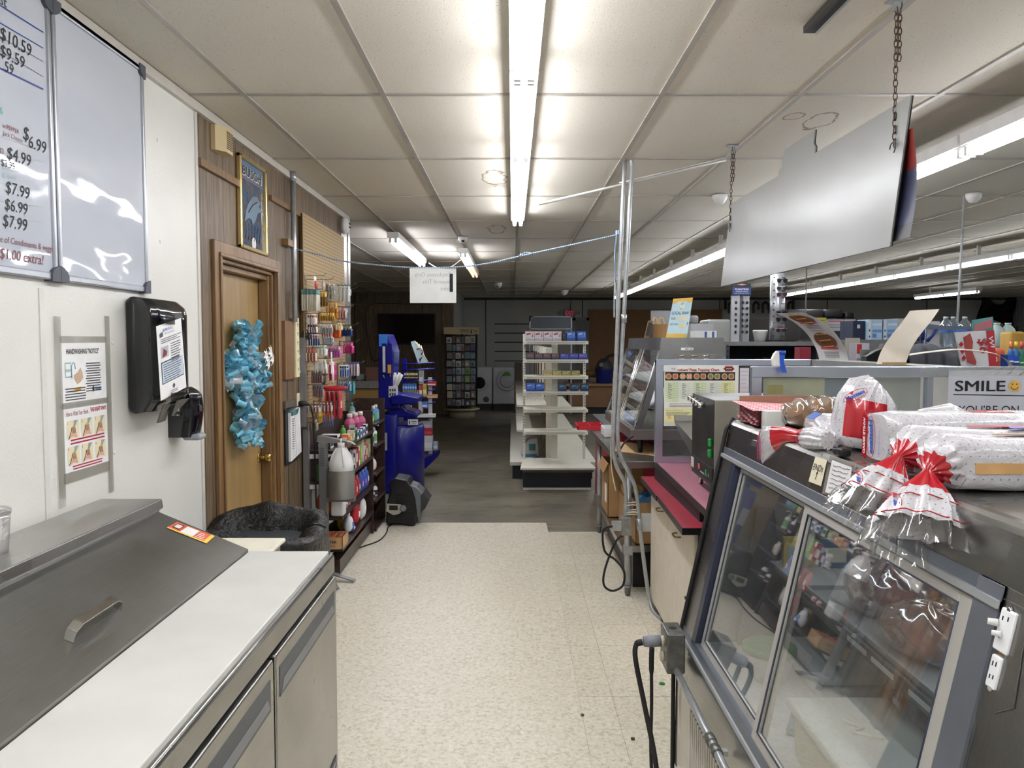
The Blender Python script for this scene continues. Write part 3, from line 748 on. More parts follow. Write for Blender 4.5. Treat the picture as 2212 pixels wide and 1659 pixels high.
# ================================================================ PREP TABLE (left foreground)
STL = brushed('stainless_lid', (168, 168, 165), .36, axis=1, smear=.3)
t = thing('prep_table', 'stainless sandwich prep refrigerator with sloping lid and white cutting board', 'prep table', (-1.0, 1.75, 0))
YN, YF = .83, 2.67
mb = MB(); mb.box(-1.41, -.635, YN, YF, .12, .885); bev(mb.build('cabinet_body', ST, t), .004)
mb = MB(); mb.box(-.64, -.615, YN, YF+.01, .845, .898); mb.sweep([(-.625, YN, .9), (-.625, YF+.01, .9)], .008, 8); mb.build('front_rail', ST, t)
mb = MB(); mb.box(-.905, -.632, YN+.02, YF, .898, .918); bev(mb.build('cutting_board', M((216, 216, 210), .4, 0, .05, 5, name='white_board'), t), .003)
mb = MB(); mb.prism([(-1.41, YN, .885), (-1.41, YN, 1.10), (-1.20, YN, 1.10), (-1.195, YN, 1.07), (-1.21, YN, 1.06), (-1.21, YN, .885)], (0, YF-YN, 0)); bev(mb.build('rear_housing', ST, t), .003)
mb = MB(); mb.prism([(-1.215, YN+.01, 1.045), (-1.215, YN+.01, 1.055), (-.91, YN+.01, .925), (-.905, YN+.01, .899), (-.915, YN+.01, .899)], (0, YF-YN-.01, 0)); mb.build('lid', STL, t)
mb = MB(); mb.prism([(-1.215, YF-.004, 1.045), (-.915, YF-.004, .905), (-.915, YF-.004, .89), (-1.215, YF-.004, .89)], (0, .004, 0)); mb.build('lid_side', ST, t)
ld = Vector((.305, 0, -.13)).normalized(); ln_ = Vector((.13, 0, .305)).normalized()
def onlid(a, y, h=0): return Vector((-1.215, y, 1.055))+ld*a+ln_*h
h0, h1 = 1.735, 1.955
mb = MB(); 
pts = [onlid(.235, h0, 0), onlid(.23, h0+.005, .022), onlid(.228, h0+.03, .034), onlid(.228, h1-.03, .034), onlid(.23, h1-.005, .022), onlid(.235, h1, 0)]
for q in range(len(pts)-1):
    a, b = pts[q], pts[q+1]; mb.prism([a-ld*.012, a+ld*.012, b+ld*.012, b-ld*.012], ln_*.004)
mb.build('lid_handle', CHROME, t)
for (a, b) in ((YF-.70, YF-.015), (YF-1.335, YF-.72), (YF-1.83, YF-1.355)):
    d = MB().box(-.636, -.605, a, b, .15, .835).build('door', ST, t); bev(d, .004)
    m2 = MB(); m2.box(-.606, -.6035, a+.03, b-.03, .715, .795, 0); m2.build('recessed_handle', M((70, 74, 80), .4), d)
    m3 = MB(); m3.prism([(-.6030, a+.04, .725), (-.6030, b-.04, .725), (-.6030, b-.06, .755), (-.6030, a+.06, .755)], (.001, 0, 0)); m3.build('handle_lip', M((120, 124, 130), .3, .5), d)
p = Vector((-.6035, YF-.13, .20))
mb = MB(); mb.box(-.605, -.602, YF-.2, YF-.05, .185, .225); mb.build('name_badge', C('#1c1c1e'), t)
mb = MB()
for k in range(7): mb.sweep([(-.6015, YF-.185+k*.017, .196), (-.6015, YF-.178+k*.017, .213), (-.6015, YF-.172+k*.017, .198)], .0015, 4)
mb.build('badge_lettering', C('#b8b8b8'), t)
for x in (-1.35, -.69):
    for y in (YN+.08, YF-.08): MB().cyl((x, y, .005), (x, y, .13), .022, .028, 12).build('caster_leg', GALV, t)
# orange sticker on the lid (machine-readable square left blank)
mb = MB(); 
def st(fx, fy): return onlid(.065+.075*fy, YF-.345+.27*fx, .0015)
def stp(x, y):
    return onlid(y, x, .0012)
A = at(362, 1132, z=1.01); 
c0, c1, c2, c3 = [None]*4
def lidpt(u, v):  # pixel to lid surface
    dx = (u-CX)/FP; dv = -(v-CY)/FP; d = Vector((dx, C_+dv*S_, -S_+dv*C_)); o = Vector((0, 0, CZ)); pl = Vector((-1.215, 1, 1.0565))
    return o+d*((pl-o).dot(ln_)/d.dot(ln_))
q = [lidpt(360, 1140), lidpt(446, 1174), lidpt(464, 1158), lidpt(383, 1127)]
mb.poly(q, 0)
def bl(fx, fy, h=.0006): return (q[0]*(1-fx)+q[1]*fx)*(1-fy)+(q[3]*(1-fx)+q[2]*fx)*fy+ln_*h
mb.poly([bl(.0, 0, .0004), bl(1, 0, .0004), bl(1, .12, .0004), bl(0, .12, .0004)], 1); mb.poly([bl(.9, 0, .0005), bl(1, 0, .0005), bl(1, 1, .0005), bl(.9, 1, .0005)], 1)
mb.poly([bl(.06, .25), bl(.24, .25), bl(.24, .85), bl(.06, .85)], 2); mb.poly([bl(.08, .35, .001), bl(.22, .35, .001), bl(.22, .75, .001), bl(.08, .75, .001)], 3)
mb.poly([bl(.3, .12), bl(.62, .12), bl(.62, .9), bl(.3, .9)], 4)
for k in range(4): mb.poly([bl(.66, .2+.17*k), bl(.88-.03*k, .2+.17*k), bl(.88-.03*k, .26+.17*k), bl(.66, .26+.17*k)], 4)
mb.build('warning_sticker', [C('#d8603a'), C('#f0c850'), C('#3c3034'), C('#e8d8d0'), PAPER], t)
# small clear container at the left edge behind the lid
mb = MB(); p = Vector((-1.33, 1.97, 1.101))
t = thing('deli_cup', 'clear plastic container cut off at the left edge on the prep table', 'container', tuple(p))
MB().lathe([(.045, 0), (.05, .07), (.052, .10)], tuple(p), 18).build('cup', CLEAR, t); MB().lathe([(.054, .10), (.054, .11), (.05, .113)], tuple(p), 18).build('cup_lid', CLEAR, t)
# spare cream board behind the table end
one('cream_board', 'cream plastic board standing just beyond the end of the prep table', 'board', MB().rbox(-1.17, -.85, 2.69, 2.92, .885, .902, .008), M((236, 232, 212), .45))
one('board_stand', 'low steel stand carrying the cream plastic board', 'stand', MB().box(-1.16, -.87, 2.70, 2.91, .006, .884), ST)

# ================================================================ TRASH CAN
t = thing('trash_can', 'grey trash can lined with a crumpled black plastic bag', 'trash can', (-1.12, 3.62, .006))
MB().rbox(-1.40, -.90, 3.37, 3.85, .006, .73, .05).build('bin', M((52, 56, 60), .5), t)
def bagf(u, v):
    a = u*2*math.pi; rx = .27; ry = .25; ca, sa = math.cos(a), math.sin(a)
    k = (abs(ca)**4+abs(sa)**4)**(-.25)
    n1 = .7*math.sin(3*a+1)+.4*math.sin(7*a+2)+.2*math.sin(13*a+6*v); n2 = .8*math.sin(4*a+5*v)+.3*math.sin(11*a+9*v)
    if v < .5:
        r = 1.02+.04*n2*v; z = .54+.22*v*2+.012*n1*v
    else:
        w_ = (v-.5)*2; r = 1.04-.62*w_+.04*n2*(1-w_); z = .76+.035*math.sin(w_*3)+.014*n1-.14*w_*w_
    z += .075*math.exp(-((a-1.6)**2)*1.2)*min(1, v*2)
    return (-1.15+rx*k*ca*r, 3.61+ry*k*sa*r, z)
mb = MB(); mb.grid(bagf, 120, 26)
n = NT('black_bag'); n.b.inputs['Base Color'].default_value = lin((14, 14, 15)); n.set(Roughness=.22); v = n.coord()
n.bump(n.noise(v, 22, 4, .6, 2.0), .8, .02); mb.build('bin_bag', n.m, t)

# ================================================================ SANITISER STAND
t = thing('sanitizer_stand', 'grey foot-operated sanitizer stand in front of the brown shelves', 'dispenser stand', (-1.27, 5.28, .006))
GP = M((122, 124, 126), .4, .4); GP2 = M((150, 152, 154), .32, .6)
MB().rbox(-1.305, -1.25, 5.255, 5.305, .05, .99, .006).build('post', GP, t)
mb = MB(); mb.prism([(-1.31, 5.25, .965), (-1.31, 5.25, 1.0), (-1.26, 5.25, .995), (-1.09, 5.25, .962), (-1.085, 5.25, .95), (-1.24, 5.25, .955), (-1.26, 5.25, .94)], (0, .06, 0)); mb.build('arm', GP2, t)
mb = MB()
for k in range(10): mb.box(-1.292, -1.263, 5.2535, 5.2555, .80+k*.013, .804+k*.013)
mb.build('slots', C('#3a3c3e'), t)
mb = MB(); 
for (ang, L) in ((-.15, .21), (-1.05, .25), (3.25, .12), (3.9, .15)):
    d = Vector((math.cos(ang), math.sin(ang), 0)); s_ = Vector((-d.y, d.x, 0)); b = Vector((-1.275, 5.28, .07)); e = b+d*L
    mb.prism([b+s_*.028, b-s_*.028, e-s_*.02-Z*.055, e+s_*.02-Z*.055], (0, 0, .007))
    o = mb.build('foot', GP, t); mb = MB()
MB().lathe([(.088, 0), (.09, .185), (.094, .19), (.094, .192), (.088, .19), (.085, .01), (.01, .008)], (-1.15, 5.25, .585), 28, caps=False).build('holder_cup', GP2, t)
MB().box(-1.25, -1.06, 5.22, 5.28, .562, .586).build('cup_bracket', GP, t)
JUG = M((226, 228, 226), .35, name='translucent_plastic')
j = thing('sanitizer_jug', 'translucent gallon jug with pump sitting in the grey stand cup', 'jug', (-1.15, 5.25, .596))
MB().lathe([(.06, 0), (.078, .01), (.08, .19), (.082, .21), (.075, .235), (.05, .29), (.028, .325), (.02, .335)], (-1.15, 5.25, .596), 8*3).build('bottle', JUG, j)
mb = MB()
for k in range(4):
    a = k*math.pi/2+.4; mb.sweep([(-1.15+.079*math.cos(a), 5.25+.079*math.sin(a), .80), (-1.15+.06*math.cos(a), 5.25+.06*math.sin(a), .868), (-1.15+.028*math.cos(a), 5.25+.028*math.sin(a), .922)], .008, 8)
mb.build('moulded_ridges', JUG, j)
MB().lathe([(.024, .33), (.024, .36), (.016, .362)], (-1.15, 5.25, .596), 16).build('cap', WHITE, j)
MB().cyl((-1.15, 5.25, .955), (-1.15, 5.25, .985), .006, n=10).build('pump_stem', WHITE, j)
MB().sweep([(-1.11, 5.25, .966), (-1.08, 5.25, .960), (-1.055, 5.25, .944)], .006, 8).build('spout', WHITE, j)

# ================================================================ BROWN SHELVES
X0, X1, XB = WX+.03, -1.17, -1.41
t = thing('shelf_unit', 'dark brown wall shelving stocked with medicine and candy under the pegboard', 'shelf unit', (-1.3, 6.0, 0))
UP = M((150, 150, 152), .35, .6)
MB().box(WX+.012, WX+.05, 5.33, 5.375, .006, 1.04).build('upright', UP, t)
MB().box(WX+.012, WX+.05, 6.626, 6.645, .006, 1.04).build('upright', UP, t)
MB().box(WX+.012, WX+.022, 5.375, 6.60, .25, 1.02).build('back_panel', M((60, 46, 38), .6), t)
SH = (.885, .675, .425, .205)
for z in SH:
    s = MB().box(WX+.022, X1, 5.36, 6.60, z-.018, z).build('shelf', DARKW, t)
    MB().prism([(WX+.03, 5.358, z-.022), (X1-.06, 5.358, z-.022), (X1-.1, 5.358, z-.05), (WX+.03, 5.358, z-.055)], (0, .012, 0)).build('shelf_bracket', WHITE, s)
MB().box(WX+.01, X1-.01, 6.60, 6.625, .006, 1.05).build('end_panel', DARKW, t)
MB().box(WX+.02, X1-.03, 5.40, 6.60, .02, .12).build('kick_base', DARKW, t)
t = thing('side_shelf', 'narrow dark brown end shelf with lotion beside the blue kiosk', 'shelf unit', (-1.3, 6.85, 0))
MB().box(WX, -1.165, 7.13, 7.15, 0, 1.12).build('end_panel', DARKW, t)
MB().box(WX, WX+.015, 6.95, 7.13, 0, 1.12).build('back_panel', DARKW, t)
for z in (.03, .27, .50, .74, .93): MB().box(WX+.015, -1.165, 6.66, 7.13, z-.018, z).build('shelf', DARKW, t)

# ================================================================ PEGBOARD + HOOKS + PACKS
t = thing('pegboard', 'tan perforated pegboard panel above the hanging beauty products', 'pegboard', (WX, 6.0, 1.05))
PBX = WX+.035
a = at(648, 455, x=PBX); b = at(733, 503, x=PBX)
PY0, PY1 = 5.33, 6.62
n = NT('pegboard_tan'); g = n.n('ShaderNodeNewGeometry'); spx = n.n('ShaderNodeSeparateXYZ'); n.l(g.outputs['Position'], spx.inputs[0])
fz = n.math('FRACT', n.math('MULTIPLY', spx.outputs[2], 1/.0254)); fy = n.math('FRACT', n.math('MULTIPLY', spx.outputs[1], 1/.0254))
dz = n.math('POWER', n.math('SUBTRACT', fz, .5), 2); dy = n.math('POWER', n.math('SUBTRACT', fy, .5), 2)
hole = n.math('LESS_THAN', n.math('ADD', dz, dy), .035)
n.l(n.mix(hole, (172, 148, 108), (60, 46, 30)), n.b.inputs['Base Color']); n.set(Roughness=.7)
MB().box(PBX-.006, PBX, PY0, PY1, 1.06, 2.50).build('board_panel', n.m, t)
MB().box(WX+.003, WX+.045, 5.285, 5.325, 1.06, 1.66).build('upright', UP, t)
mb = MB(); mb.box(WX+.003, PBX-.006, PY0+.03, PY0+.07, 1.06, 2.50); mb.build('batten', OAK, t)
mb = MB(); mb.box(WX+.003, PBX-.006, PY1-.07, PY1-.03, 1.06, 2.50); mb.build('batten', OAK, t)
PEG = t
WIRE = M((120, 116, 110), .3, .8)
def card(mb, x, y, z0, z1, wy, th, kind):
    h = z1-z0
    if kind == 'card':
        mb.box(x, x+.0015, y-wy/2, y+wy/2, z0, z1, 0); mb.rbox(x+.0015, x+th, y-wy*.38, y+wy*.38, z0+h*.06, z0+h*.66, th*.4, 1, 2)
        mb.box(x+.0015, x+.002, y-wy*.45, y+wy*.45, z0+h*.72, z0+h*.9, 2)
    elif kind == 'brush':
        mb.rbox(x, x+th, y-wy/2, y+wy/2, z0, z0+h*.78, .004, 1, 2); mb.rbox(x-.001, x+th+.001, y-wy/2-.001, y+wy/2+.001, z0+h*.76, z1, .003, 0, 2)
    elif kind == 'stick':
        mb.sweep([(x+th/2, y, z0), (x+th/2, y, z0+h*.4), (x+th/2, y, z0+h*.7)], [th*.5, th*.55, th*.3], 8, 1); mb.box(x, x+.0015, y-wy*.4, y+wy*.4, z0+h*.3, z1, 0)
    elif kind == 'bag':
        def f(u, v):
            a = u*2*math.pi; k = math.sin(math.pi*min(1, max(0, v)))**.45
            return (x+th/2+th/2*math.sin(a)*k, y+wy/2*math.cos(a)*(.85+.15*k), z0+h*v)
        mb.grid(f, 12, 8, 0, lambda u, v: 1 if .30 < v < .62 and (u < .10 or u > .92 or .2 < u < .3) else 0)
        mb.box(x+th*.4, x+th*.6, y-wy*.43, y+wy*.43, z1-.004, z1+.012, 2)
    elif kind == 'round':
        mb.sweep([(x, y, (z0+z1)/2), (x+.004, y, (z0+z1)/2), (x+th, y, (z0+z1)/2)], [h*.48, h*.5, h*.44], 20, 0); mb.sweep([(x+th, y, (z0+z1)/2), (x+th+.002, y, (z0+z1)/2)], [h*.3, h*.3], 20, 1)
        mb.box(x, x+.002, y-.012, y+.012, z1-.01, z1+.02, 2)
    elif kind == 'bottle':
        mb.lathe([(wy*.45, 0), (wy*.5, .01), (wy*.5, h*.62), (wy*.3, h*.74), (wy*.2, h*.8)], (x+th/2, y, z0), 14, 0); mb.lathe([(wy*.24, h*.8), (wy*.24, h)], (x+th/2, y, z0), 12, 2)
        mb.lathe([(wy*.505, h*.15), (wy*.505, h*.5)], (x+th/2, y, z0), 14, 1, caps=False)
ordn = ['first', 'second', 'third', 'fourth', 'fifth', 'sixth', 'seventh', 'eighth', 'ninth', 'tenth']
G = [  # board u, first u, v top, v bottom, count, px step, width, depth, kind, colours (card, product, accent), short look, noun, where
 (656, 657, 627, 672, 9, 3.7, .13, .020, 'brush', '#5f8280', '#c9c2ae', '#e8e8e4', 'teal-topped bone paint-style brush', 'brush', 'at the top left of the display'),
 (656, 683, 598, 626, 1, 12, .08, .012, 'card', '#e8e8e8', '#c23a34', '#ffffff', 'white and red pack', 'pack', 'alone on the topmost hook'),
 (664, 700, 606, 628, 1, 12, .08, .008, 'round', '#9aa4a6', '#d8b0a4', '#8a8a86', 'pale pink compact disc', 'pack', 'beside the white and red pack'),
 (690, 695, 631, 664, 3, 5.2, .07, .012, 'card', '#d8a41e', '#4a3520', '#f2c832', 'yellow-carded comb', 'comb', 'right of the teal-topped brushes'),
 (708, 713, 618, 646, 2, 9, .09, .014, 'bag', '#7e8c88', '#cfd4d0', '#c6ccc8', 'grey-green sachet', 'sachet', 'below the long top bar'),
 (716, 731, 618, 652, 4, 7.5, .09, .014, 'bag', '#c9cfcc', '#e8eae6', '#3e7a70', 'silvery sachet with teal tag', 'sachet', 'at the top right corner'),
 (740, 757, 625, 640, 1, 7, .09, .010, 'round', '#e0e4e6', '#b8c0c4', '#2fa0a0', 'round white-rimmed mirror pack', 'mirror', 'at the far top right'),
 (707, 713, 654, 690, 4, 5, .06, .012, 'card', '#d9a022', '#c87f1c', '#e6b93c', 'yellow-orange hair clip card', 'hair clip', 'in the middle of the second row'),
 (730, 735, 664, 690, 3, 5.6, .07, .012, 'card', '#a83038', '#d9c4b0', '#e8d9c8', 'red and cream clip card', 'hair clip', 'under the silvery sachets'),
 (740, 742, 665, 692, 3, 4.2, .07, .011, 'card', '#8fa0bc', '#5e6f92', '#c4ccdc', 'pale blue comb card', 'comb', 'at the right edge of the second row'),
 (660, 667, 679, 703, 4, 4.8, .07, .012, 'card', '#e6e2e0', '#e8dcd8', '#c03a3c', 'white long nail file card', 'nail file', 'under the teal-topped brushes'),
 (690, 694, 676, 694, 6, 5.4, .06, .011, 'card', '#e2b32c', '#8f6e20', '#f0d048', 'small yellow clip card', 'hair clip', 'in the third row'),
 (660, 668, 700, 720, 4, 5, .06, .012, 'card', '#5a2a34', '#e4e4e8', '#2a2f52', 'dark maroon tweezers card', 'tweezers', 'below the white nail files'),
 (684, 694, 700, 722, 5, 5.6, .06, .012, 'card', '#b9b4b0', '#8b8682', '#e6e6e6', 'grey clear-fronted clipper card', 'nail clipper', 'in the middle of the fourth row'),
 (718, 727, 697, 714, 3, 5, .05, .012, 'card', '#e0b850', '#e8e0c8', '#f0f0e8', 'cream and yellow file card', 'nail file', 'above the orange packs'),
 (722, 719, 705, 731, 4, 4.8, .09, .012, 'card', '#cc5a20', '#e2762c', '#e89048', 'orange comb pack', 'comb', 'in the fourth row'),
 (733, 740, 703, 727, 4, 6, .10, .012, 'card', '#16264e', '#1c3f7c', '#d8d46a', 'navy comb pack with yellow mark', 'comb', 'at the right of the fourth row'),
 (656, 657, 715, 735, 2, 9.5, .07, .018, 'card', '#17181a', '#3c3e40', '#2a2b2d', 'black compact pack', 'compact', 'at the far left of the fifth row'),
 (662, 668, 722, 748, 5, 4.8, .06, .011, 'card', '#d4d6e2', '#1f2a58', '#b8303a', 'navy, white and red strip card', 'emery board', 'right of the black compacts'),
 (686, 697, 718, 750, 5, 5.2, .06, .013, 'card', '#c2c4c8', '#9a9ca2', '#d0383a', 'clear silver scissors card', 'scissors', 'in the middle of the fifth row'),
 (656, 661, 752, 782, 4, 6.6, .06, .012, 'card', '#9c3236', '#d9cba6', '#c6484a', 'small red and cream pack', 'pack', 'at the far left of the sixth row'),
 (676, 688, 746, 769, 3, 7.5, .08, .013, 'card', '#e6eae4', '#f0f0ee', '#5fae72', 'white and green pack', 'pack', 'in the middle of the sixth row'),
 (704, 712, 748, 773, 5, 5.4, .09, .012, 'card', '#b8569a', '#c66aae', '#e0b0d2', 'orchid pink pack', 'pack', 'left of the magenta packs'),
 (734, 744, 739, 764, 4, 5.6, .10, .013, 'card', '#b01f6a', '#cf3a82', '#e27aa8', 'magenta pack', 'pack', 'at the right of the sixth row'),
 (664, 678, 776, 806, 5, 6.2, .07, .014, 'stick', '#d6d6d2', '#f0efec', '#e0e0dc', 'white-handled brush', 'brush', 'in the seventh row'),
 (700, 713, 786, 822, 2, 8, .16, .014, 'bag', '#a81c56', '#d23c7e', '#e8a0b8', 'large magenta pouch', 'pouch', 'behind the tall white handle'),
 (690, 716, 760, 828, 1, 5, .07, .018, 'stick', '#e8e8e4', '#f2f2ee', '#e8e8e4', 'long curved white bath brush handle', 'brush', 'standing out in front'),
 (728, 735, 788, 815, 4, 5, .09, .012, 'card', '#e8eaee', '#3a62a8', '#2a3a66', 'white and blue swab card', 'pack', 'left of the wide boxes'),
 (742, 753, 785, 812, 4, 6, .13, .018, 'bag', '#c9c0cc', '#e08a3a', '#4b4a8a', 'wide lilac and orange box pack', 'pack', 'at the right of the seventh row'),
 (664, 674, 803, 828, 5, 5, .06, .011, 'card', '#4c3a3c', '#8a6a68', '#6a4c4a', 'dark mauve bobby pin card', 'hair pins', 'at the left of the eighth row'),
 (676, 696, 811, 830, 1, 6, .08, .02, 'round', '#26262a', '#3a3c3e', '#202022', 'round black brush head', 'brush', 'beside the mauve cards'),
 (664, 676, 832, 858, 5, 4.8, .06, .011, 'card', '#5e4a4c', '#9a8078', '#2f5a9a', 'brown and blue hair tie card', 'hair ties', 'under the bobby pins'),
 (728, 733, 822, 846, 5, 5.4, .07, .013, 'card', '#2f5c94', '#8fb0c8', '#d4dee6', 'blue travel pack', 'pack', 'under the wide boxes'),
 (748, 757, 827, 852, 2, 5.5, .09, .014, 'bag', '#3fa6b0', '#7fc8cc', '#58b6bc', 'turquoise sachet', 'sachet', 'at the right edge of the eighth row'),
 (656, 664, 875, 892, 4, 7.5, .06, .012, 'card', '#6a2a30', '#c8c6c0', '#e0dcd8', 'dark red card with silver tube', 'tube', 'left of the red pouches'),
 (676, 691, 868, 890, 4, 7.5, .06, .012, 'card', '#7c2a34', '#dcd8d4', '#efe9e4', 'maroon card with white tube', 'tube', 'just left of the red pouches'),
 (676, 696, 886, 922, 5, 4.8, .05, .010, 'stick', '#d87a34', '#5a76b4', '#e8e8e8', 'orange and blue toothbrush card', 'toothbrush', 'low in front of the red pouches'),
 (680, 690, 889, 915, 1, 5, .11, .010, 'card', '#e6c830', '#d8b420', '#f0e070', 'yellow tag pack', 'pack', 'low in the display'),
 (656, 664, 904, 932, 4, 5.5, .07, .013, 'card', '#6a5a4c', '#9a9080', '#c8a090', 'brown and grey pack', 'pack', 'at the bottom left corner'),
 (748, 755, 869, 905, 1, 8, .07, .03, 'bottle', '#5f8f8a', '#c9dcd6', '#4a8a7e', 'green-capped clear bottle', 'bottle', 'hanging right of the red pouches'),
 (690, 702, 842, 905, 4, 9.6, .15, .022, 'bag', '#b8303c', '#eee8e6', '#c84850', 'long red licorice-style pouch', 'pouch', 'leaning in the low middle of the display'),
]
for gi, (ub, u0, va, vb, cnt, du, wy, th, kind, ca, cb_, cc, look, cat, where) in enumerate(G):
    yb = PBX/((ub-CX)/FP); yb = max(PY0+.02, min(6.6, yb))
    mats = [C(ca), C(cb_, .3), C(cc)]
    x0 = (u0-CX)/FP*yb; z0 = CZ-(vb-736)/FP*yb; z1 = CZ-(va-736)/FP*yb
    dx = du/FP*yb; xe = x0+dx*cnt+.02; zh = z1+.004
    # hook
    mb = MB(); mb.sweep([(PBX-.002, yb, zh+.0), (xe, yb, zh), (xe+.018, yb, zh+.018)], .0022, 5); mb.box(PBX-.002, PBX+.003, yb-.008, yb+.008, zh-.03, zh+.008)
    mb.build('display_hook', WIRE, PEG)
    for i in range(cnt):
        mb = MB(); hh = .3 if cnt > 1 else 0
        card(mb, x0+i*dx, yb+random.uniform(-.004, .004), z0, z1, wy*.8, min(th, dx*.9 if cnt > 1 else th), kind)
        nm = {'brush': 'hanging_brush', 'bag': 'hanging_pouch', 'stick': 'hanging_brush', 'bottle': 'hanging_bottle'}.get(kind, 'hanging_pack')
        if cnt > 1: lab = '%s %s, %s from wall' % (look, where, ordn[i])
        else: lab = '%s %s' % (look, where)
        one(nm, lab, cat, mb, mats, 'beauty products hanging on the pegboard')
mb = MB(); p0 = at(700, 838, x=-1.16)
y_ = 5.0
a, b = at(698, 840, y=5.52), at(752, 838, y=5.52)
mb.sweep([a, a.lerp(b, .08), a.lerp(b, .5), a.lerp(b, .85), b], [.006, .018, .020, .016, .003], 12); 
one('red_pouch_roll', 'long red pouch lying level across the tops of the leaning red pouches', 'pouch', mb, C('#b02430', .3))
# ---------------- stock on shelves
def onshelf(u, x, z, w_, h, d, cols, kind, name, label, cat, group=None):
    y = x/((u-CX)/FP); m = [C(c_) for c_ in cols]; mb = MB()
    if kind == 'box':
        mb.box(x-d, x, y-w_/2, y+w_/2, z, z+h, 0, fm=[0, 2 if len(m) > 2 else 0, 1, 0, 0, 0])
        mb.box(x-.0005, x+.0008, y-w_*.42, y+w_*.42, z+h*.3, z+h*.75, 1)
        mb.box(x-d*.85, x-d*.15, y-w_/2-.0008, y-w_/2, z+h*.25, z+h*.7, 2 if len(m) > 2 else 1)
    elif kind == 'bottle':
        mb.lathe([(d*.42, 0), (d*.5, .008), (d*.5, h*.6), (d*.36, h*.72), (d*.22, h*.8)], (x-d/2, y, z), 16, 0); mb.lathe([(d*.26, h*.8), (d*.26, h*.98), (d*.2, h)], (x-d/2, y, z), 14, len(m)-1)
        mb.lathe([(d*.505, h*.14), (d*.505, h*.5)], (x-d/2, y, z), 16, 1, caps=False)
    elif kind == 'pump':
        mb.lathe([(d*.45, 0), (d*.5, .01), (d*.5, h*.6), (d*.3, h*.68)], (x-d/2, y, z), 16, 0); mb.lathe([(d*.2, h*.68), (d*.2, h*.8), (d*.08, h*.82), (d*.08, h*.95)], (x-d/2, y, z), 10, len(m)-1)
        mb.sweep([(x-d/2, y, z+h*.95), (x, y, z+h*.97), (x+d*.25, y, z+h*.9)], .006, 6, len(m)-1); mb.lathe([(d*.505, h*.14), (d*.505, h*.5)], (x-d/2, y, z), 16, 1, caps=False)
    elif kind == 'bag':
        card(mb, x-d, y, z, z+h, w_, d, 'bag')
    return one(name, label, cat, mb, m, group)
zA, zB, zC, zD = [q+.001 for q in SH]
top = 'medicine boxes on the top brown shelf'
for k, (u, x, w_, h, d, cols, look) in enumerate([(715, -1.27, .10, .05, .10, ['#e9e9ec', '#2c2c34', '#c8c8d0'], 'white striped medicine box nearest the sanitizer stand'),
        (730, -1.26, .10, .075, .12, ['#efefef', '#27272b', '#f2f2f2'], 'white headache tablet box with black lettering'),
        (752, -1.20, .06, .07, .05, ['#d9c84a', '#e8703a', '#e6e2d0'], 'yellow and orange upright box'), (757, -1.20, .04, .06, .05, ['#d86a4a', '#f0e0c0', '#d8d0b8'], 'small orange-edged box'),
        (764, -1.20, .06, .075, .05, ['#9ab86a', '#e8e6d8', '#c8b89a'], 'green and cream box'), (772, -1.185, .07, .07, .03, ['#e8e8e2', '#2f6a50', '#202428'], 'white box with black silhouette'),
        (779, -1.185, .07, .06, .03, ['#e4e6ea', '#3a5c9c', '#8fa4c4'], 'white and blue box'), (785, -1.185, .08, .065, .03, ['#eceef2', '#2a4a8a', '#dfe4ec'], 'white box with navy band'),
        (791, -1.185, .08, .075, .03, ['#f0f0f0', '#1f2a4a', '#e8e8e8'], 'tall white box beside the end panel')]):
    onshelf(u, x, zA, w_, h, d, cols, 'box', 'medicine_box', look+' on the top brown shelf', 'box', top)
y_ = -1.26/((730-CX)/FP); mb = MB(); mb.text('EXCEDRIN', (-1.26-.113, y_-.0525, zA+.022), X, Z, .106, .034, 0, .002, .2, .02)
p = bpy.data.objects['medicine_box.001']; o = mb.build('box_lettering', INK); o.parent = p; o.location = Vector(o['_o'])-Vector(p['_o'])
for k, u in enumerate((765, 777, 788)):
    onshelf(u, (-1.27, -1.25, -1.225)[k], zA+.001, .09, .165, .085, ['#c8608a', '#b04a7a', '#e8dcd8'], 'bottle', 'pink_bottle', '%s of the three pink-filled bottles on the top brown shelf' % ('leftmost', 'middle', 'rightmost')[k], 'bottle', 'pink bottles on the top shelf')
onshelf(746, -1.30, zA, .06, .08, .05, ['#5fae4a', '#6ab850', '#3f8a3a'], 'bag', 'green_pack', 'small green pack behind the white tablet boxes', 'pack')
onshelf(757, -1.30, zA, .06, .09, .06, ['#8a2a58', '#6a2048', '#a84070'], 'bag', 'purple_pack', 'dark purple pack left of the pink bottles', 'pack')
onshelf(768, -1.24, zA, .07, .09, .05, ['#17181a', '#c8c8c4', '#2a2a2c'], 'box', 'black_box', 'black box in front of the pink bottles', 'box')
gB = 'boxes on the second brown shelf'
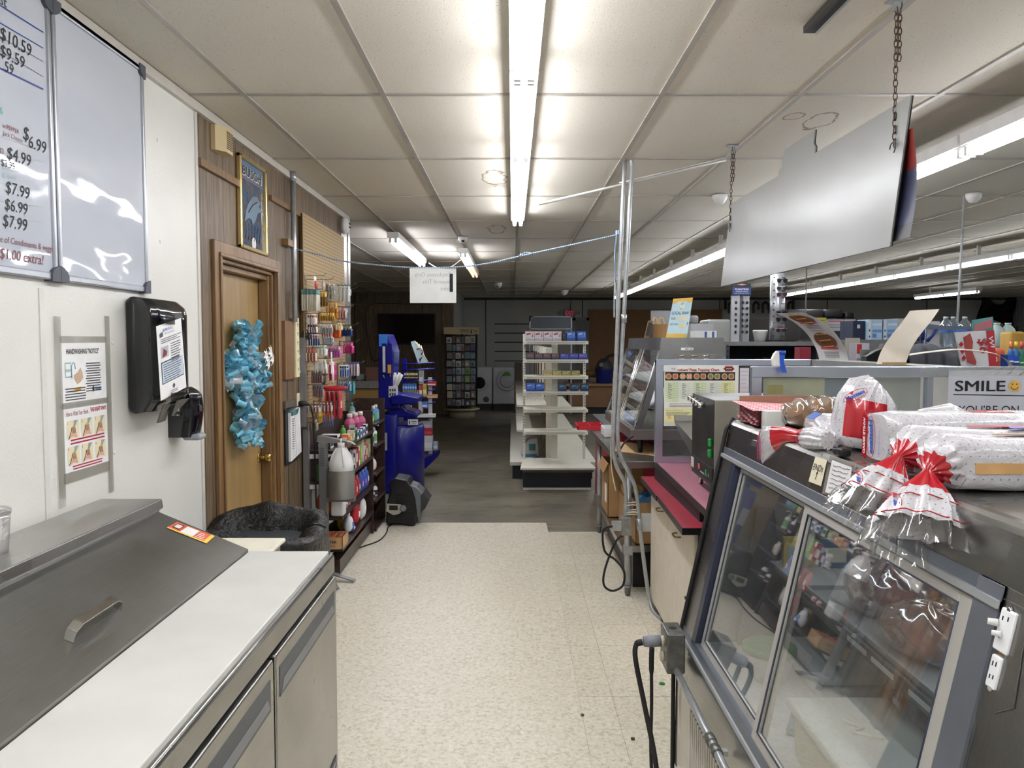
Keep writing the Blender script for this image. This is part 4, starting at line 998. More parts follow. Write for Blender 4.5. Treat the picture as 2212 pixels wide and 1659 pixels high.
for k, (u, x, w_, h, d, cols, look, kd) in enumerate([(716, -1.24, .09, .11, .10, ['#e8ebe6', '#3f8a3c', '#3f9a44'], 'white and green tablet box', 'box'), (733, -1.22, .09, .115, .10, ['#2c5ca8', '#e8e8ee', '#c02a44'], 'blue, white and red tablet box', 'box'),
        (757, -1.20, .05, .13, .05, ['#7a2a30', '#e8e0d8', '#d8d8d8'], 'dark red bottle with white cap', 'bottle'), (763, -1.185, .05, .12, .05, ['#1c1d22', '#d8d8d8', '#6a7cae'], 'black and blue box', 'box'),
        (769, -1.185, .05, .14, .05, ['#8a2430', '#e8e4e0', '#b03a3e'], 'wine red box', 'box'), (774, -1.185, .04, .15, .05, ['#e6e6e2', '#c23a44', '#f0f0ee'], 'slim white and red box', 'box'),
        (779, -1.185, .05, .16, .05, ['#7cae4a', '#a8cc6a', '#5f9a3a'], 'lime green box', 'box'), (785, -1.185, .05, .17, .05, ['#b03a5a', '#e8e0e0', '#e4e2de'], 'rose and white box', 'box'),
        (791, -1.185, .05, .12, .05, ['#94303a', '#d8c8b8', '#a8404a'], 'short crimson box', 'box'), (797, -1.185, .06, .15, .05, ['#6a8a48', '#c8b898', '#8aa860'], 'olive green box', 'box')]):
    onshelf(u, x, zB, w_, h, d, cols, kd, 'tablet_box' if kd == 'box' else 'cough_bottle', look+' on the second brown shelf', 'box' if kd == 'box' else 'bottle', gB)
gC = 'snacks on the third brown shelf'
one('gallon_jug', 'squat translucent jug on the third brown shelf near the wall', 'jug', MB().rbox(-1.40, -1.30, 5.40, 5.52, zC, zC+.21, .02), JUG)
for k, u in enumerate((714, 729)):
    onshelf(u, -1.25, zC, .09, .18, .11, ['#b4481e', '#7a2416', '#d8743a'], 'bag', 'orange_snack_bag', '%s orange snack bag deep on the third brown shelf' % ('left', 'right')[k], 'bag', gC)
for k, u in enumerate((770, 776, 783, 789, 795)):
    cols = [['#a02c2c', '#e8d8c8', '#c84a3a'], ['#8f2428', '#f0e0d8', '#d84a4a'], ['#2a4a9c', '#e8a0c0', '#5f86d0'], ['#2c4fa8', '#e86a9a', '#7aa0dc'], ['#3558ae', '#f0f0f4', '#88a8e0']][k]
    onshelf(u, -1.185, zC, .07, .16, .06, cols, 'bag', 'candy_bag', ['dark red candy bag', 'brick red candy bag', 'blue candy bag with pink dots', 'bright blue candy bag', 'blue and white candy bag'][k]+' on the third brown shelf', 'bag', gC)
one('white_jug', 'small square white jug on the shelf just below the grey sanitizer cup', 'jug', MB().rbox(-1.255, -1.165, 5.37, 5.47, zC+.001, zC+.12, .015), M((224, 226, 228), .4))
for k, (u, x) in enumerate(((748, -1.20), (754, -1.20))):
    onshelf(u, x, zC, .04, .05, .04, ['#e2d8d8', '#c08a90', '#b03a4a'], 'bottle', 'pill_bottle', '%s small pill bottle with red cap beside the white jug' % ('left', 'right')[k], 'bottle', 'pill bottles')
# lowest level
t = thing('snack_carton', 'open brown carton of orange snack packs with black lettering on the lowest shelf', 'carton', (-1.22, 5.5, zD))
mb = MB(); cx0, cx1, cy0, cy1, ch = -1.385, -1.165, 5.33, 5.52, .085
for q in ((cx0, cx1, cy0, cy0+.004), (cx0, cx1, cy1-.004, cy1), (cx0, cx0+.004, cy0, cy1), (cx1-.004, cx1, cy0, cy1)): mb.box(q[0], q[1], q[2], q[3], zD, zD+ch)
mb.box(cx0, cx1, cy0, cy1, zD, zD+.004); mb.build('carton_walls', M((176, 142, 98), .8), t)
MB().text('MONSTER', (cx0+.05, cy0-.001, zD+.045), X, Z, .13, .018, 0, .001, 0, .03).text('ENERGY DRINK', (cx0+.08, cy0-.001, zD+.022), X, Z, .09, .008, 0).build('carton_lettering', C('#3a3028'), t)
for k in range(4):
    one('snack_pack', '%s orange snack pack in the open brown carton' % ('leftmost', 'second', 'third', 'rightmost')[k], 'snack', MB().rbox(cx0+.02+k*.05, cx0+.055+k*.05, cy0+.03, cy1-.03, zD+.006, zD+.085+.006*(k % 2), .008), C(['#c86a34', '#d8542c', '#b8643c', '#8a4a34'][k]), 'snack packs in the carton')
for k, (u, x, z, w_, h, d, cols, look) in enumerate([(745, -1.26, zD, .1, .12, .08, ['#c8a838', '#b0902c', '#d8bc50'], 'mustard yellow bag deep'), (760, -1.19, zD, .08, .13, .08, ['#e4e8ee', '#3a70b8', '#d8dce4'], 'white and blue bag'),
        (764, -1.18, zD, .08, .07, .09, ['#2f62ae', '#e8e8f0', '#e06a9a'], 'blue slumped bag'), (775, -1.19, zD+.0, .13, .17, .09, ['#b01f2c', '#e8e0d8', '#c83a44'], 'large red bag'), (788, -1.18, zD, .12, .17, .07, ['#d8d8d6', '#f0f0f0', '#b8404c'], 'tall white box-shaped bag')]):
    onshelf(u, x, z, w_, h, d, cols, 'bag', 'shelf_bag', look+' on the lowest brown shelf', 'bag', 'bags on the lowest brown shelf')
# side shelf stock
for k, (y, z, h, d, cols, kd, look) in enumerate([(6.72, .93, .10, .05, ['#d8c23c', '#e8e0a0', '#d8dada'], 'bottle', 'yellow labelled bottle'), (6.88, .93, .14, .06, ['#4a86b8', '#5aa86a', '#d8dcdc'], 'bottle', 'blue mouthwash bottle'), (7.0, .93, .14, .06, ['#5a90bc', '#8fb8d8', '#c8d0d0'], 'bottle', 'pale blue mouthwash bottle'),
        (6.72, .74, .16, .05, ['#e8e8e6', '#4a3a7a', '#f0f0f0'], 'pump', 'white lotion pump with purple label'), (6.88, .74, .17, .06, ['#e4e8e4', '#6aa86a', '#f2f2f2'], 'pump', 'white lotion pump with green label'), (6.85, .50, .11, .07, ['#e2e0da', '#e0a070', '#d8d8d4'], 'bag', 'white and orange refill pack'),
        (6.74, .27, .09, .06, ['#e8e8e6', '#2a2a2e', '#1c1c20'], 'bottle', 'short black-capped bottle'), (6.88, .27, .12, .06, ['#d8d8d8', '#3a3a40', '#1c1c20'], 'bottle', 'tall black-capped bottle')]):
    u = CX+FP*-1.19/y
    onshelf(u, -1.19, z+.001, .07, h, d, cols, kd, 'toiletry', look+' on the narrow end shelf', 'toiletry', 'toiletries on the narrow end shelf')

# ================================================================ FLOOR FAN, CORD
t = thing('blower_fan', 'black and grey utility blower fan on the floor by the brown shelves', 'fan', (-1.0, 6.95, .006))
Yf = 6.86
def P(u, v, y=Yf): return at(u, v, y=y)
body = [P(u, v) for u, v in ((833, 1130), (836, 1085), (843, 1060), (838, 1048), (852, 1033), (880, 1038), (888, 1052), (896, 1078), (900, 1110), (897, 1139), (884, 1139), (874, 1132), (846, 1131), (838, 1134))]
fan = MB(); fan.prism([(p.x, p.y, max(p.z, .008)) for p in body], (0, .28, 0)); bev(fan.build('housing', M((13, 15, 19), .35), t), .012, 3)
sh = [P(u, v, Yf+.03) for u, v in ((876, 1043), (900, 1052), (914, 1066), (926, 1082), (918, 1098), (907, 1110), (905, 1130), (898, 1110), (893, 1078), (885, 1052))]
o = MB().prism([(p.x, p.y, p.z) for p in sh], (0, .22, 0)).build('blower_drum', M((104, 108, 114), .35), t); bev(o, .012, 3)
sh = [P(u, v, Yf+.028) for u, v in ((914, 1064), (927, 1081), (918, 1099), (908, 1108), (909, 1090), (908, 1072))]
MB().prism([(p.x, p.y, p.z) for p in sh], (0, .225, 0)).build('outlet_grille', M((46, 48, 52), .4), t)
hd = [P(u, v, Yf-.005) for u, v in ((852, 1034), (880, 1040), (878, 1049), (856, 1050), (846, 1046))]
MB().prism([(p.x, p.y, p.z) for p in hd], (0, .02, 0)).build('handle_recess', M((10, 10, 12), .3), t)
cp = [P(u, v, Yf-.006) for u, v in ((836, 1088), (866, 1090), (872, 1102), (862, 1110), (850, 1113), (834, 1104))]
cpn = MB().prism([(p.x, p.y, p.z) for p in cp], (0, .01, 0)).build('control_panel', M((166, 162, 148), .4), t)
a, b = P(841, 1102, Yf-.008), P(859, 1092, Yf-.008); MB().box(a.x, b.x, Yf-.009, Yf-.005, a.z, b.z).build('outlet_cover', C('#15161a'), t)
c = P(871, 1098, Yf-.01); MB().sweep([(c.x, Yf-.001, c.z), (c.x, Yf-.022, c.z), (c.x, Yf-.03, c.z)], [.03, .028, .02], 18).build('speed_knob', M((110, 112, 114), .35), t)
mb = MB()
for k in range(13):
    z = .09+k*.017; xa = P(848, 1100).x-.0; mb.sweep([(xa+.03, Yf-.002, z), (P(893, 1100).x-.006, Yf-.002, z)], .0018, 4)
mb.build('side_grille', C('#0c0d0f'), t)
pts = [at(u, v, z=.012) for u, v in ((846, 1133), (838, 1140), (834, 1152), (818, 1168), (780, 1182), (745, 1196), (720, 1215), (690, 1240))]
def smooth(pts, n=6):
    r = []
    for i in range(len(pts)-1):
        p0, p1, p2, p3 = pts[max(i-1, 0)], pts[i], pts[i+1], pts[min(i+2, len(pts)-1)]
        for k in range(n):
            s = k/n; r.append(.5*((2*p1)+(p2-p0)*s+(2*p0-5*p1+4*p2-p3)*s*s+(3*p1-p0-3*p2+p3)*s**3))
    return r+[pts[-1]]
one('fan_cord', 'black power cord curving over the vinyl floor from the blower fan', 'cord', MB().sweep(smooth(pts), .0055, 6), RUBBER)
# ================================================================ BLUE KIOSK, RACK, TV, CARD SPINNER
BLU = M((9, 14, 128), .32, 0, .05, 6, coat=.3); BLU2 = M((60, 130, 215), .4)
t = thing('photo_kiosk', 'tall royal blue moulded plastic collection kiosk by the end of the shelves', 'kiosk', (-1.25, 8.55, 0))
Y0 = 8.35
def K(u, v, y=Y0): p = at(u, v, y=y); return (p.x, p.y, max(p.z, .0))
base = MB(); c = at(868, 1000, y=8.75)
xl, xr = at(818, 900, y=Y0).x, at(903, 900, y=8.6).x
xm_ = (xl+xr)/2; base.lathe([(.26, 0), (.26, .70), (.235, .74)], (xm_, Y0+.26, 0), 40); base.build('drum_base', BLU, t); MB().rbox(xl, xl+.2, Y0, Y0+.5, 0.0, .86, .03).build('back_column', BLU, t)
top = MB(); top.prism([K(817, 884), K(817, 722), K(838, 722), K(845, 740), K(851, 760), K(850, 800), K(848, 850), K(870, 858), K(903, 862), K(902, 868), K(886, 874), K(862, 874), K(866, 884)], (0, .42, 0)); bev(top.build('upper_tower', BLU, t), .02, 3)
tray = MB(); tray.prism([K(842, 856, 8.3), K(866, 852, 8.3), K(904, 860, 8.3), K(900, 872, 8.3), K(846, 874, 8.3)], (0, .5, 0)); bev(tray.build('writing_shelf', BLU, t), .012, 3)
nk = MB(); nk.prism([K(838, 874, 8.4), K(868, 874, 8.4), K(880, 886, 8.4), K(900, 892, 8.4), K(902, 902, 8.4), K(838, 902, 8.4)], (0, .4, 0)); bev(nk.build('neck', BLU, t), .02, 3)
a, b = K(819, 748), K(837, 722); MB().box(a[0], b[0], Y0-.012, Y0-.002, a[2], b[2]).build('header_card', BLU2, t)
a, b = K(826, 808, Y0-.01), K(847, 742, Y0-.01)
pk = MB(); pk.box(a[0], a[0]+.045, Y0-.03, Y0, a[2], b[2]); pk.build('leaflet_holder', BLU, t)
MB().box(a[0]+.008, a[0]+.036, Y0-.034, Y0-.031, a[2]+.02, b[2]-.03).build('leaflets', C('#c9ccd0'), t)
pk = MB(); pk.box(a[0]+.055, b[0], Y0-.03, Y0, a[2], b[2]); pk.build('leaflet_holder', BLU, t)
MB().box(a[0]+.060, b[0]-.008, Y0-.034, Y0-.031, a[2]+.01, a[2]+.10).build('leaflets', C('#d89a3c'), t)
a, b = K(821, 973, Y0-.006), K(836, 935, Y0-.006); MB().box(a[0], b[0], Y0-.008, Y0-.0005, a[2], b[2]).build('grey_notice', C('#a9adb2'), t)
a, b = K(882, 918, Y0-.004), K(903, 906, Y0-.004); mb = MB(); mb.box(a[0], b[0], Y0-.012, Y0-.001, a[2], b[2]); w_ = b[0]-a[0]; mb.box(a[0]+w_*.08, a[0]+w_*.2, Y0-.013, Y0-.012, a[2]+.012, b[2]-.012, 1); mb.box(a[0]+w_*.35, a[0]+w_*.85, Y0-.013, Y0-.012, b[2]-.026, b[2]-.018, 1); mb.box(a[0]+w_*.4, a[0]+w_*.8, Y0-.013, Y0-.012, a[2]+.012, a[2]+.016, 1); mb.build('name_label', [C('#d8dcdc'), C('#3a4048')], t)
# cup of rolled white forms
p = at(849, 862, y=8.38)
cu = thing('form_cup', 'white patterned cup of rolled white forms on the blue kiosk shelf', 'cup', tuple(p))
pb = at(849, 858, y=8.38); MB().box(pb.x-.04, pb.x+.045, 8.34, 8.43, pb.z, pb.z+.12).build('cup', [C('#dfe0e2')], cu)
mb = MB()
for i in range(2):
    for j in range(3): mb.box(pb.x-.03+j*.024, pb.x-.014+j*.024, 8.338, 8.34, pb.z+.02+i*.045, pb.z+.045+i*.045)
mb.build('cup_pattern', C('#3a4656'), cu)
for k in range(9):
    a = -.5+k*.13; MB().sweep([(pb.x-.03+.008*k, 8.37+.01*(k % 3), pb.z+.10), (pb.x-.05+.012*k+a*.10, 8.36+.01*(k % 3), pb.z+.24+.02*(k % 2))], [.010, .014], 8).build('rolled_form', C('#e4e4e2'), cu)

# wire rack with hanging stationery
t = thing('display_rack', 'blue wire display rack on feet behind the royal blue kiosk', 'display rack', (-1.15, 9.6, 0))
YR = 9.45
def R_(u, v, y=YR): p = at(u, v, y=y); return Vector((p.x, p.y, max(p.z, .004)))
xc = R_(870, 900).x
MB().box(xc, xc+.05, YR, YR+.05, .03, R_(870, 775).z).build('post', BLU, t)
mb = MB(); a, b = R_(905, 1022), R_(944, 985); mb.prism([R_(895, 1005), R_(944, 978), R_(947, 985), R_(920, 1012), R_(900, 1016)], (0, .3, 0)); mb.build('foot', BLU, t)
for v in (787, 800, 825, 846, 862, 874, 905, 972, 985):
    a, b = R_(868, v), R_(935, v-3); m2 = MB()
    for dy in (0, .12, .24): m2.sweep([a+Yv*dy, b+Yv*dy], .006, 5)
    m2.sweep([b, b+Yv*.24], .006, 5); m2.sweep([a, a+Yv*.24], .006, 5); m2.build('wire_shelf', BLU, t)
MB().box(R_(925, 900).x, R_(928, 900).x+.03, YR+.02, YR+.04, R_(925, 985).z, R_(925, 815).z).build('side_upright', C('#b9bdc2'), t)
i = 0
for (u0, v0, u1, v1, n_, cols, look, nm) in ((873, 806, 903, 817, 6, ['#c9c08e', '#22242a'], 'cream and black labelled tape roll on the upper rack hook', 'tape_roll'), (870, 829, 901, 843, 6, ['#3f74c4', '#a8c0e0'], 'blue stationery pack on the middle rack hook', 'stationery_pack'),
        (870, 843, 905, 855, 7, ['#8a8a4a', '#b8b070'], 'olive stationery pack on the middle rack hook', 'stationery_pack'), (874, 876, 890, 886, 4, ['#c9ccd0', '#e08a8a'], 'white and pink clip pack on the lower rack hook', 'clip_pack')):
    st_ = (u1-u0)/n_
    for k in range(n_):
        a = R_(u0+k*st_, v1, YR-.05+.0*k); b = R_(u0+(k+.78)*st_, v0, YR-.05)
        one(nm, '%s, %s from the left' % (look, ordn[k]), 'stationery', MB().box(a.x, b.x, YR-.05, YR-.02, a.z, b.z, 0).box(a.x, b.x, YR-.052, YR-.05, a.z+(b.z-a.z)*.25, a.z+(b.z-a.z)*.6, 1), [C(cols[0]), C(cols[1])], 'packs hanging on the blue rack')
for (u0, v0, u1, v1, cols, look, nm, dy) in ((905, 801, 914, 830, ['#8f9296', '#c9ccd0'], 'grey striped tall pack on the rack', 'tall_pack', -.06), (905, 832, 912, 856, ['#a83a34', '#d8d8d8'], 'red and white slim pack on the rack', 'slim_pack', -.06), (913, 830, 921, 856, ['#b0a050', '#d8cc80'], 'yellowish bagged marker set on the rack', 'marker_set', -.06),
        (904, 868, 912, 892, ['#b4b8c0', '#d8c0b0'], 'silver pen pack on the lower rack', 'pen_pack', -.06), (911, 868, 923, 882, ['#3f6fc0', '#d8e0ec'], 'bright blue pack on the lower rack', 'blue_pack', -.06),
        (923, 825, 941, 834, ['#a82a34', '#e0d0d0'], 'red box at the right of the rack', 'red_box', -.02), (922, 853, 944, 860, ['#b8876a', '#d0b090'], 'tan flat box at the right of the rack', 'tan_box', -.02),
        (901, 895, 940, 902, ['#d8d8d4', '#e8e8e8'], 'flat white tray on the lower rack', 'white_tray', -.08), (909, 911, 929, 925, ['#b9bcc0', '#d8dadc'], 'grey-white carton above the red-topped carton', 'carton', .0), (910, 925, 933, 941, ['#a82c38', '#c04a54'], 'red carton in the lower rack', 'carton', -.04),
        (911, 941, 934, 974, ['#c2c6ca', '#d8dadc'], 'large white carton under the red carton', 'carton', -.04), (902, 926, 908, 974, ['#cfd0d0', '#a83038'], 'white envelope box with red edge at the rack foot', 'envelope_box', -.08), (936, 955, 945, 972, ['#8fa0b4', '#c8d0dc'], 'small blue-grey pack at the rack foot', 'small_pack', -.04)):
    mb = pxbox(u0, v0, u1, v1, YR+dy, .10); a = R_(u0, v1, YR+dy); b = R_(u1, v0, YR+dy)
    mb.box(a.x+.004, b.x-.004, YR+dy-.002, YR+dy, a.z+(b.z-a.z)*.2, a.z+(b.z-a.z)*.55, 1)
    one(nm, look, 'pack', mb, [C(cols[0]), C(cols[1])])
mb = MB(); fl = [R_(887, 738), R_(896, 736), R_(908, 748), R_(924, 783), R_(904, 787)]
mb.prism(fl, (0, .01, 0), 0); 
a, b, c = R_(905, 775), R_(913, 770), R_(907, 784); mb.prism([a-Yv*.004, b-Yv*.004, c-Yv*.004], (0, .003, 0), 1)
mb.sweep([R_(900, 755)-Yv*.004, R_(908, 752)-Yv*.004, R_(914, 760)-Yv*.004, R_(910, 766)-Yv*.004], .01, 6, 2)
for k in range(4): mb.sweep([R_(896+k*4, 737+k*3)+Yv*.02*k, R_(925-k*2, 783)+Yv*.02*k], .006, 4, 3)
one('gift_bag', 'pale blue printed gift bags fanned on top of the blue rack', 'gift bag', mb, [C('#b9d6da'), C('#5a3a52'), C('#8a6a90'), C('#e6d9a0')])

t = thing('television', 'large switched-off black television on the dim wood wall', 'television', (-1.95, 17.5, 1.5))
a, b = at(817, 744, y=17.48), at(940, 677, y=17.48)
MB().box(a.x, b.x, 17.50, 17.57, a.z, b.z).build('bezel', BLACK, t); MB().box(a.x+.02, b.x-.02, 17.485, 17.5, a.z+.03, b.z-.02).build('screen', BLACKG, t)
MB().box(a.x+.3, b.x-.3, 17.57, 17.6, a.z+.2, b.z-.2).build('wall_mount', BLACK, t)
one('television_cable', 'thin dark cable looping along the wood wall left of the television', 'cable', MB().sweep(smooth([at(u, v, y=17.57) for u, v in ((960, 656), (900, 657), (810, 656), (793, 668), (791, 700), (796, 740), (803, 772), (812, 780), (822, 770))]), .008, 5), RUBBER)

# desk with brown box left of kiosk
t = thing('counter_desk', 'wooden checkout desk with a grey patterned top behind the shelves', 'desk', (-2.6, 12.6, 0))
MB().box(-3.3, at(822, 800, y=12.4).x, 12.4, 13.0, 0, at(760, 838, y=12.4).z).build('desk_front', M((150, 118, 66), .5), t)
MB().box(-3.3, at(822, 800, y=12.35).x, 12.35, 13.05, at(760, 838, y=12.4).z, at(760, 824, y=12.4).z).build('desk_top', M((120, 118, 114), .4, 0, .3, 40), t)
zt = at(760, 824, y=12.4).z
one('brown_box', 'closed brown leather-look box on the wooden checkout desk', 'box', MB().box(at(790, 800, y=12.6).x, at(816, 800, y=12.6).x, 12.6, 12.85, zt+.001, at(800, 793, y=12.6).z), C('#6a4a3c'))
one('white_appliance', 'white boxy appliance beside the brown box on the desk', 'appliance', MB().rbox(at(770, 800, y=12.8).x, at(789, 800, y=12.8).x, 12.8, 13.0, zt+.001, at(800, 808, y=12.8).z, .02), C('#aab0b0'))

# greeting card spinner
t = thing('card_spinner', 'tall rotating greeting card rack with cream header board', 'card spinner', (-1.04, 16.9, 0))
xc = at(998, 800, y=16.9).x; yc = 16.9; zt = at(998, 707, y=16.6).z; zbt = at(998, 722, y=16.6).z; zr0 = at(998, 877, y=16.6).z
MB().lathe([(.28, 0), (.28, .16)], (xc, yc, 0), 24).build('base_drum', C('#a8a08a'), t); MB().lathe([(.38, .16), (.38, .19), (.36, .2)], (xc, yc, 0), 28).build('base_plate', C('#bdb496'), t)
MB().cyl((xc, yc, .2), (xc, yc, zt), .03, n=10).build('column', BLACK, t)
hw = .35
for k in range(4):
    T = Matrix.Translation((xc, yc, 0)) @ Matrix.Rotation(k*math.pi/2, 4, 'Z')
    mb = MB(); mb.T = T; mb.box(-hw, hw, -hw-.01, -hw, zbt, zt, 0)
    if k == 0: mb.text("LEANIN'", (-.02, -hw-.011, zbt+.035), X, Z, .2, .075, 1, .003); mb.prism([(.20, -hw-.014, zbt+.02), (.24, -hw-.014, zbt+.02), (.22, -hw-.014, zt-.01)], (0, .002, 0), 1); mb.text('Tree', (.25, -hw-.011, zbt+.035), X, Z, .09, .07, 1, .003)
    mb.build('header_board', [C('#b8a67c'), C('#221c14')], t)
    fr_ = MB(); fr_.T = T
    for r_ in range(10): fr_.sweep([(-hw+.04, -hw+.03, zr0+r_*.165), (hw-.04, -hw+.03, zr0+r_*.165)], .006, 4)
    for x in (-hw+.04, -.11, .11, hw-.04): fr_.sweep([(x, -hw+.04, zr0), (x, -hw+.04, zbt)], .007, 4)
    fr_.box(-hw+.05, hw-.05, -hw+.06, -hw+.07, zr0, zbt-.02); fr_.build('wire_frame', BLACK, t)
cc = ['#6f7f8c', '#8a949a', '#6a5862', '#b0a488', '#56647a', '#8a807a', '#5f747c', '#a8a494', '#4c546a', '#78685a', '#98a0a4', '#6c4c54', '#5c7c84', '#b4b2a6', '#8c8c88', '#3a4054']
random.seed(5); cn = 0
for col, (ox, cw, od_) in enumerate(((-.30, .115, 0), (-.175, .06, .02), (-.105, .105, 0), (.01, .06, .02), (.085, .105, 0), (.20, .105, .015))):
    for row in range(9):
        xx = ox+random.uniform(-.006, .006); T = Matrix.Translation((xc, yc, 0)); z = zr0+.01+row*.165
        c_ = '#6f9a3a' if (col == 4 and row in (3, 4)) else random.choice(cc)
        mb = MB(); hh = random.uniform(.115, .15); yq = yc-hw-.004+od_; mb.prism([(xc+xx, yq, z), (xc+xx+cw, yq, z), (xc+xx+cw, yq+.02, z+hh), (xc+xx, yq+.02, z+hh)], (0, .004, 0), 0); k_ = random.uniform(.15, .4); mb.prism([(xc+xx+cw*.2, yq-.002, z+.02), (xc+xx+cw*.8, yq-.002, z+.02), (xc+xx+cw*(.8-k_), yq+.008, z+hh*.75), (xc+xx+cw*.2, yq+.006, z+hh*.6)], (0, .001, 0), 1)
        one('greeting_card', 'greeting card on the spinner front, %s row from the bottom, %s column from the left' % (ordn[row], ordn[col]), 'greeting card', mb, [C(c_), C(random.choice(cc))], 'greeting cards on the spinner')
# washers
WM = M((188, 190, 194), .3, .1)
def washer(u0, u1, label, door_r, uc, vc, glass, sticker):
    Y = 18.6; a, b = at(u0, 873, y=Y), at(u1, 793, y=Y)
    t = thing('washing_machine', label, 'washing machine', ((a.x+b.x)/2, Y+.3, .0))
    bev(MB().box(a.x, b.x, Y, Y+.7, a.z, b.z).build('cabinet', WM, t), .02); MB().box(a.x+.02, b.x-.02, Y+.02, Y+.68, 0, a.z).build('pedestal', C('#17181c'), t)
    c = at(uc, vc, y=Y-.02); r = door_r
    MB().sweep([(c.x, Y, c.z), (c.x, Y-.03, c.z), (c.x, Y-.035, c.z)], [r, r*.98, r*.9], 32).build('door_ring', WM, t)
    MB().sweep([(c.x, Y-.035, c.z), (c.x, Y-.045, c.z)], [r*.7, r*.6], 28).build('door_glass', BLACKG if glass else WM, t)
    if glass: q = at(1050, 863, y=Y-.01); MB().sweep([(q.x, Y, q.z), (q.x, Y-.01, q.z)], [.07, .06], 18).build('drain_cover', C('#3a3c40'), t)
    if sticker:
        q = at(1094, 808, y=Y-.05); MB().prism([(q.x-.1, Y-.048, q.z-.05), (q.x+.1, Y-.048, q.z-.05), (q.x+.08, Y-.048, q.z+.03), (q.x-.02, Y-.048, q.z+.06), (q.x-.08, Y-.048, q.z)], (0, .004, 0)).build('green_sticker', C('#5f9a3a'), t)
washer(1006, 1063, 'front-load washer with dark round window, partly behind the card spinner', .20, 1036, 827, True, False)
washer(1065, 1121, 'dryer with plain round door and green sticker beside the wood post', .25, 1095, 822, False, True)
one('wood_post', 'rough brown wooden post right of the dryer', 'post', pxbox(1111, 783, 1127, 905, 17.9, .18), m_wood('old_post', (46, 34, 22), (78, 58, 38)))

# ================================================================ GONDOLA END CAP
GW = M((222, 220, 208), .45, 0, .04, 5); 
t = thing('gondola_endcap', 'cream metal end-cap shelving on a black base in the middle aisle', 'shelf unit', (.51, 8.9, 0))
x0, x1, Ye = .13, .845, 8.75
MB().box(at(1130, 1030, y=8.62).x, at(1277, 1030, y=8.62).x, 8.62, 9.2, 0, .19).build('black_base', M((17, 20, 34), .4), t)
MB().box(at(1130, 1030, y=8.61).x, at(1277, 1030, y=8.61).x, 8.6, 8.62, 0, .02).build('base_strip', GW, t)
MB().prism([(.085, 8.50, .255), (.915, 8.50, .255), (.86, 9.25, .255), (.13, 9.25, .255)], (0, 0, -.02)).build('base_deck', GW, t)
MB().prism([(.10, 8.52, .235), (.90, 8.52, .235), (.88, 8.6, .19), (.12, 8.6, .19)], (0, .5, 0)).build('deck_apron', C('#8a8678'), t)
for x in (x0-.008, x1-.02):
    m2 = MB(); m2.box(x, x+.028, 9.16, 9.20, .255, 1.72); m2.build('upright', GW, t)
    m2 = MB()
    for k in range(36): m2.box(x+.008, x+.018, 9.158, 9.16, .45+k*.033, .462+k*.033)
    m2.build('slots', C('#3a3834'), t)
MB().box(.46, .53, 9.22, 9.26, .255, 1.60).build('centre_post', GW, t)
shv = (737, 777, 812, 846, 884, 932); zs = []
for k, v in enumerate(shv):
    z = at(1200, v, y=8.82).z; zs.append(z)
    m2 = MB(); m2.box(x0, x1, 8.82, 9.16, z-.008, z); m2.box(x0-.002, x1+.004, 8.808, 8.82, z-.035, z+.002); m2.build('shelf', GW, t)
    for x in (x0+.004, x1-.008): MB().prism([(x, 8.84, z-.008), (x, 9.16, z-.008), (x, 9.16, z-.06)], (.004, 0, 0)).build('shelf_bracket', GW, t)
    MB().box(x0+.03, x1-.03, 8.8065, 8.808, z-.028, z-.008).build('price_rail', C('#b9b6a8'), t)
def ebox(u0, u1, v0, v1, si, cols, look, nm, st=None):
    z = zs[si]+.001; a = at(u0, v1, y=8.83); b = at(u1, v0, y=8.83); h = (v1-v0)/FP*8.83
    mb = MB(); mb.box(a.x, b.x, 8.83, 8.98, z, z+h, 0); mb.box(a.x+.006, b.x-.006, 8.828, 8.83, z+h*.34, z+h*.92, 1); mb.box(a.x, b.x, 8.827, 8.83, z+.004, z+h*.22, 2)
    w_ = b.x-a.x
    mb.prism([(a.x+w_*.12, 8.827, z+h*.6), (a.x+w_*.62, 8.827, z+h*.7), (a.x+w_*.6, 8.827, z+h*.84), (a.x+w_*.14, 8.827, z+h*.78)], (0, .001, 0), 3)
    mb.sweep([(a.x+w_*.82, 8.826, z+h*.42), (a.x+w_*.80, 8.826, z+h*.62), (a.x+w_*.88, 8.826, z+h*.8)], .003, 4, 3); mb.sweep([(a.x+w_*.7, 8.826, z+h*.5), (a.x+w_*.93, 8.826, z+h*.52)], .003, 4, 3)
    one(nm, look, 'boxed light bulbs', mb, [C(c_) for c_ in cols], 'boxed goods on the cream end cap')
for k in range(4): ebox(1135+19.6*k, 1154+19.6*k, 715, 736, 0, ['#cfcdd2', '#e2dfe4', '#b8b4c0', '#b03a48'], '%s white and red ammunition-style box on the top end-cap shelf' % ordn[k], 'goods_box')
ebox(1224, 1243, 715, 736, 0, ['#2f5cae', '#4a7ad0', '#254a94', '#a8c4ec'], 'left blue box on the top end-cap shelf', 'goods_box'); ebox(1247, 1266, 715, 736, 0, ['#2f5cae', '#4a7ad0', '#254a94', '#a8c4ec'], 'right blue box on the top end-cap shelf', 'goods_box')
ebox(1215, 1223, 716, 733, 0, ['#26282e', '#34363e', '#202228', '#55585f'], 'small dark box between white and blue boxes on the top end-cap shelf', 'goods_box')
for k in range(4): ebox(1137+18*k, 1154+18*k, 759, 772, 1, ['#4a4a52', '#64646e', '#303038', '#d0584a'], '%s grey box with red mark on the second end-cap shelf' % ordn[k], 'goods_box')
for k in range(3): ebox(1210+20*k, 1229+20*k, 760, 773, 1, ['#28489c', '#3a62c0', '#1f3a84', '#e0605a'], '%s blue ringed box on the second end-cap shelf' % ordn[k], 'goods_box')
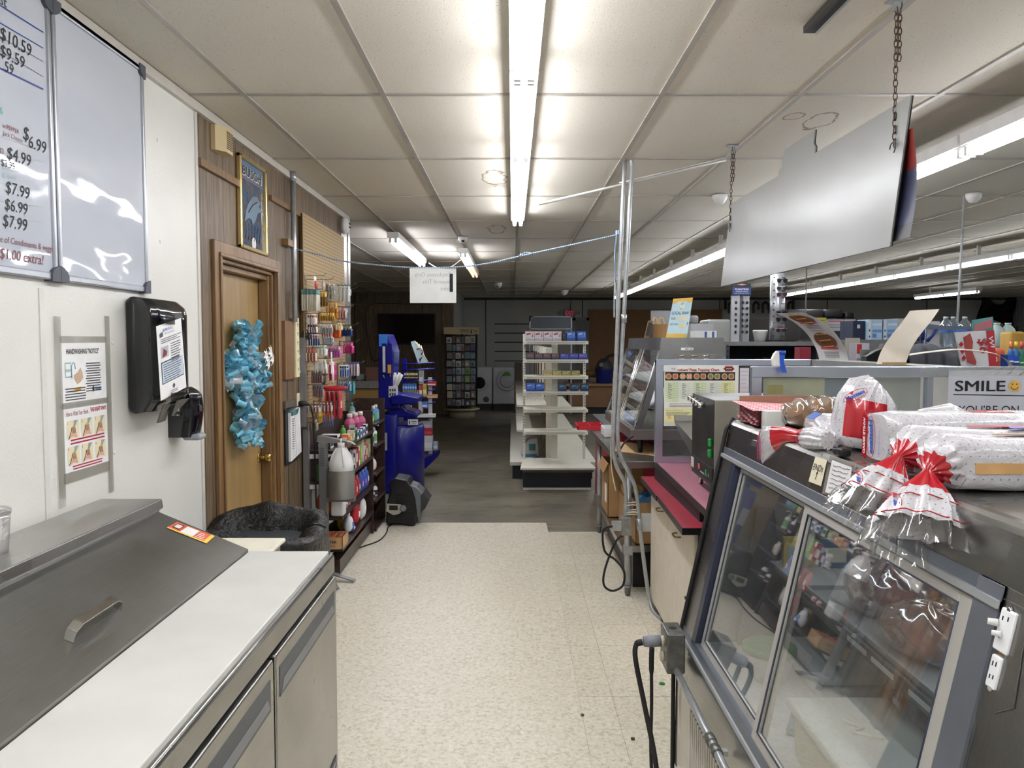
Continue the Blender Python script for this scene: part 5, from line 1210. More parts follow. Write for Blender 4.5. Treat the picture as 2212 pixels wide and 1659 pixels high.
for k in range(4): ebox(1174+20*k, 1193+20*k, 793, 804, 2, [['#b8b09a', '#7a9a58', '#6a8a4c', '#688c50'][k], '#b0b08a', '#d0cc60', '#d86a3a'], '%s from the left of the green and yellow boxes on the third end-cap shelf' % ordn[k], 'goods_box')
for k in range(2): ebox(1137+20*k, 1156+20*k, 818, 836, 3, ['#2f56ac', '#446fca', '#22448e', '#a0bcea'], '%s blue box on the fourth end-cap shelf' % ('left', 'right')[k], 'goods_box')
for k, u in enumerate((1207, 1233, 1255)): ebox(u, u+17, 820, 836, 3, ['#252e50', '#39507e', '#2a3a66', '#4aa08a'], '%s of the dark blue-green boxes on the fourth end-cap shelf' % ordn[k], 'goods_box')
# gondola run behind
t = thing('gondola_run', 'long cream double-sided gondola shelving behind the end cap', 'shelf unit', (.45, 12, 0))
MB().box(.0, .95, 9.3, 15.5, .0, .16).build('base_plinth', C('#14161f'), t)
MB().box(-.03, 1.0, 9.28, 15.5, .16, .2).build('base_deck', GW, t)
m2 = MB(); m2.box(.42, .5, 9.4, 15.4, .2, 1.45); m2.build('centre_panel', M((150, 128, 88), .7), t)
for y in (9.35, 10.55, 11.75, 12.95, 14.15, 15.35): MB().box(.40, .52, y, y+.05, .2, 1.55).build('post', GW, t)
for z in (.55, .85):
    for k in range(3): MB().box(.05, .42, 9.4+k*2.0, 11.3+k*2.0, z, z+.02).build('shelf', GW, t)
MB().box(.5, .9, 11.75, 14.15, .62, .64).build('shelf', GW, t)
t = thing('gondola_header', 'grey slatted header panel rising behind the end cap', 'header panel', (.75, 15.5, 1.5))
a, b = at(1143, 740, y=15.5), at(1236, 683, y=15.5)
mb = MB(); mb.prism([(a.x, 15.5, b.z), (a.x+.08, 15.5, b.z), (a.x+.02, 15.5, b.z-.1), (a.x, 15.5, b.z-.12)], (0, .03, 0)); mb.box(a.x, a.x+.03, 15.5, 15.53, .2, b.z); mb.box(b.x-.03, b.x, 15.5, 15.53, .2, b.z); mb.box(a.x, b.x, 15.5, 15.53, b.z-.02, b.z)
mb.box(a.x, b.x, 15.5, 15.53, b.z-.26, b.z-.24); mb.build('frame', C('#9a9c9c'), t)
mb = MB(); mb.box(a.x+.03, b.x-.03, 15.51, 15.53, b.z-.24, b.z-.02); mb.build('slat_panel', M((84, 90, 98), .6), t)
# toy on gondola base
t = thing('toy_playset', 'white, teal and green plastic toy house on the gondola base', 'toy', (.14, 9.7, .2))
a = at(1127, 915, y=9.7); 
q = [at(u, v, y=9.7) for u, v in ((1125, 916), (1132, 893), (1143, 882), (1160, 880), (1163, 898), (1163, 918), (1150, 920))]
z0 = .201; dzz = z0-min(p.z for p in q); q = [(p.x, p.y, p.z+dzz) for p in q]
MB().prism(q, (0, .2, 0)).build('toy_body', C('#c9ccd4'), t); MB().box(q[0][0]+.015, q[0][0]+.2, 9.69, 9.7, z0+.005, z0+.035).build('toy_trim', C('#3c8fb0'), t)
MB().box(q[2][0], q[2][0]+.08, 9.69, 9.7, z0+.08, z0+.16).build('toy_window', C('#2f8a9a'), t); MB().box(q[2][0]+.015, q[2][0]+.06, 9.685, 9.69, z0+.085, z0+.13).build('toy_door', C('#4f8a4a'), t)
# yellow ties / hooks in gondola
one('white_hook_row', 'row of white curved hooks in the gondola shelf', 'hooks', MB().sweep(smooth([Vector((.17+i*.025, 9.38, .93+.03*(i % 2))) for i in range(12)], 4), .005, 6), WHITE)

# back wall right part: exit sign, door, brown board, benches
t = thing('exit_sign', 'red-lettered exit sign with twin lamps high on the back wall', 'exit sign', (1.44, 19.8, 2.3))
a, b = at(1219, 684, y=19.8), at(1243, 670, y=19.8)
MB().box(a.x, b.x, 19.78, 19.85, a.z, b.z).build('sign_case', C('#8c8688'), t)
mb = MB(); mb.text('EXIT', (a.x+.03, 19.779, a.z+.035), X, Z, b.x-a.x-.06, .11, 0, .002, 0, .03); mb.build('sign_lettering', emitter('exit_red', (200, 50, 70), .22), t)
for x in (a.x-.08, b.x+.08): MB().sweep([(x, 19.85, a.z+.09), (x, 19.78, a.z+.09)], [.03, .045], 12).build('lamp_head', C('#8a8c8c'), t)
MB().sweep([(a.x+.16, 19.84, b.z), (a.x+.17, 19.84, 2.66)], .008, 5).build('feed_cable', C('#4a4a4a'), t)
t = thing('door_2', '', '', (1.75, 19.8, 0)); del t['label']; del t['category']; t['kind'] = 'structure'
a, b = at(1241, 800, y=19.82), at(1268, 692, y=19.82)
MB().box(a.x+.02, b.x, 19.81, 19.85, 0, b.z).build('door_slab', M((112, 112, 112), .5), t)
mb = MB(); mb.box(a.x-.06, a.x+.02, 19.80, 19.86, 0, b.z+.06); mb.box(b.x-.01, b.x+.07, 19.80, 19.86, 0, b.z+.06); mb.box(a.x-.06, b.x+.07, 19.80, 19.86, b.z, b.z+.07); mb.build('door_frame', M((130, 130, 130), .5), t)
a, b = at(1272, 805, y=19.8), at(1560, 669, y=19.8)
one('brown_board', 'large brown hardboard panel fixed to the back wall beside the grey door', 'board', MB().box(a.x, b.x, 19.79, 19.85, .9, b.z), M((134, 96, 56), .6))
t = thing('log_counter', 'low plywood counter with a log rail in front of the brown board', 'counter', (2.2, 17.5, 0))
a, b = at(1228, 865, y=17.5), at(1345, 834, y=17.5)
MB().box(a.x, b.x+.6, 17.5, 18.2, .16, b.z).build('counter_front', M((128, 92, 62), .6), t); MB().box(a.x+.05, b.x+.55, 17.6, 18.1, 0, .16).build('plinth', C('#15161a'), t)
MB().box(a.x-.05, b.x+.65, 17.45, 18.25, b.z, b.z+.05).build('counter_top', M((150, 116, 82), .6), t)
zt = at(1280, 806, y=18.4).z; MB().cyl((a.x-.1, 18.1, zt), (b.x+.65, 18.1, zt), .09, n=14).build('log_rail', M((106, 84, 48), .7), t)
for x in (a.x+.1, b.x+.3): MB().cyl((x, 18.1, b.z+.05), (x, 18.1, zt-.05), .06, n=10).build('log_post', M((96, 76, 44), .7), t)
# shop vacuum
t = thing('shop_vacuum', 'black and blue shop vacuum standing on the log counter', 'vacuum', (2.15, 17.7, 1.1))
c = at(1306, 800, y=17.75); zb_ = b.z+.05
MB().lathe([(.15, 0), (.18, .02), (.2, .30), (.22, .32)], (c.x, 17.8, zb_), 22).build('tank', C('#1a2a78'), t)
MB().lathe([(.22, .32), (.2, .36), (.16, .46), (.1, .54), (.02, .56)], (c.x, 17.8, zb_), 22).build('motor_head', C('#3a3e44'), t)
MB().sweep(smooth([Vector((c.x-.05, 17.7, zb_+.45)), Vector((c.x+.1, 17.65, zb_+.62)), Vector((c.x+.3, 17.65, zb_+.6)), Vector((c.x+.34, 17.7, zb_+.3))]), .03, 8).build('hose', RUBBER, t)
MB().sweep([(c.x-.1, 17.56, zb_+.42), (c.x-.1, 17.52, zb_+.42)], [.05, .045], 14).build('port', C('#6a6e74'), t)
# ================================================================ ROPE, SIGN, PIPES
def ropept(u, v):
    dx = (u-CX)/FP; dv = -(v-CY)/FP; dy = C_+dv*S_; t = 4.875/(dy+.1602*dx); return Vector((dx*t, dy*t, CZ+(-S_+dv*C_)*t))
pts = [ropept(u, v) for u, v in ((626, 535), (680, 548), (735, 563), (810, 572), (890, 578), (985, 577), (1060, 568), (1125, 553), (1230, 530), (1338, 506))]
ROPE = NT('blue_rope'); v_ = ROPE.n('ShaderNodeTexWave'); v_.inputs['Scale'].default_value = 28; ROPE.l(ROPE.coord((1, 1, 1)), v_.inputs[0]); ROPE.l(ROPE.ramp(v_.outputs[1], [(.4, (90, 130, 175)), (.6, (205, 214, 222))]), ROPE.b.inputs['Base Color']); ROPE = ROPE.m
mb = MB(); mb.sweep(smooth(pts), .005, 6)
k = ropept(1125, 552); mb.sweep(smooth([k, k+Vector((.03, 0, .018)), k+Vector((.06, 0, .015)), k+Vector((.075, 0, .005))]), .004, 6); mb.lathe([(.003, -.012), (.012, 0), (.003, .012)], tuple(k), 8)
k = ropept(1338, 506)
for q in range(4): mb.sweep([k+Vector((.020*math.cos(a), .020*math.sin(a)-.0, .006*q)) for a in [i*math.pi/5 for i in range(11)]], .0045, 5)
mb.sweep(smooth([k+Vector((-.02, -.02, 0)), k+Vector((-.028, -.022, -.12)), k+Vector((-.025, -.022, -.22)), k+Vector((-.032, -.022, -.40)), k+Vector((-.03, -.02, -.5))]), .0045, 5)
one('tied_rope', 'blue and white rope tied across the aisle between two conduits', 'rope', mb, ROPE)
a = ropept(887, 655); b = ropept(985, 579); yS = ropept(936, 600).y
t = thing('hanging_sign', 'white laminated sign hanging from the rope, seen from behind', 'sign', (0, yS, 1.88))
t.location = ((a.x+b.x)/2, yS-.01, a.z); t['_o'] = tuple(t.location)
yy = yS-.01
MB().box(a.x, b.x, yy, yy+.003, a.z, b.z).build('sign_sheet', M((234, 236, 234), .35), t)
mb = MB(); W_ = b.x-a.x
for s, fx, fz, fw_ in (('Employees Only', .88, .76, .78), ('Beyond This', .90, .56, .62), ('Point', .92, .36, .26)):
    mb.text(s, (a.x+W_*fx, yy-.0008, a.z+(b.z-a.z)*fz), -X, Z, W_*fw_, .026, 0, -.0)
mb.build('show_through_lettering', C('#b6baba', .6), t)
MB().box(a.x+W_*.86, a.x+W_*.93, yy-.002, yy, a.z+(b.z-a.z)*.32, a.z+(b.z-a.z)*.84).build('black_magnet', BLACK, t)
YP = 4.75
def PP(u, v, y=YP): return at(u, v, y=y)
t = thing('floor_conduit', 'pair of tall galvanised conduits rising from the steel table to the ceiling', 'conduit', (.62, YP, .45))
A_ = smooth([PP(1350, 344), PP(1340, 560), PP(1332, 760), PP(1325, 925), PP(1324, 970), PP(1332, 1008), PP(1348, 1040), PP(1352, 1070), PP(1351, 1118)], 5)
A_[0].z = CEIL-.008
B_ = smooth([PP(1356, 344), PP(1365, 352), PP(1362, 420), PP(1350, 640), PP(1338, 850), PP(1334, 935), PP(1340, 985), PP(1358, 1020), PP(1374, 1060), PP(1381, 1130), PP(1392, 1220), PP(1402, 1290, 4.72), PP(1412, 1322, 4.66), at(1432, 1338, z=.02)], 5)
B_[0].z = CEIL-.008; B_ = [p+Yv*.0 for p in B_]
MB().sweep(A_, .0125, 10).build('left_pipe', GALV, t); MB().sweep(B_, .0125, 10).build('right_pipe', GALV, t)
for u, v in ((1345, 690),): c = PP(u+3, v); MB().cyl(c-Z*.02, c+Z*.03, .017, n=12).build('coupling', GALV, t)
c = PP(1381, 1130); MB().cyl(c-Z*.04+X*.004, c+Z*.03-X*.004, .018, n=12).build('coupling', GALV, t)
cb = MB(); c = PP(1352, 1135, 4.73); cb.box(c.x-.03, c.x+.03, 4.69, 4.77, c.z-.055, c.z+.055); bev(cb.build('junction_box', M((150, 152, 152), .4, .8, .15, 40), t), .004)
JB = c
MB().box(c.x-.085, c.x-.03, 4.71, 4.75, c.z-.03, c.z+.025).build('twist_plug', GALV, t)
MB().sweep(smooth([PP(1330, 610), PP(1331, 700), PP(1322, 900), PP(1320, 1000), PP(1330, 1060)]), .0035, 5).build('white_wire', C('#d8d2c0'), t)
mb = MB()
for z in (1086, 1102, 1106):
    c = PP(1362, z, 4.79); mb.sweep([c+Vector((.036*math.cos(a), .05*math.sin(a)-.03, .004*math.sin(3*a))) for a in [i*math.pi/8 for i in range(17)]], .003, 5)
mb.build('tie_wire', C('#ddd8c8'), t)
one('looped_cord', 'thick black cord looping down to the floor from the conduit junction box', 'cord', MB().sweep(smooth([JB+Vector((-.085, -.02, 0)), PP(1303, 1145, 4.7), PP(1306, 1190, 4.7), PP(1330, 1210, 4.7), PP(1348, 1235, 4.66), PP(1345, 1265, 4.66), PP(1322, 1276, 4.66), PP(1304, 1262, 4.66), PP(1308, 1225, 4.68), PP(1330, 1170, 4.7), JB+Vector((-.01, -.02, -.05))]), .007, 7), RUBBER)

# ================================================================ STEEL TABLE + CARTONS
t = thing('steel_table', 'stainless work table with lower shelf carrying the warming display case', 'table', (1.1, 5.8, 0))
bev(MB().box(.675, 1.55, 4.93, 6.78, .835, .88).build('tabletop', ST, t), .004)
MB().box(.70, 1.5, 4.98, 6.7, .285, .325).build('lower_shelf', ST, t)
for x in (.74, 1.46):
    for y in (4.98, 6.64):
        l = MB().cyl((x, y, .06), (x, y, .835), .022, n=14).build('leg', GALV, t); MB().lathe([(.015, -.06), (.02, -.04), (.02, 0), (.024, .01)], (x, y, .066), 12).build('foot', M((110, 112, 112), .4, .7), l)
        MB().box(x-.026, x+.026, y-.026, y+.026, .272, .33).build('leg_collar', GALV, l)
one('black_crate', 'long black plastic base under the steel table', 'crate', MB().box(.80, 1.4, 5.15, 6.55, .005, .262), M((16, 16, 18), .5))
def carton(x0, x1, y0, y1, z0, h, label, lab=None, top=None, col=(166, 128, 84), name='carton'):
    t = thing(name, label, 'carton', ((x0+x1)/2, (y0+y1)/2, z0)); m_ = M(col, .8, 0, .06, 8)
    mb = MB(); w_ = .004
    for q in ((x0, x1, y0, y0+w_), (x0, x1, y1-w_, y1), (x0, x0+w_, y0, y1), (x1-w_, x1, y0, y1)): mb.box(q[0], q[1], q[2], q[3], z0, z0+h)
    mb.box(x0, x1, y0, y1, z0, z0+w_); mb.build('carton_walls', m_, t)
    if top == 'closed':
        m2 = MB(); m2.box(x0, x1, y0, (y0+y1)/2-.002, z0+h, z0+h+.004); m2.box(x0, x1, (y0+y1)/2+.002, y1, z0+h, z0+h+.004); m2.build('top_flaps', m_, t)
    else:
        MB().prism([(x0, y0, z0+h), (x0, y1, z0+h), (x0-.03, y1-.02, z0+h-.07), (x0-.03, y0+.02, z0+h-.07)], (-.003, 0, 0)).build('side_flap', m_, t)
    if lab:
        for q in lab: m2 = MB(); m2.box(*q); m2.build('shipping_label', PAPER, t)
    return t
carton(.71, .98, 5.80, 6.2, .327, .40, 'tall open brown carton with a white label, farthest left on the lower shelf', [(.7075, .7095, 5.88, 5.98, .42, .56)])
carton(.795, 1.08, 5.02, 5.38, .327, .27, 'open brown carton lined with a blue bag at the near end of the lower shelf', [(.83, .92, 5.0175, 5.0195, .41, .53)])
def bf(u, v):
    a = u*2*math.pi; r = .9-.5*v; return (.937+.135*r*math.cos(a)*(1+.05*math.sin(7*a)), 5.2+.165*r*math.sin(a), .57+.05*math.sin(v*3)+.012*math.sin(9*a)*(1-v))
one('blue_bag', 'blue plastic bag bulging out of the near open carton', 'bag', MB().grid(bf, 50, 8), C('#2f6f9c', .3))
carton(.78, .93, 5.45, 5.72, .327, .22, 'small printed brown carton between the two open cartons', None, 'closed', (150, 116, 78))
one('yellow_box', 'small yellow-edged box stacked on the printed carton', 'box', MB().box(.79, .92, 5.47, 5.68, .552, .60, 0).box(.789, .921, 5.468, 5.47, .56, .585, 1), [C('#b89a5a'), C('#d8c040')])
# things on the table
t = thing('red_tray', 'red divided plastic tray sticking out past the far end of the steel table', 'tray', (.66, 6.88, .86))
mb = MB(); mb.box(.555, .78, 6.66, 7.0, .882, .888)
for q in ((.555, .562, 6.66, 7.0), (.773, .78, 6.66, 7.0), (.555, .78, 6.66, 6.668), (.555, .78, 6.992, 7.0), (.664, .67, 6.66, 7.0), (.555, .78, 6.83, 6.836)): mb.box(q[0], q[1], q[2], q[3], .888, .915)
mb.build('tray_body', M((190, 34, 52), .4), t)
one('napkin_box', 'small white box on the steel table behind the conduits', 'box', MB().rbox(.72, .86, 6.15, 6.4, .882, .955, .01), C('#d6d8da'))
one('red_board', 'red plastic board lying on the steel table under the display case', 'board', MB().box(.80, 1.2, 5.95, 6.5, .882, .92), C('#b02a36'))
mb = MB(); mb.prism([(.70, 5.35, .883), (.98, 5.1, .883), (1.05, 5.6, .883), (.78, 5.85, .883)], (0, 0, .006)); one('cardboard_sheet', 'loose tan cardboard sheet on the steel table', 'cardboard', mb, M((190, 160, 118), .8))
t = thing('red_counter', 'red-sided service counter continuing beyond the steel table', 'counter', (1.3, 7.7, 0))
MB().box(.87, .90, 7.15, 8.2, 0, .84).build('side_panel', M((158, 20, 38), .5), t); MB().box(.90, 1.7, 7.15, 8.2, .02, .84).build('counter_body', M((120, 24, 36), .5), t); MB().box(.84, 1.75, 7.1, 8.25, .84, .87).build('counter_top', C('#24242a'), t)

# hot display case
t = thing('warming_case', 'stainless heated display case with sloping sliding glass doors', 'display case', (1.1, 5.85, .88))
XA, XT = .80, .975; zb0, zb1, zt0, zt1 = .985, 1.055, 1.575, 1.66; YA, YB = 5.17, 6.6
bev(MB().box(XA-.02, 1.40, YA, YB, zb0, zb1).build('base', ST, t), .004)
MB().prism([(XT-.01, YA, zt0), (XT, YA, zt1), (1.38, YA, zt1), (1.40, YA, zt0)], (0, YB-YA, 0)).build('top_hood', brushed('case_hood', (120, 122, 124), .35, 1), t)
ep = MB()
ep.prism([(XA, YA, zb1), (XA+.05, YA, zb1), (XT+.045, YA, zt0), (XT-.01, YA, zt0)], (0, .012, 0)); ep.prism([(1.30, YA, zb1), (1.38, YA, zb1), (1.40, YA, zt0), (1.30, YA, zt0)], (0, .012, 0))
ep.box(XT, 1.40, YA-.001, YA+.012, 1.36, zt0+.002); ep.prism([(XT-.01, YA-.006, zt0), (XT, YA-.006, zt1), (1.38, YA-.006, zt1), (1.40, YA-.006, zt0)], (0, .006, 0)); ep.build('end_panel', STZ, t)
lp = MB(); lp.prism([(XT+.09, YA-.008, zt0-.02), (1.33, YA-.008, zt0-.02), (1.35, YA-.008, 1.43), (XT+.05, YA-.008, 1.43)], (0, .006, 0)); lvp = lp.build('vent_plate', M((150, 146, 138), .35, .8), t)
lm = MB()
for cx_ in (XT+.135, XT+.215, XT+.295):
    for z in (1.54, 1.517, 1.494): lm.sweep([(cx_-.022, YA-.012, z), (cx_, YA-.016, z+.004), (cx_+.022, YA-.012, z)], .004, 6)
lm.build('louvres', CHROME, lvp)
gm = MB()
def sl(y, z): return Vector((XA+(XT-.01-XA)*(z-zb1)/(zt0-zb1), y, z))
gm.prism([sl(YA+.02, zb1), sl(YB-.02, zb1), sl(YB-.02, zt0), sl(YA+.02, zt0)], (.005, 0, 0)); gm.build('sliding_glass', GLASS, t)
for y in (YA+.66, YA+.73): MB().sweep([sl(y, zb1)+X*-.004, sl(y, zt0)+X*-.004], .008, 6).build('door_edge', CHROME, t)
MB().sweep([sl(YA, zb1), sl(YA, zt0)], .008, 6).build('corner_edge', STZ, t); MB().sweep([sl(YB, zb1), sl(YB, zt0)], .012, 6).build('corner_edge', STZ, t)
MB().prism([(XT+.05, YA+.003, 1.36), (1.30, YA+.003, 1.36), (1.30, YA+.003, zb1), (XA+.05, YA+.003, zb1)], (0, .004, 0)).build('end_glass', GLASS, t)
MB().box(1.39, 1.395, YA+.02, YB-.02, zb1, zt0).build('front_glass', GLASS, t)
for z in (1.22, 1.38): MB().prism([(XA+.12, 0+YA+.05, z-.03), (1.33, YA+.05, z+.03), (1.33, YA+.05, z+.038), (XA+.12, YA+.05, z-.022)], (0, YB-YA-.1, 0)).build('wire_shelf', M((140, 142, 144), .3, .8), t)
for x in (XA+.06, 1.33):
    for y in (YA+.1, YB-.1): MB().cyl((x, y, .88), (x, y, zb0), .016, .022, 10).build('foot', BLACK, t)
MB().box(XT+.13, XT+.21, YA-.008, YA-.006, zt0+.003, zt0+.019, 0).box(XT+.155, XT+.18, YA-.009, YA-.008, zt0+.008, zt0+.014, 1).box(XT+.185, XT+.205, YA-.009, YA-.008, zt0+.008, zt0+.014, 1).build('maker_label', [PAPER, C('#5a6068')], t)
one('black_cable', 'black cord drooping from the warming case onto the table', 'cord', MB().sweep(smooth([at(1367, 943, y=5.14), at(1350, 955, y=5.1), at(1338, 975, y=5.08), at(1335, 988, y=5.08)]), .006, 6), RUBBER)
one('steel_pan', 'round steel pan inside the warming case', 'pan', MB().lathe([(.08, 0), (.10, .1), (.105, .1), (.1, .105)], (1.0, 5.45, zb1+.001), 22, caps=False).lathe([(.001, 0), (.08, 0.001)], (1.0, 5.45, zb1+.001), 22), ST)
# on top of the case
zT = zt1+.001
t = thing('honey_sign', 'tilted blue and yellow local honey sign standing on the warming case', 'sign', (1.08, 5.4, zT))
q = [at(1439, 729, y=5.38), at(1483, 729, y=5.38), at(1497, 642, y=5.42), at(1455, 645, y=5.42)]
dz_ = zT-q[0].z; q = [p+Z*dz_ for p in q]
MB().prism(q, (0, .006, 0)).build('sign_board', C('#b8d4dc'), t)
def hq(a, b, o=.0012): p = (q[0]*(1-a)+q[1]*a)*(1-b)+(q[3]*(1-a)+q[2]*a)*b; return p-Yv*o
mb = MB(); xd = (q[1]-q[0]).normalized(); yd = (q[3]-q[0]).normalized()
mb.poly([hq(0, 0), hq(.95, 0), hq(.95, .1), hq(0, .1)], 0); mb.poly([hq(0, .86), hq(.15, .88), hq(.3, .93), hq(.5, .9), hq(.7, .93), hq(.85, .87), hq(1, .9), hq(1, 1), hq(0, 1)], 0)
mb.sweep([hq(.5+.13*math.cos(a), .84+.09*math.sin(a), .002) for a in [i*math.pi/8 for i in range(17)]], .0025, 4, 3); mb.poly([hq(.42, .76, .002), hq(.58, .76, .002), hq(.54, .71, .002), hq(.46, .71, .002)], 0); mb.poly([hq(.44, .84, .002), hq(.56, .84, .002), hq(.56, .88, .002), hq(.44, .88, .002)], 0)
L_ = (q[1]-q[0]).length
mb.text('LOCAL, RAW', hq(.06, .595), xd, yd, L_*.82, .021, 1, .001, 0, .01); mb.text('AND', hq(.06, .46), xd, yd, L_*.22, .016, 1, .001); mb.text('sweet', hq(.36, .44), xd, yd, L_*.52, .032, 2, .001, .3, .03)
mb.text('AS CAN', hq(.06, .315), xd, yd, L_*.40, .016, 1, .001); mb.text('bee', hq(.50, .25), xd, yd, L_*.36, .042, 2, .001, .3, .03); mb.text('!', hq(.90, .30), xd, yd, .006, .024, 1, .001)
mb.build('sign_print', [C('#dcb048'), C('#3c3a40'), C('#e4d0a0'), C('#e8e8e0')], t)
MB().prism([q[1]+Yv*.01, q[1]+Yv*.09, q[2]*.6+q[1]*.4+Yv*.012], (.004, 0, 0)).build('easel_back', C('#d8d8d4'), t)
one('wooden_box', 'small wooden crate with golden loops on the warming case', 'box', MB().box(at(1411, 720, y=5.75).x, at(1444, 720, y=5.75).x, 5.75, 5.9, zT, zT+.10, 0, fm=[0, 0, 0, 0, 0, 1]).sweep(smooth([Vector((1.08, 5.78, zT+.1)), Vector((1.075, 5.78, zT+.135)), Vector((1.095, 5.78, zT+.145)), Vector((1.115, 5.78, zT+.1))]), .006, 6, 2).sweep(smooth([Vector((1.04, 5.84, zT+.1)), Vector((1.045, 5.84, zT+.14)), Vector((1.06, 5.84, zT+.145)), Vector((1.075, 5.84, zT+.1))]), .006, 6, 2), [m_wood('crate_wood', (120, 84, 46), (164, 124, 76)), C('#2a241e'), C('#c0a468')])
q2 = [at(u, v, y=5.72) for u, v in ((1392, 729), (1402, 729), (1411, 693), (1401, 691))]; dz_ = zT-q2[0].z
t = thing('chalkboard', 'little leaning chalkboard with a pink mark left of the wooden crate', 'chalkboard', (.97, 5.72, zT))
MB().prism([p+Z*dz_ for p in q2], (0, .015, 0)).build('frame', OAK, t)
MB().prism([(p*.75+sum(q2, Vector())*.0625)+Z*dz_-Yv*.003 for p in q2], (0, .003, 0)).build('slate', C('#3a3436'), t)
one('grey_cabinet', 'pale grey metal cabinet standing behind the warming case', 'cabinet', MB().box(at(1492, 720, y=6.85).x, at(1541, 720, y=6.85).x, 6.85, 7.07, .005, at(1500, 699, y=6.85).z), C('#a6a8aa'))
one('silver_bag', 'crumpled silver bag on the pale grey cabinet right of the honey sign', 'bag', MB().rbox(at(1492, 720, y=6.9).x, at(1508, 720, y=6.9).x, 6.88, 6.98, at(1500, 699, y=6.85).z+.001, at(1500, 681, y=6.85).z, .02), C('#85878a'))
one('juice_pack', 'low white and blue patterned pack in front of the grey box', 'pack', MB().box(at(1498, 720, y=5.3).x, at(1548, 720, y=5.3).x, 5.3, 5.4, zT, zT+.045, 0).box(at(1522, 720, y=5.3).x, at(1527, 720, y=5.3).x, 5.298, 5.3, zT, zT+.04, 1).box(at(1538, 720, y=5.3).x, at(1543, 720, y=5.3).x, 5.298, 5.3, zT, zT+.04, 1), [C('#d4d4d2'), C('#3a5a94')])

# ================================================================ CHART FRAME (L shaped partition)
Yc = 4.72
t = thing('chart_partition', 'aluminium framed glass partition holding the pizza chart above the pink counter', 'partition', (1.3, Yc, .905))
MB().box(.862, .905, Yc, Yc+.04, .905, 1.527).build('post', ALU, t); MB().box(1.44, 1.475, Yc, Yc+.04, .905, 1.49).build('post', ALU, t)
bev(MB().box(.862, 1.79, Yc-.001, Yc+.045, 1.49, 1.528).build('top_rail', ALU, t), .003); MB().box(.905, 1.79, Yc, Yc+.04, .905, .94).build('bottom_rail', ALU, t)
MB().box(.905, 1.76, Yc+.018, Yc+.022, .94, 1.49).build('glass_pane', GLASS, t)
pd = Vector((1.89, 2.99, 0))-Vector((1.79, Yc+.045, 0)); pn = Vector((pd.y, -pd.x, 0)).normalized()
def pq(s, o, z): return Vector((1.79, Yc+.045, 0))+pd*s+pn*o+Z*z
MB().prism([pq(0, 0, 1.49), pq(1, 0, 1.49), pq(1, -.16, 1.49), pq(0, -.16, 1.49)], (0, 0, .036)).build('counter_ledge', M((168, 168, 164), .35, .7), t)
MB().prism([pq(0, 0, .905), pq(1, 0, .905), pq(1, -.03, .905), pq(0, -.03, .905)], (0, 0, .585)).build('side_panel', C('#b4b4ae'), t)
# chart
def cq(u, v, o=.002): p = at(u, v, y=Yc-.002-o); return p
t = thing('topping_chart', 'pizza topping chart poster with a row of pizzas on a black band', 'poster', (1.1, Yc-.004, 1.1))
a, b = cq(1434, 920), cq(1596, 789); ZC = a.z
MB().box(a.x, b.x, Yc-.004, Yc-.001, a.z, b.z).build('poster_sheet', C('#e2e2da'), t)
mb = MB(); yy = Yc-.0045
def rect(u0, v0, u1, v1, m, o=0): 
    p, r_ = at(u0, v1, y=yy-o), at(u1, v0, y=yy-o); mb.poly([(p.x, yy-o, p.z), (r_.x, yy-o, p.z), (r_.x, yy-o, r_.z), (p.x, yy-o, r_.z)], m)
rect(1437, 804, 1588, 822, 1)
for k in range(5):
    for s in range(2):
        u = 1438+k*30.2+s*14.4; c = at(u+6.4, 813, y=yy-.001); r = .0178
        pts_ = [(c.x+r*math.cos(a)*(1 if s == 0 else (abs(math.cos(a))**4+abs(math.sin(a))**4)**-.25*.92), c.z+r*math.sin(a)*(1 if s == 0 else (abs(math.cos(a))**4+abs(math.sin(a))**4)**-.25*.92)) for a in [i*math.pi/12 for i in range(24)]]
        mb.poly([(x, yy-.001, z) for x, z in pts_], 2); mb.poly([(c.x+(x-c.x)*.82, yy-.0015, c.z+(z-c.z)*.82) for x, z in pts_], [3, 3, 4, 5, 4][k])
        for i in range(8):
            a = i*.8; rr = .010 if i % 2 else .005; x, z = c.x+rr*math.cos(a), c.z+rr*math.sin(a); mb.poly([(x-.0022, yy-.002, z-.0022), (x+.0022, yy-.002, z-.0022), (x+.0022, yy-.002, z+.0022), (x-.0022, yy-.002, z+.0022)], [6, 7, 6, 8, 9][k])
for k in range(5):
    u = 1437+k*30.2; rect(u, 824, u+29, 852, [10, 11, 10, 11, 12][k])
    for r_ in range(9):
        rect(u, 827.5+3.8*r_, u+29.5, 827.8+3.8*r_, 8, .0006)
        rect(u+6, 829+3.8*r_, u+6+6+(r_*3+k) % 5, 830.1+3.8*r_, 13, .0006)
    rect(u+19, 826, u+19.3, 866, 8, .0006)
for k in range(2): rect(1437+k*30.2, 852, 1466+k*30.2, 868, [10, 11][k])
for k in range(2): rect(1500+k*43, 854, 1540+k*43, 868, 14)
for k in range(3): rect(1446, 872+3*k, 1494, 873+3*k, 13)
rect(1436, 882, 1500, 914, 12); mb.text('Thin Crust Instructions', (at(1439, 888, y=yy).x, yy-.001, at(1439, 888, y=yy).z), X, Z, .10, .006, 6)
for k in range(3): rect(1439, 891+2.6*k, 1492-k*4, 892+2.6*k, 13, .0006)
rect(1442, 898, 1450, 905, 15, .0006); rect(1464, 899, 1472, 904, 10, .0008)
p = at(1462, 801.5, y=yy); mb.text("rothers' Pizza Topping Chart", (p.x, yy-.001, p.z), X, Z, .255, .0155, 6, .001, 0, .03)
rect(1566, 791, 1583, 802, 6, .0006); rect(1563, 794, 1586, 799, 6, .0006); rect(1568, 796, 1581, 797.2, 0, .001)
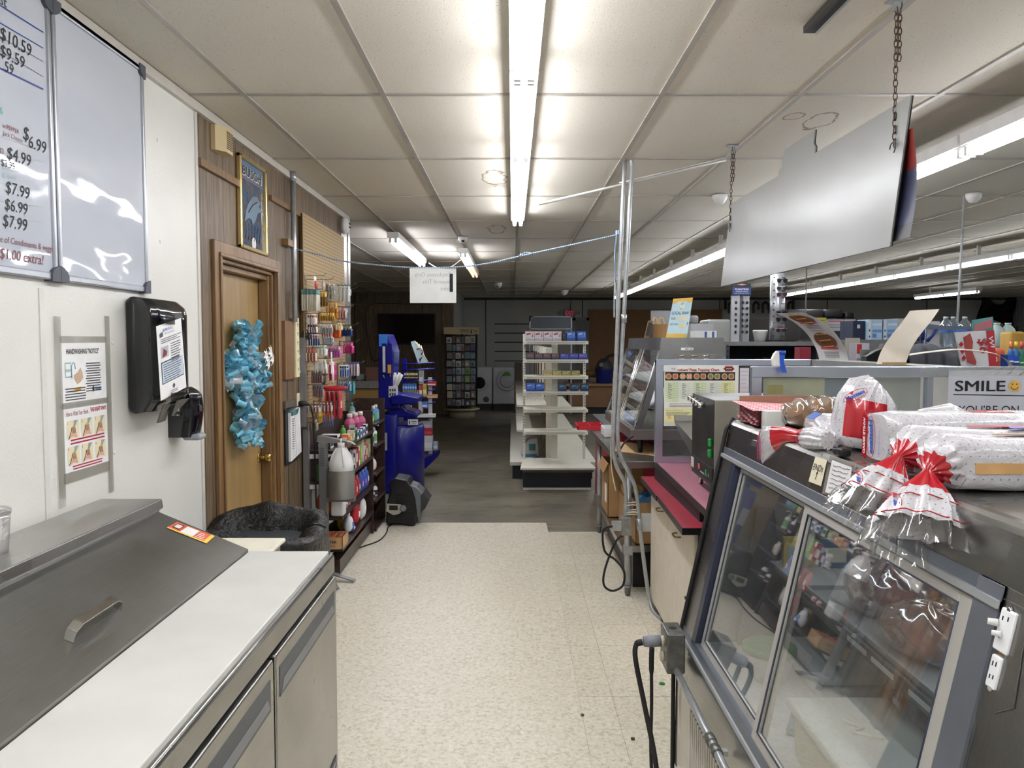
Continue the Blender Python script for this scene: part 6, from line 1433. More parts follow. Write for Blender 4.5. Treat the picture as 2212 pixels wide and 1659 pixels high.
mb.build('poster_print', [C('#e2e2da'), C('#16161a'), C('#d8c49a'), C('#c87a50'), C('#a8784c'), C('#8a8a50'), C('#a83a3c'), C('#e0d8c0'), C('#5a5c54'), C('#6a4030'), C('#cfdcb8'), C('#dde2d4'), C('#dfe0a4'), C('#6a6c68'), C('#8c8f92'), C('#dcb87c')], t)
t = thing('clip_label', 'small white label clipped over the top left of the pizza chart', 'label', tuple(at(1434, 797, y=Yc-.009)))
a, b = at(1433, 802, y=Yc-.009), at(1463, 790, y=Yc-.009); mb = MB(); mb.box(a.x, b.x, Yc-.010, Yc-.0075, a.z, b.z, 0); mb.text('G|D', (b.x-.035, Yc-.0105, a.z+.010), X, Z, .025, .010, 1); mb.build('label_card', [C('#dcdcde'), INK], t)
a, b = at(1597, 900, y=Yc-.006), at(1618, 795, y=Yc-.006)
mb = MB(); mb.box(a.x, b.x, Yc-.007, Yc-.004, a.z, b.z, 0)
for k in range(9): lines(mb, (a.x+.006, Yc-.0072, b.z-.02-k*.025), X, Z, .045, 1, .012, 1, .2, .4)
one('handwritten_note', 'narrow handwritten paper note right of the pizza chart', 'note', mb, [C('#cfcdd2'), C('#9a98a2')])

# ================================================================ PINK COUNTER, WHITE CABINETS
PINK = M((170, 112, 128), .35); RED = M((146, 38, 56), .4)
t = thing('white_cabinet', 'white base cabinet with curved handles, black plinth and red ledge', 'cabinet', (1.15, 4.2, 0))
MB().box(.87, 1.7, 3.62, 4.78, .05, .868, 0).build('carcass', M((22, 22, 24), .5), t); MB().box(.90, 1.68, 3.66, 4.76, .004, .05).build('plinth', BLACK, t)
WC = M((222, 214, 198), .5)
for (y0, y1, u, v) in ((4.215, 4.78, 1430, 1101), (3.64, 4.205, 1467, 1156)):
    d = MB().box(.850, .870, y0, y1, .06, .775).build('door', WC, t); bev(d, .003)
    p = at(u, v, x=.85); m2 = MB(); m2.sweep(smooth([Vector((.850, p.y-.045, p.z)), Vector((.825, p.y-.035, p.z-.002)), Vector((.822, p.y, p.z-.003)), Vector((.825, p.y+.035, p.z)), Vector((.850, p.y+.045, p.z))]), .0045, 8); m2.build('handle', M((150, 128, 90), .25, .9), d)
for y, z in ((3.72, .32), (3.80, .38)): MB().sweep([(.85, y, z), (.845, y, z)], .008, 10).build('door_bumper', BLACK, t)
mb = MB(); mb.prism([(.785, 4.24, .775), (.80, 4.86, .775), (.90, 4.86, .775), (.90, 4.24, .775)], (0, 0, .022), 0); mb.build('red_ledge', RED, t)
mb = MB(); mb.prism([(.765, 3.50, .775), (.79, 4.235, .775), (.90, 4.235, .775), (.90, 3.50, .775)], (0, 0, .024), 0); mb.build('red_ledge', RED, t)
mb = MB(); mb.prism([(.782, 4.24, .768), (.797, 4.86, .768), (.80, 4.86, .768), (.786, 4.24, .768)], (0, 0, .028)); mb.prism([(.762, 3.50, .768), (.787, 4.235, .768), (.79, 4.235, .768), (.766, 3.50, .768)], (0, 0, .03)); mb.box(.762, .90, 3.494, 3.5, .768, .798); mb.build('black_edging', BLACK, t)
t = thing('pink_counter', 'dusty pink countertop with black edge under the countertop oven', 'countertop', (1.3, 3.9, .885))
MB().prism([(.84, 3.1, .882), (.875, 4.78, .882), (1.78, 4.78, .882), (1.78, 3.1, .882)], (0, 0, .022)).build('counter_surface', PINK, t)
MB().prism([(.834, 3.1, .872), (.869, 4.784, .872), (.876, 4.784, .872), (.841, 3.1, .872)], (0, 0, .031)).build('black_edging', BLACK, t)
MB().box(1.0, 1.7, 3.12, 3.6, .0, .881).build('support_panel', C('#2a2a2c'), t)
# countertop conveyor oven
T = Matrix.Translation((.93, 4.06, 0)) @ Matrix.Rotation(math.radians(-1.5), 4, 'Z') @ Matrix.Translation((-.93, -4.06, 0))
t = thing('conveyor_oven', 'dark countertop conveyor oven with knobs and green rocker switches', 'oven', (1.15, 3.8, .905))
DST = brushed('dark_steel', (92, 92, 90), .35, 2)
def OB(name, mb2, m, par=None): return mb2.build(name, m, par or t)
def nb(): m_ = MB(); m_.T = T; return m_
bev(OB('oven_body', nb().box(.93, 1.38, 3.56, 4.06, .965, 1.37, 0, fm=[0, 0, 1, 1, 1, 0]), [DST, M((150, 148, 138), .4, .8)]), .004)
for (y, z) in ((4.02, 1.345), (3.93, 1.34), (3.86, 1.335), (3.78, 1.33)):
    OB('knob', nb().sweep([(.93, y, z), (.915, y, z), (.90, y, z)], [.014, .016, .013], 14), CHROME)
OB('display', nb().box(.922, .93, 3.975, 4.05, 1.325, 1.35), CHROME)
for z in (1.17, 1.12): OB('rocker_switch', nb().rbox(.915, .93, 3.60, 3.625, z-.018, z+.018, .004), M((24, 150, 62), .3))
cp = OB('control_strip', nb().box(.926, .93, 3.57, 4.05, .985, 1.055), BLACK)
OB('power_light', nb().box(.924, .926, 3.84, 3.87, 1.01, 1.035), C('#e0605a')); OB('green_switch', nb().box(.924, .926, 3.69, 3.71, 1.0, 1.03), C('#2a9a50'))
OB('data_plate', nb().box(.924, .926, 3.98, 4.04, .995, 1.045), C('#c8c4b4'))
mb = nb()
for k in range(5): mb.box(.9245, .926, 3.74+k*.018, 3.748+k*.018, 1.0, 1.006)
mb.text('O', (.924, 3.64, 1.005), -Yv, Z, .018, .02, 0); OB('control_marks', mb, C('#d0d0d0'))
mb = nb(); mb.prism([(.94, 4.06, 1.10), (.94, 4.06, 1.115), (.94, 4.60, 1.17), (.94, 4.62, 1.20), (.94, 4.64, 1.20), (.94, 4.62, 1.155), (.94, 4.2, 1.06), (.94, 4.06, 1.03)], (.30, 0, 0)); OB('conveyor_tray', mb, ST)
for x in (.97, 1.34):
    for y in (3.60, 4.02): OB('leg', nb().cyl((x, y, .905), (x, y, .966), .013, .018, 10), CHROME)

# ================================================================ FRONT FRAME WITH SMILE SIGN
YF2 = 2.93
t = thing('front_partition', 'bright aluminium framed window screen standing behind the deli case', 'partition', (1.4, YF2, .9))
x0 = at(1625, 800, y=YF2).x; zt = at(1700, 792, y=YF2).z; zr = at(1700, 815, y=YF2).z
bev(MB().box(x0, 2.1, YF2, YF2+.03, zr, zt).build('top_rail', ALU, t), .002)
MB().box(x0, x0+.036, YF2, YF2+.03, .906, zr).build('post', ALU, t); xm = at(2003, 850, y=YF2).x
MB().box(xm, xm+.022, YF2, YF2+.03, .906, zr).build('post', ALU, t); MB().box(2.06, 2.1, YF2, YF2+.03, .0, zr).build('post', ALU, t)
MB().box(x0+.036, 2.06, YF2+.012, YF2+.016, .94, zr).build('window_pane', GLASS, t); MB().box(x0, 2.1, YF2, YF2+.03, .906, .94).build('bottom_rail', ALU, t)
MB().box(x0, 2.1, YF2+.032, YF2+.10, .0, .905).build('supporting_wall', C('#8f8f8a'), t)
one('taped_sheet', 'yellowed translucent sheets taped inside the front window screen', 'sheet', MB().box(at(1652, 840, y=YF2).x, at(1785, 840, y=YF2).x, YF2+.017, YF2+.019, 1.15, zr-.002, 0).box(at(1785, 840, y=YF2).x, at(1852, 840, y=YF2).x, YF2+.017, YF2+.019, 1.15, zr-.004, 1).box(at(1662, 830, y=YF2).x, at(1695, 830, y=YF2).x, YF2+.016, YF2+.017, 1.44, 1.475, 2), [M((206, 204, 176), .6, 0, .05, 20), M((150, 156, 168), .4), M((190, 176, 120), .6)])
one('pale_panel', 'pale frosted panel behind the right half of the front window screen', 'panel', MB().box(at(1858, 840, y=YF2).x, at(2000, 840, y=YF2).x, YF2+.04, YF2+.046, .91, zr-.002), C('#bcbcb6'))
a, b = at(2046, 975, y=YF2-.01), at(2240, 800, y=YF2-.01)
t = thing('smile_sign', 'large white SMILE camera notice taped to the front window screen', 'sign', (a.x+.2, YF2-.008, a.z))
MB().box(a.x, b.x, YF2-.006, YF2-.002, a.z, b.z).build('sign_sheet', M((188, 190, 199), .4), t)
mb = MB(); ys_ = YF2-.0065
def sg(u, v): p = at(u, v, y=ys_); return p
wS = (2170-2062)/FP*YF2
mb.text('SMILE', sg(2062, 845), X, Z, wS, .040, 0, .001)
for o_ in (.0012, .0024): mb.text('SMILE', sg(2062, 845)+X*o_+Z*.0006, X, Z, wS, .0405, 0, .001+o_*.2)
p0, p1 = sg(2059, 851), sg(2215, 854); mb.poly([p0, p1, p1-Z*.0035, p0-Z*.0035], 0)
mb.text("YOU'RE ON", sg(2070, 893), X, Z, (2200-2070)/FP*YF2, .030, 0, .001); mb.text('CAMERA!!', sg(2082, 924), X, Z, (2190-2082)/FP*YF2, .029, 0, .001)
c = sg(2191, 834); R_s = .021
mb.poly([(c.x+R_s*math.cos(a), ys_-.001, c.z+R_s*math.sin(a)) for a in [i*math.pi/14 for i in range(28)]], 1)
for sx in (-.008, .008): mb.poly([(c.x+sx-.003, ys_-.002, c.z+.006), (c.x+sx+.003, ys_-.002, c.z+.006), (c.x+sx+.003, ys_-.002, c.z+.009), (c.x+sx-.003, ys_-.002, c.z+.009)], 0)
mb.sweep([(c.x+.013*math.cos(a), ys_-.002, c.z-.002+.010*math.sin(a)) for a in [math.pi+i*math.pi/8 for i in range(9)]], .0011, 4, 0)
mb.build('sign_lettering', [INK, C('#dcae52')], t)
one('clear_tape', 'crinkled clear tape along the top of the SMILE notice', 'tape', MB().grid(lambda u, v: (a.x-.11+u*.5, ys_-.003-.003*math.sin(u*70+v*9)*math.sin(v*13), zt-.034+.034*v), 60, 6), TAPE)
t = thing('spray_bottle', 'blue and white trigger sprayer hooked over the window screen rail', 'spray bottle', (1.03, YF2-.02, 1.45))
def sq(u, v, o=0): return at(u, v, y=YF2-.03+o)
hd = [sq(1669, 776), sq(1674, 764), sq(1680, 758), sq(1688, 758), sq(1690, 775), sq(1686, 790), sq(1672, 790)]
MB().prism(hd, (0, .022, 0)).build('nozzle_head', C('#e0e0dc'), t)
MB().sweep([sq(1690, 758), sq(1690, 764)], [.012, .012], 14).build('adjust_cap', C('#2450b8', .3), t)
MB().prism([sq(1684, 757, -.004), sq(1697, 757, -.004), sq(1696, 772, -.004), sq(1693, 780, -.004), sq(1700, 805, -.004), sq(1691, 805, -.004), sq(1685, 785, -.004)], (0, .014, 0)).build('trigger', C('#2450b8', .3), t)

# curled flyers on the ledge
def flyer(name, label, curve, wv, mats, mf=None, deco=None):
    cs = smooth([Vector(c) for c in curve], 8); n_ = len(cs)-1
    mb = MB()
    def fn(u, v): i = min(int(u*n_), n_-1); f = u*n_-i; p = cs[i]*(1-f)+cs[i+1]*f; return p+Vector(wv)*v
    def fn2(u, v): return fn(u, v)+Vector((.0015, .001, .0015))
    mb.grid(fn, n_, 4, 0, mf); mb.grid(fn2, n_, 4, len(mats)-1)
    if deco: deco(mb, fn)
    return one(name, label, 'flyer', mb, mats)
zl = 1.528
b1 = at(1770, 775, y=4.5); b1.z = zl
pA = [b1, at(1762, 752, y=4.52), at(1742, 720, y=4.55), at(1712, 694, y=4.6), at(1676, 677, y=4.65)]
def burgers(mb, fn):
    for c0, r in ((.38, .17), (.80, .15)):
        ctr = []
        for i in range(24):
            a = i*math.pi/12; ctr.append(fn(min(.99, c0+r*.8*math.cos(a)), .5+.36*math.sin(a))+Vector((-.003, -.004, -.002)))
        c = fn(c0, .5)+Vector((-.003, -.005, -.002))
        for i in range(24): mb.poly([c, ctr[i], ctr[(i+1) % 24]], 1)
        for k in range(3): mb.sweep([fn(c0-r*.6+.1*k, .3)+Vector((-.004, -.007, -.003)), fn(c0-r*.5+.1*k, .7)+Vector((-.004, -.007, -.003))], .004, 5, 2)
    for c0 in (.1, .56):
        for k in range(4): mb.sweep([fn(c0+.03*k, .25)+Vector((-.003, -.005, -.002)), fn(c0+.03*k, .75)+Vector((-.003, -.005, -.002))], .0012, 4, 3)
        mb.poly([fn(c0+.14, .2)+Vector((-.003, -.005, -.002)), fn(c0+.14, .8)+Vector((-.003, -.005, -.002)), fn(c0+.17, .8)+Vector((-.003, -.005, -.002)), fn(c0+.17, .2)+Vector((-.003, -.005, -.002))], 4)
flyer('curled_flyer', 'arched white flyer with two sandwich pictures bending left on the ledge', pA, (.115, -.12, 0), [C('#b8b8b8'), C('#6a3f2a'), C('#a87a3a'), C('#4a4c50'), C('#b8384a'), C('#d8d6d0')], None, burgers)
b2 = at(1893, 784, y=3.75); b2.z = zl
pB = [b2, at(1905, 755, y=3.76), at(1925, 725, y=3.78), at(1950, 694, y=3.8), at(1965, 672, y=3.82)]
flyer('curled_flyer', 'tall beige-backed flyer curling up to the right on the ledge', pB, (.11, -.06, .006), [C('#cfc6b6'), C('#c4baa8')])
one('flyer_holder', 'small tan holder block at the foot of the tall beige flyer', 'holder', MB().box(b2.x-.0, b2.x+.10, 3.66, 3.69, zl, zl+.012), C('#a48a5c'))
b3 = at(2184, 797, y=3.05); b3.z = zl+.002
pC = [b3, at(2172, 778, y=3.08), at(2148, 764, y=3.12), at(2110, 757, y=3.16), at(2060, 754, y=3.2), at(2000, 760, y=3.2), at(1964, 765, y=3.2)]
def bands(u, v): return 1 if u > .55 and not (.70 < u < .76) else 0
flyer('curled_flyer', 'pink-red printed flyer flopped over to the left beside the red-topped sign', pC, (-.06, -.12, -.004), [C('#c8c0b4'), C('#c4727c'), C('#c4baa8')], bands)
t = thing('price_sign', 'red and white six-dollar wrap price sign standing sideways on the ledge', 'sign', (1.8, 3.35, zl))
q = [at(2077, 790, y=3.36), at(2152, 790, y=3.30), at(2147, 713, y=3.30), at(2062, 718, y=3.36)]
q[0].z = q[1].z = zl+.001
MB().prism(q, (0, .004, 0)).build('sign_board', C('#cfcfd2'), t)
def sq2(a, b, o=.002): p = (q[0]*(1-a)+q[1]*a)*(1-b)+(q[3]*(1-a)+q[2]*a)*b; return p-Yv*o
mb = MB(); mb.poly([sq2(.80, 0), sq2(1, 0), sq2(1, 1), sq2(.80, 1)], 1)
xd = -(q[3]-q[0]).normalized(); yd = (q[1]-q[0]).normalized()
mb.text('$6', sq2(.56, .78, .003), xd, yd, .062, .034, 1, .001, 0, .015); mb.text('ONLY', sq2(.70, .8, .003), xd, yd, .045, .012, 3, .001); mb.text('WRAP', sq2(.84, .85, .003), xd, yd, .11, .016, 0, .001, 0, .015)
mb.prism([sq2(.18, .12), sq2(.40, .05), sq2(.44, .15), sq2(.36, .45), sq2(.42, .7), sq2(.38, .95), sq2(.30, .9), sq2(.2, .85), sq2(.18, .5)], (0, -.003, 0), 2)
for k in range(3): c = sq2(.10, .25+.2*k, .004); mb.poly([c+X*.010, c+Z*.013, c-X*.010, c-Z*.013], 1)
mb.build('sign_print', [C('#e8e8e8'), C('#a81c2c'), C('#a0403a'), C('#5a5c66')], t)
q = [at(2103, 722, y=3.5), at(2142, 716, y=3.5), at(2145, 684, y=3.5), at(2103, 690, y=3.5)]
mb = MB(); mb.prism([at(2100, 790, y=3.5), at(2150, 790, y=3.5), at(2145, 684, y=3.5), at(2100, 692, y=3.5)], (0, .004, 0), 0); mb.prism([p-Yv*.003 for p in (at(2104, 716, y=3.5), at(2142, 708, y=3.5), at(2142, 688, y=3.5), at(2104, 702, y=3.5))], (0, .002, 0), 1)
o = one('teal_sign', 'teal topped sign with faded red lettering behind the six-dollar sign', 'sign', mb, [C('#4f8a86'), C('#a86a70')])
for vv in o.data.vertices:
    pass
# ================================================================ DELI CASE
def slp(y, z, off=0.): return Vector((.611+.2111*(z-.55)-off, y, z))
t = thing('deli_case', 'large stainless refrigerated deli case with sloping sliding glass rear doors', 'deli case', (1.05, 1.5, 0))
YN2, YE = .32, 2.80
prof = [(.592, .10), (.595, .46), (.611, .55), (.775, 1.325), (.80, 1.36), (1.18, 1.36), (1.42, 1.05), (1.50, .60), (1.50, .10)]
MB().prism([(x, YE-.03, z) for x, z in prof], (0, .03, 0)).build('end_panel', STZ, t)
MB().prism([(x, YN2-.03, z) for x, z in prof], (0, .03, 0)).build('end_panel', STZ, t)
m2 = MB(); pr = [Vector((x-.004, YE+.004, z)) for x, z in ((.590, .02), (.590, .46), (.607, .55), (.770, 1.325), (.796, 1.364))]; m2.sweep(pr, .008, 6); m2.build('black_gasket', RUBBER, t)
m2 = MB(); m2.box(.80, 1.18, YN2, YE, 1.35, 1.36)
arc = [(.80, 1.36), (.790, 1.3575), (.782, 1.351), (.777, 1.342), (slp(0, 1.325).x, 1.325), (slp(0, 1.262).x, 1.262)]
for i in range(len(arc)-1):
    a, b = arc[i], arc[i+1]; m2.face([*range(m2._a([(a[0], YN2, a[1]), (b[0], YN2, b[1]), (b[0], YE, b[1]), (a[0], YE, a[1])]), len(m2.v))], 0, True)
m2.build('top_and_fascia', brushed('case_top_steel', (160, 160, 156), .26, 1, .2), t)
FR = M((112, 118, 128), .35, .5); FR2 = M((176, 180, 182), .35, .5)
def slab(y0, y1, z0, z1, o0, o1, name, m, par=None):
    m3 = MB(); m3.prism([slp(y0, z0, o1), slp(y1, z0, o1), slp(y1, z1, o1), slp(y0, z1, o1)], Vector((o1-o0, 0, 0))); return m3.build(name, m, par or t)
slab(1.19, YE, 1.222, 1.262, -.03, .004, 'header_track', FR); slab(1.19, YE, 1.228, 1.240, -.03, .010, 'header_lip', FR2)
slab(2.67, YE, .55, 1.222, -.03, .002, 'far_jamb', STZ); slab(2.625, 2.67, .60, 1.222, -.03, .004, 'far_track', M((60, 66, 86), .3, .4))
slab(1.19, 1.255, .56, 1.262, -.03, .006, 'near_post', M((140, 146, 158), .3, .7))
slab(1.19, YE, .562, .612, -.03, .004, 'sill_track', FR); slab(1.19, YE, .575, .585, -.03, .010, 'sill_lip', FR2)
m2 = MB(); m2.prism([slp(YN2, .562, 0), slp(YE-.03, .562, 0), Vector((.595, YE-.03, .46)), Vector((.595, YN2, .46))], (.02, 0, 0)); m2.build('lower_panel', ST, t)
# slab for the control end with outlets
slab(YN2, 1.19, .562, 1.262, -.02, .001, 'control_panel', STZ)
def outl(u0, v0, u1, v1): 
    a, b = onslant(u0, v1, .004), onslant(u1, v0, .004); return a, b
for (u0, v0, u1, v1, decora) in ((2144, 1327, 2198, 1398, 1), (2128, 1424, 2166, 1478, 0)):
    a, b = outl(u0, v0, u1, v1); pl = slab(min(a.y, b.y), max(a.y, b.y), a.z, b.z, 0, .006, 'outlet_plate', M((238, 240, 242), .3)); bev(pl, .003)
    ya, yb = min(a.y, b.y), max(a.y, b.y); h = b.z-a.z; w_ = yb-ya
    for (fy, fz, sw, sh_) in ((.3, .7, .08, .14), (.62, .68, .08, .14), (.3, .3, .08, .12), (.62, .28, .08, .12)) if not decora else ((.35, .75, .06, .1), (.7, .72, .06, .1), (.65, .3, .06, .1)):
        slab(ya+w_*fy, ya+w_*(fy+sw), a.z+h*fz, a.z+h*(fz+sh_), .006, .0068, 'slot', C('#26282c'), pl)
    if decora:
        p = slp(yb-.004, a.z+h*.62, .008); MB().sweep([p, p+Vector((-.012, .006, .001))], [.006, .005], 8).build('plug', WHITE, pl); p = slp(ya+w_*.5, a.z+h*.42, .008); MB().sweep([p, p+Vector((-.010, .008, .0))], [.005, .004], 8).build('plug', WHITE, pl)
a, b = outl(2148, 1390, 2180, 1408); slab(min(a.y, b.y)+.005, max(a.y, b.y)-.005, a.z-.0, b.z-.004, 0, .003, 'small_badge', CHROME)
for u, v in ((2184, 1318), (2142, 1487)): p = onslant(u, v, .002); MB().sweep([p, p-X*.004], [.005, .004], 10).build('screw', CHROME, t)
# outline groove of control plate
a, b = outl(2110, 1560, 2200, 1290)
m3 = MB(); loop = [onslant(u, v, .002) for u, v in ((2165, 1292), (2222, 1320), (2190, 1530), (2150, 1540))]; m3.sweep(loop, .0012, 4); m3.build('panel_groove', C('#5a5a58'), t)
# base grille
GRL = M((218, 214, 204), .4)
g = MB(); g.box(.596, .606, YN2, YE-.03, .10, .455); g.build('base_panel', GRL, t)
g = MB(); g.box(.590, .596, YN2, YE-.06, .425, .445); g.box(.590, .596, YN2, YE-.06, .11, .13); g.box(.590, .596, YE-.08, YE-.06, .13, .425)
for k in range(60):
    y = 2.55-k*.028; 
    if y > YN2+.02: g.box(.590, .596, y, y+.012, .14, .415)
g.build('vent_grille', GRL, t)
g = MB()
for k in range(60):
    y = 2.55-k*.028-.016
    if y > YN2+.02: g.box(.5935, .5958, y+.002, y+.014, .14, .415)
g.build('grille_gaps', C('#1c1c1c'), t)
MB().box(.63, 1.48, YN2+.02, YE-.05, .004, .10).build('base_frame', BLACK, t)
# interior
LIN = M((224, 228, 232), .45)
MB().box(.66, 1.48, YN2, YE-.03, .545, .56).build('interior_floor', LIN, t)
MB().box(1.38, 1.45, YN2, YE-.03, .56, .80).build('interior_front', LIN, t)
cg = MB(); arcp = [(1.44, .80), (1.43, .95), (1.38, 1.10), (1.28, 1.24), (1.17, 1.345)]
for i in range(4):
    a, b = arcp[i], arcp[i+1]; cg.face([*range(cg._a([(a[0], YN2, a[1]), (a[0], YE-.03, a[1]), (b[0], YE-.03, b[1]), (b[0], YN2, b[1])]), len(cg.v))], 0, True)
cg.build('front_glass', GLASS, t)
MB().box(.84, 1.06, YN2, YE-.03, 1.31, 1.348).build('light_canopy', C('#34363a'), t)
MB().cyl((.885, YN2+.1, 1.295), (.885, YE-.15, 1.295), .012, n=8).build('added_fill_tube', emitter('added_fill_tube', (226, 234, 245), 9.0), t)  # glowing tube added to brighten the roasts and trays, not a known fitting
MB().box(1.42, 1.50, YN2, YE-.03, .10, .80).build('front_skirt', C('#6a6c70'), t)
s_ = MB().box(.90, 1.36, YN2+.01, YE-.05, .852, .866).build('shelf', M((188, 190, 192), .35, .1), t)
MB().box(.888, .90, YN2+.01, YE-.05, .838, .872).build('price_rail', C('#4a4c50'), s_)
for u, v in ((1850, 1385), (1905, 1430), (1990, 1508)):
    p = at(u, v, x=.886); MB().box(.8855, .8875, p.y-.055, p.y+.055, .850, .862).build('price_tag', C('#c8c8c6'), s_)
for y in (YN2+.03, YE-.1): MB().prism([(1.1, y, .852), (1.38, y, .852), (1.38, y, .76)], (0, .006, 0)).build('shelf_bracket', C('#5a5c60'), t)
# doors
def door(y0, y1, off, label):
    z0, z1 = .603, 1.236; w_ = .034
    d = thing_child = MB()
    for (a0, a1, b0, b1) in ((y0, y0+w_, z0, z1), (y1-w_, y1, z0, z1), (y0+w_, y1-w_, z0, z0+w_), (y0+w_, y1-w_, z1-w_, z1)):
        d.prism([slp(a0, b0, off), slp(a1, b0, off), slp(a1, b1, off), slp(a0, b1, off)], Vector((.012, 0, 0)))
    o = d.build('sliding_door', M((186, 184, 178), .4, .3), t); bev(o, .002)
    m3 = MB(); m3.prism([slp(y0+w_, z0+w_, off-.006), slp(y1-w_, z0+w_, off-.006), slp(y1-w_, z1-w_, off-.006), slp(y0+w_, z1-w_, off-.006)], Vector((.004, 0, 0))); m3.build('door_glass', GLASS, o)
    m3 = MB(); m3.sweep([slp(y0+w_, z0+w_, off), slp(y1-w_, z0+w_, off), slp(y1-w_, z1-w_, off), slp(y0+w_, z1-w_, off), slp(y0+w_, z0+w_, off)], .0025, 4); m3.build('door_seal', C('#2c3448'), o)
door(1.96, 2.615, -.014, ''); door(1.262, 2.00, .002, '')
# contents
def meat(c, r, label, net, seed, col, name='wrapped_roast'):
    rnd = random.Random(seed); ph = [rnd.uniform(0, 6) for _ in range(6)]
    def f(u, v):
        th = u*2*math.pi; p = (v-.5)*math.pi; k = 1+.09*math.sin(3*th+ph[0])*math.cos(2*p+ph[1])+.05*math.sin(7*th+ph[2]+5*p)
        if net: k += .03*abs(math.sin(14*th))*abs(math.sin(10*p))
        return (c[0]+r[0]*k*math.cos(p)*math.cos(th), c[1]+r[1]*k*math.cos(p)*math.sin(th), max(c[2]-r[2]*.8, c[2]+r[2]*k*math.sin(p)))
    tt = thing(name, label, 'meat', (c[0], c[1], c[2]-r[2]*.8)); mm = NT('meat'); nz = mm.noise(mm.coord(), 22, 4); mm.l(mm.ramp(nz, [(.35, tuple(int(a*.7) for a in col)), (.6, col), (.75, (196, 170, 164))]), mm.b.inputs['Base Color']); mm.set(Roughness=.35)
    MB().grid(f, 72 if net else 40, 44 if net else 24).build('roast', mm.m, tt)
    def f2(u, v): p = Vector(f(u, v)); q = Vector(c); d = p-q; w_ = 1.06+.03*math.sin(u*40)*math.sin(v*23); return (q.x+d.x*w_, q.y+d.y*w_, max(c[2]-r[2]*.8+.001, q.z+d.z*w_))
    MB().grid(f2, 60, 30).build('plastic_wrap', CLEARW, tt)
CLEARW = glassy('wrap_film', (.96, .96, .96), .07, .12, .05)
zs_ = .867
one('steel_tray', 'steel tray under the wrapped roasts on the deli case shelf', 'tray', MB().box(.905, 1.34, 1.62, 2.4, zs_, zs_+.004).box(.905, .912, 1.62, 2.4, zs_, zs_+.018).box(1.333, 1.34, 1.62, 2.4, zs_, zs_+.018).box(.905, 1.34, 1.62, 1.627, zs_, zs_+.018).box(.905, 1.34, 2.393, 2.4, zs_, zs_+.018), M((176, 178, 180), .35, .2))
meat((1.08, 2.20, zs_+.065), (.12, .125, .075), 'large dark plastic-wrapped roast on the deli case shelf', True, 1, (150, 74, 78)); meat((1.03, 1.90, zs_+.058), (.095, .13, .065), 'pinkish brown wrapped meat block in front of the large roast', False, 2, (190, 128, 120))
for k, (x, y) in enumerate(((1.14, 2.12), (1.13, 1.84), (1.16, 1.58))):
    meat((x, y, .632), (.11, .12, .085), '%s netted red roast under the deli case shelf' % ('farthest', 'middle', 'nearest')[k], True, 5+k, (150, 52, 54), 'netted_roast')
tb = thing('food_tub', 'square translucent tub with rounded lid and a pale tape mark in the deli case', 'tub', (.83, 1.83, .561))
MB().rbox(.72, .96, 1.62, 1.98, .561, .70, .03).build('tub_body', M((206, 206, 170), .4), tb); lidm = M((212, 216, 212), .3)
MB().rbox(.705, .975, 1.605, 1.995, .695, .72, .012).build('tub_lid', lidm, tb)
m3 = MB(); m3.sweep([(.80, 1.86, .7215), (.83, 1.82, .7215), (.80, 1.80, .7215), (.86, 1.77, .7215)], .006, 5); m3.build('tape_mark', C('#e4e4d8'), tb)
tb = thing('lidded_bowl', 'small bowl with a green lid at the far end of the deli case', 'bowl', (.80, 2.50, .561))
MB().lathe([(.05, 0), (.075, .08), (.078, .09)], (.82, 2.46, .561), 24).build('bowl', M((190, 196, 196), .35), tb); MB().lathe([(.084, .09), (.084, .108), (.078, .112)], (.82, 2.46, .561), 24).build('bowl_lid', M((40, 128, 72), .35), tb)
one('white_tray_stack', 'stack of white foam trays lying at the far end of the deli case', 'trays', MB().rbox(.92, 1.20, 2.30, 2.66, .561, .60, .012).rbox(.925, 1.195, 2.31, 2.65, .602, .63, .012), LIN)
one('sheet_pan', 'shallow dark sheet pan leaning at the far inside end of the deli case', 'pan', MB().prism([(.80, 2.735, .562), (.98, 2.735, .562), (.92, 2.735, 1.05), (.86, 2.735, 1.05)], (0, .02, 0)), C('#3a3e46'))
for k, (x, y, c1, c2) in enumerate(((1.22, 2.6, '#7c3a4c', '#c8b8b0'), (1.10, 2.64, '#4a6a8a', '#d8d8c8'), (.98, 2.66, '#c8b060', '#a8c0c8'))):
    one('lunchmeat_pack', '%s packet standing at the far end of the deli case shelf' % ('right', 'middle', 'left')[k], 'packet', MB().box(x-.05, x+.05, y, y+.02, zs_, zs_+.10, 0).box(x-.035, x+.035, y-.002, y, zs_+.02, zs_+.07, 1), [C(c1), C(c2)], 'packets at the far end of the deli shelf')
one('printed_packet', 'flat teal and white printed packet lying on the deli case floor', 'packet', MB().prism([(.75, 2.10, .562), (.84, 2.04, .562), (.89, 2.14, .562), (.80, 2.20, .562)], (0, 0, .02)), M((120, 160, 164), .4, 0, .5, 60))
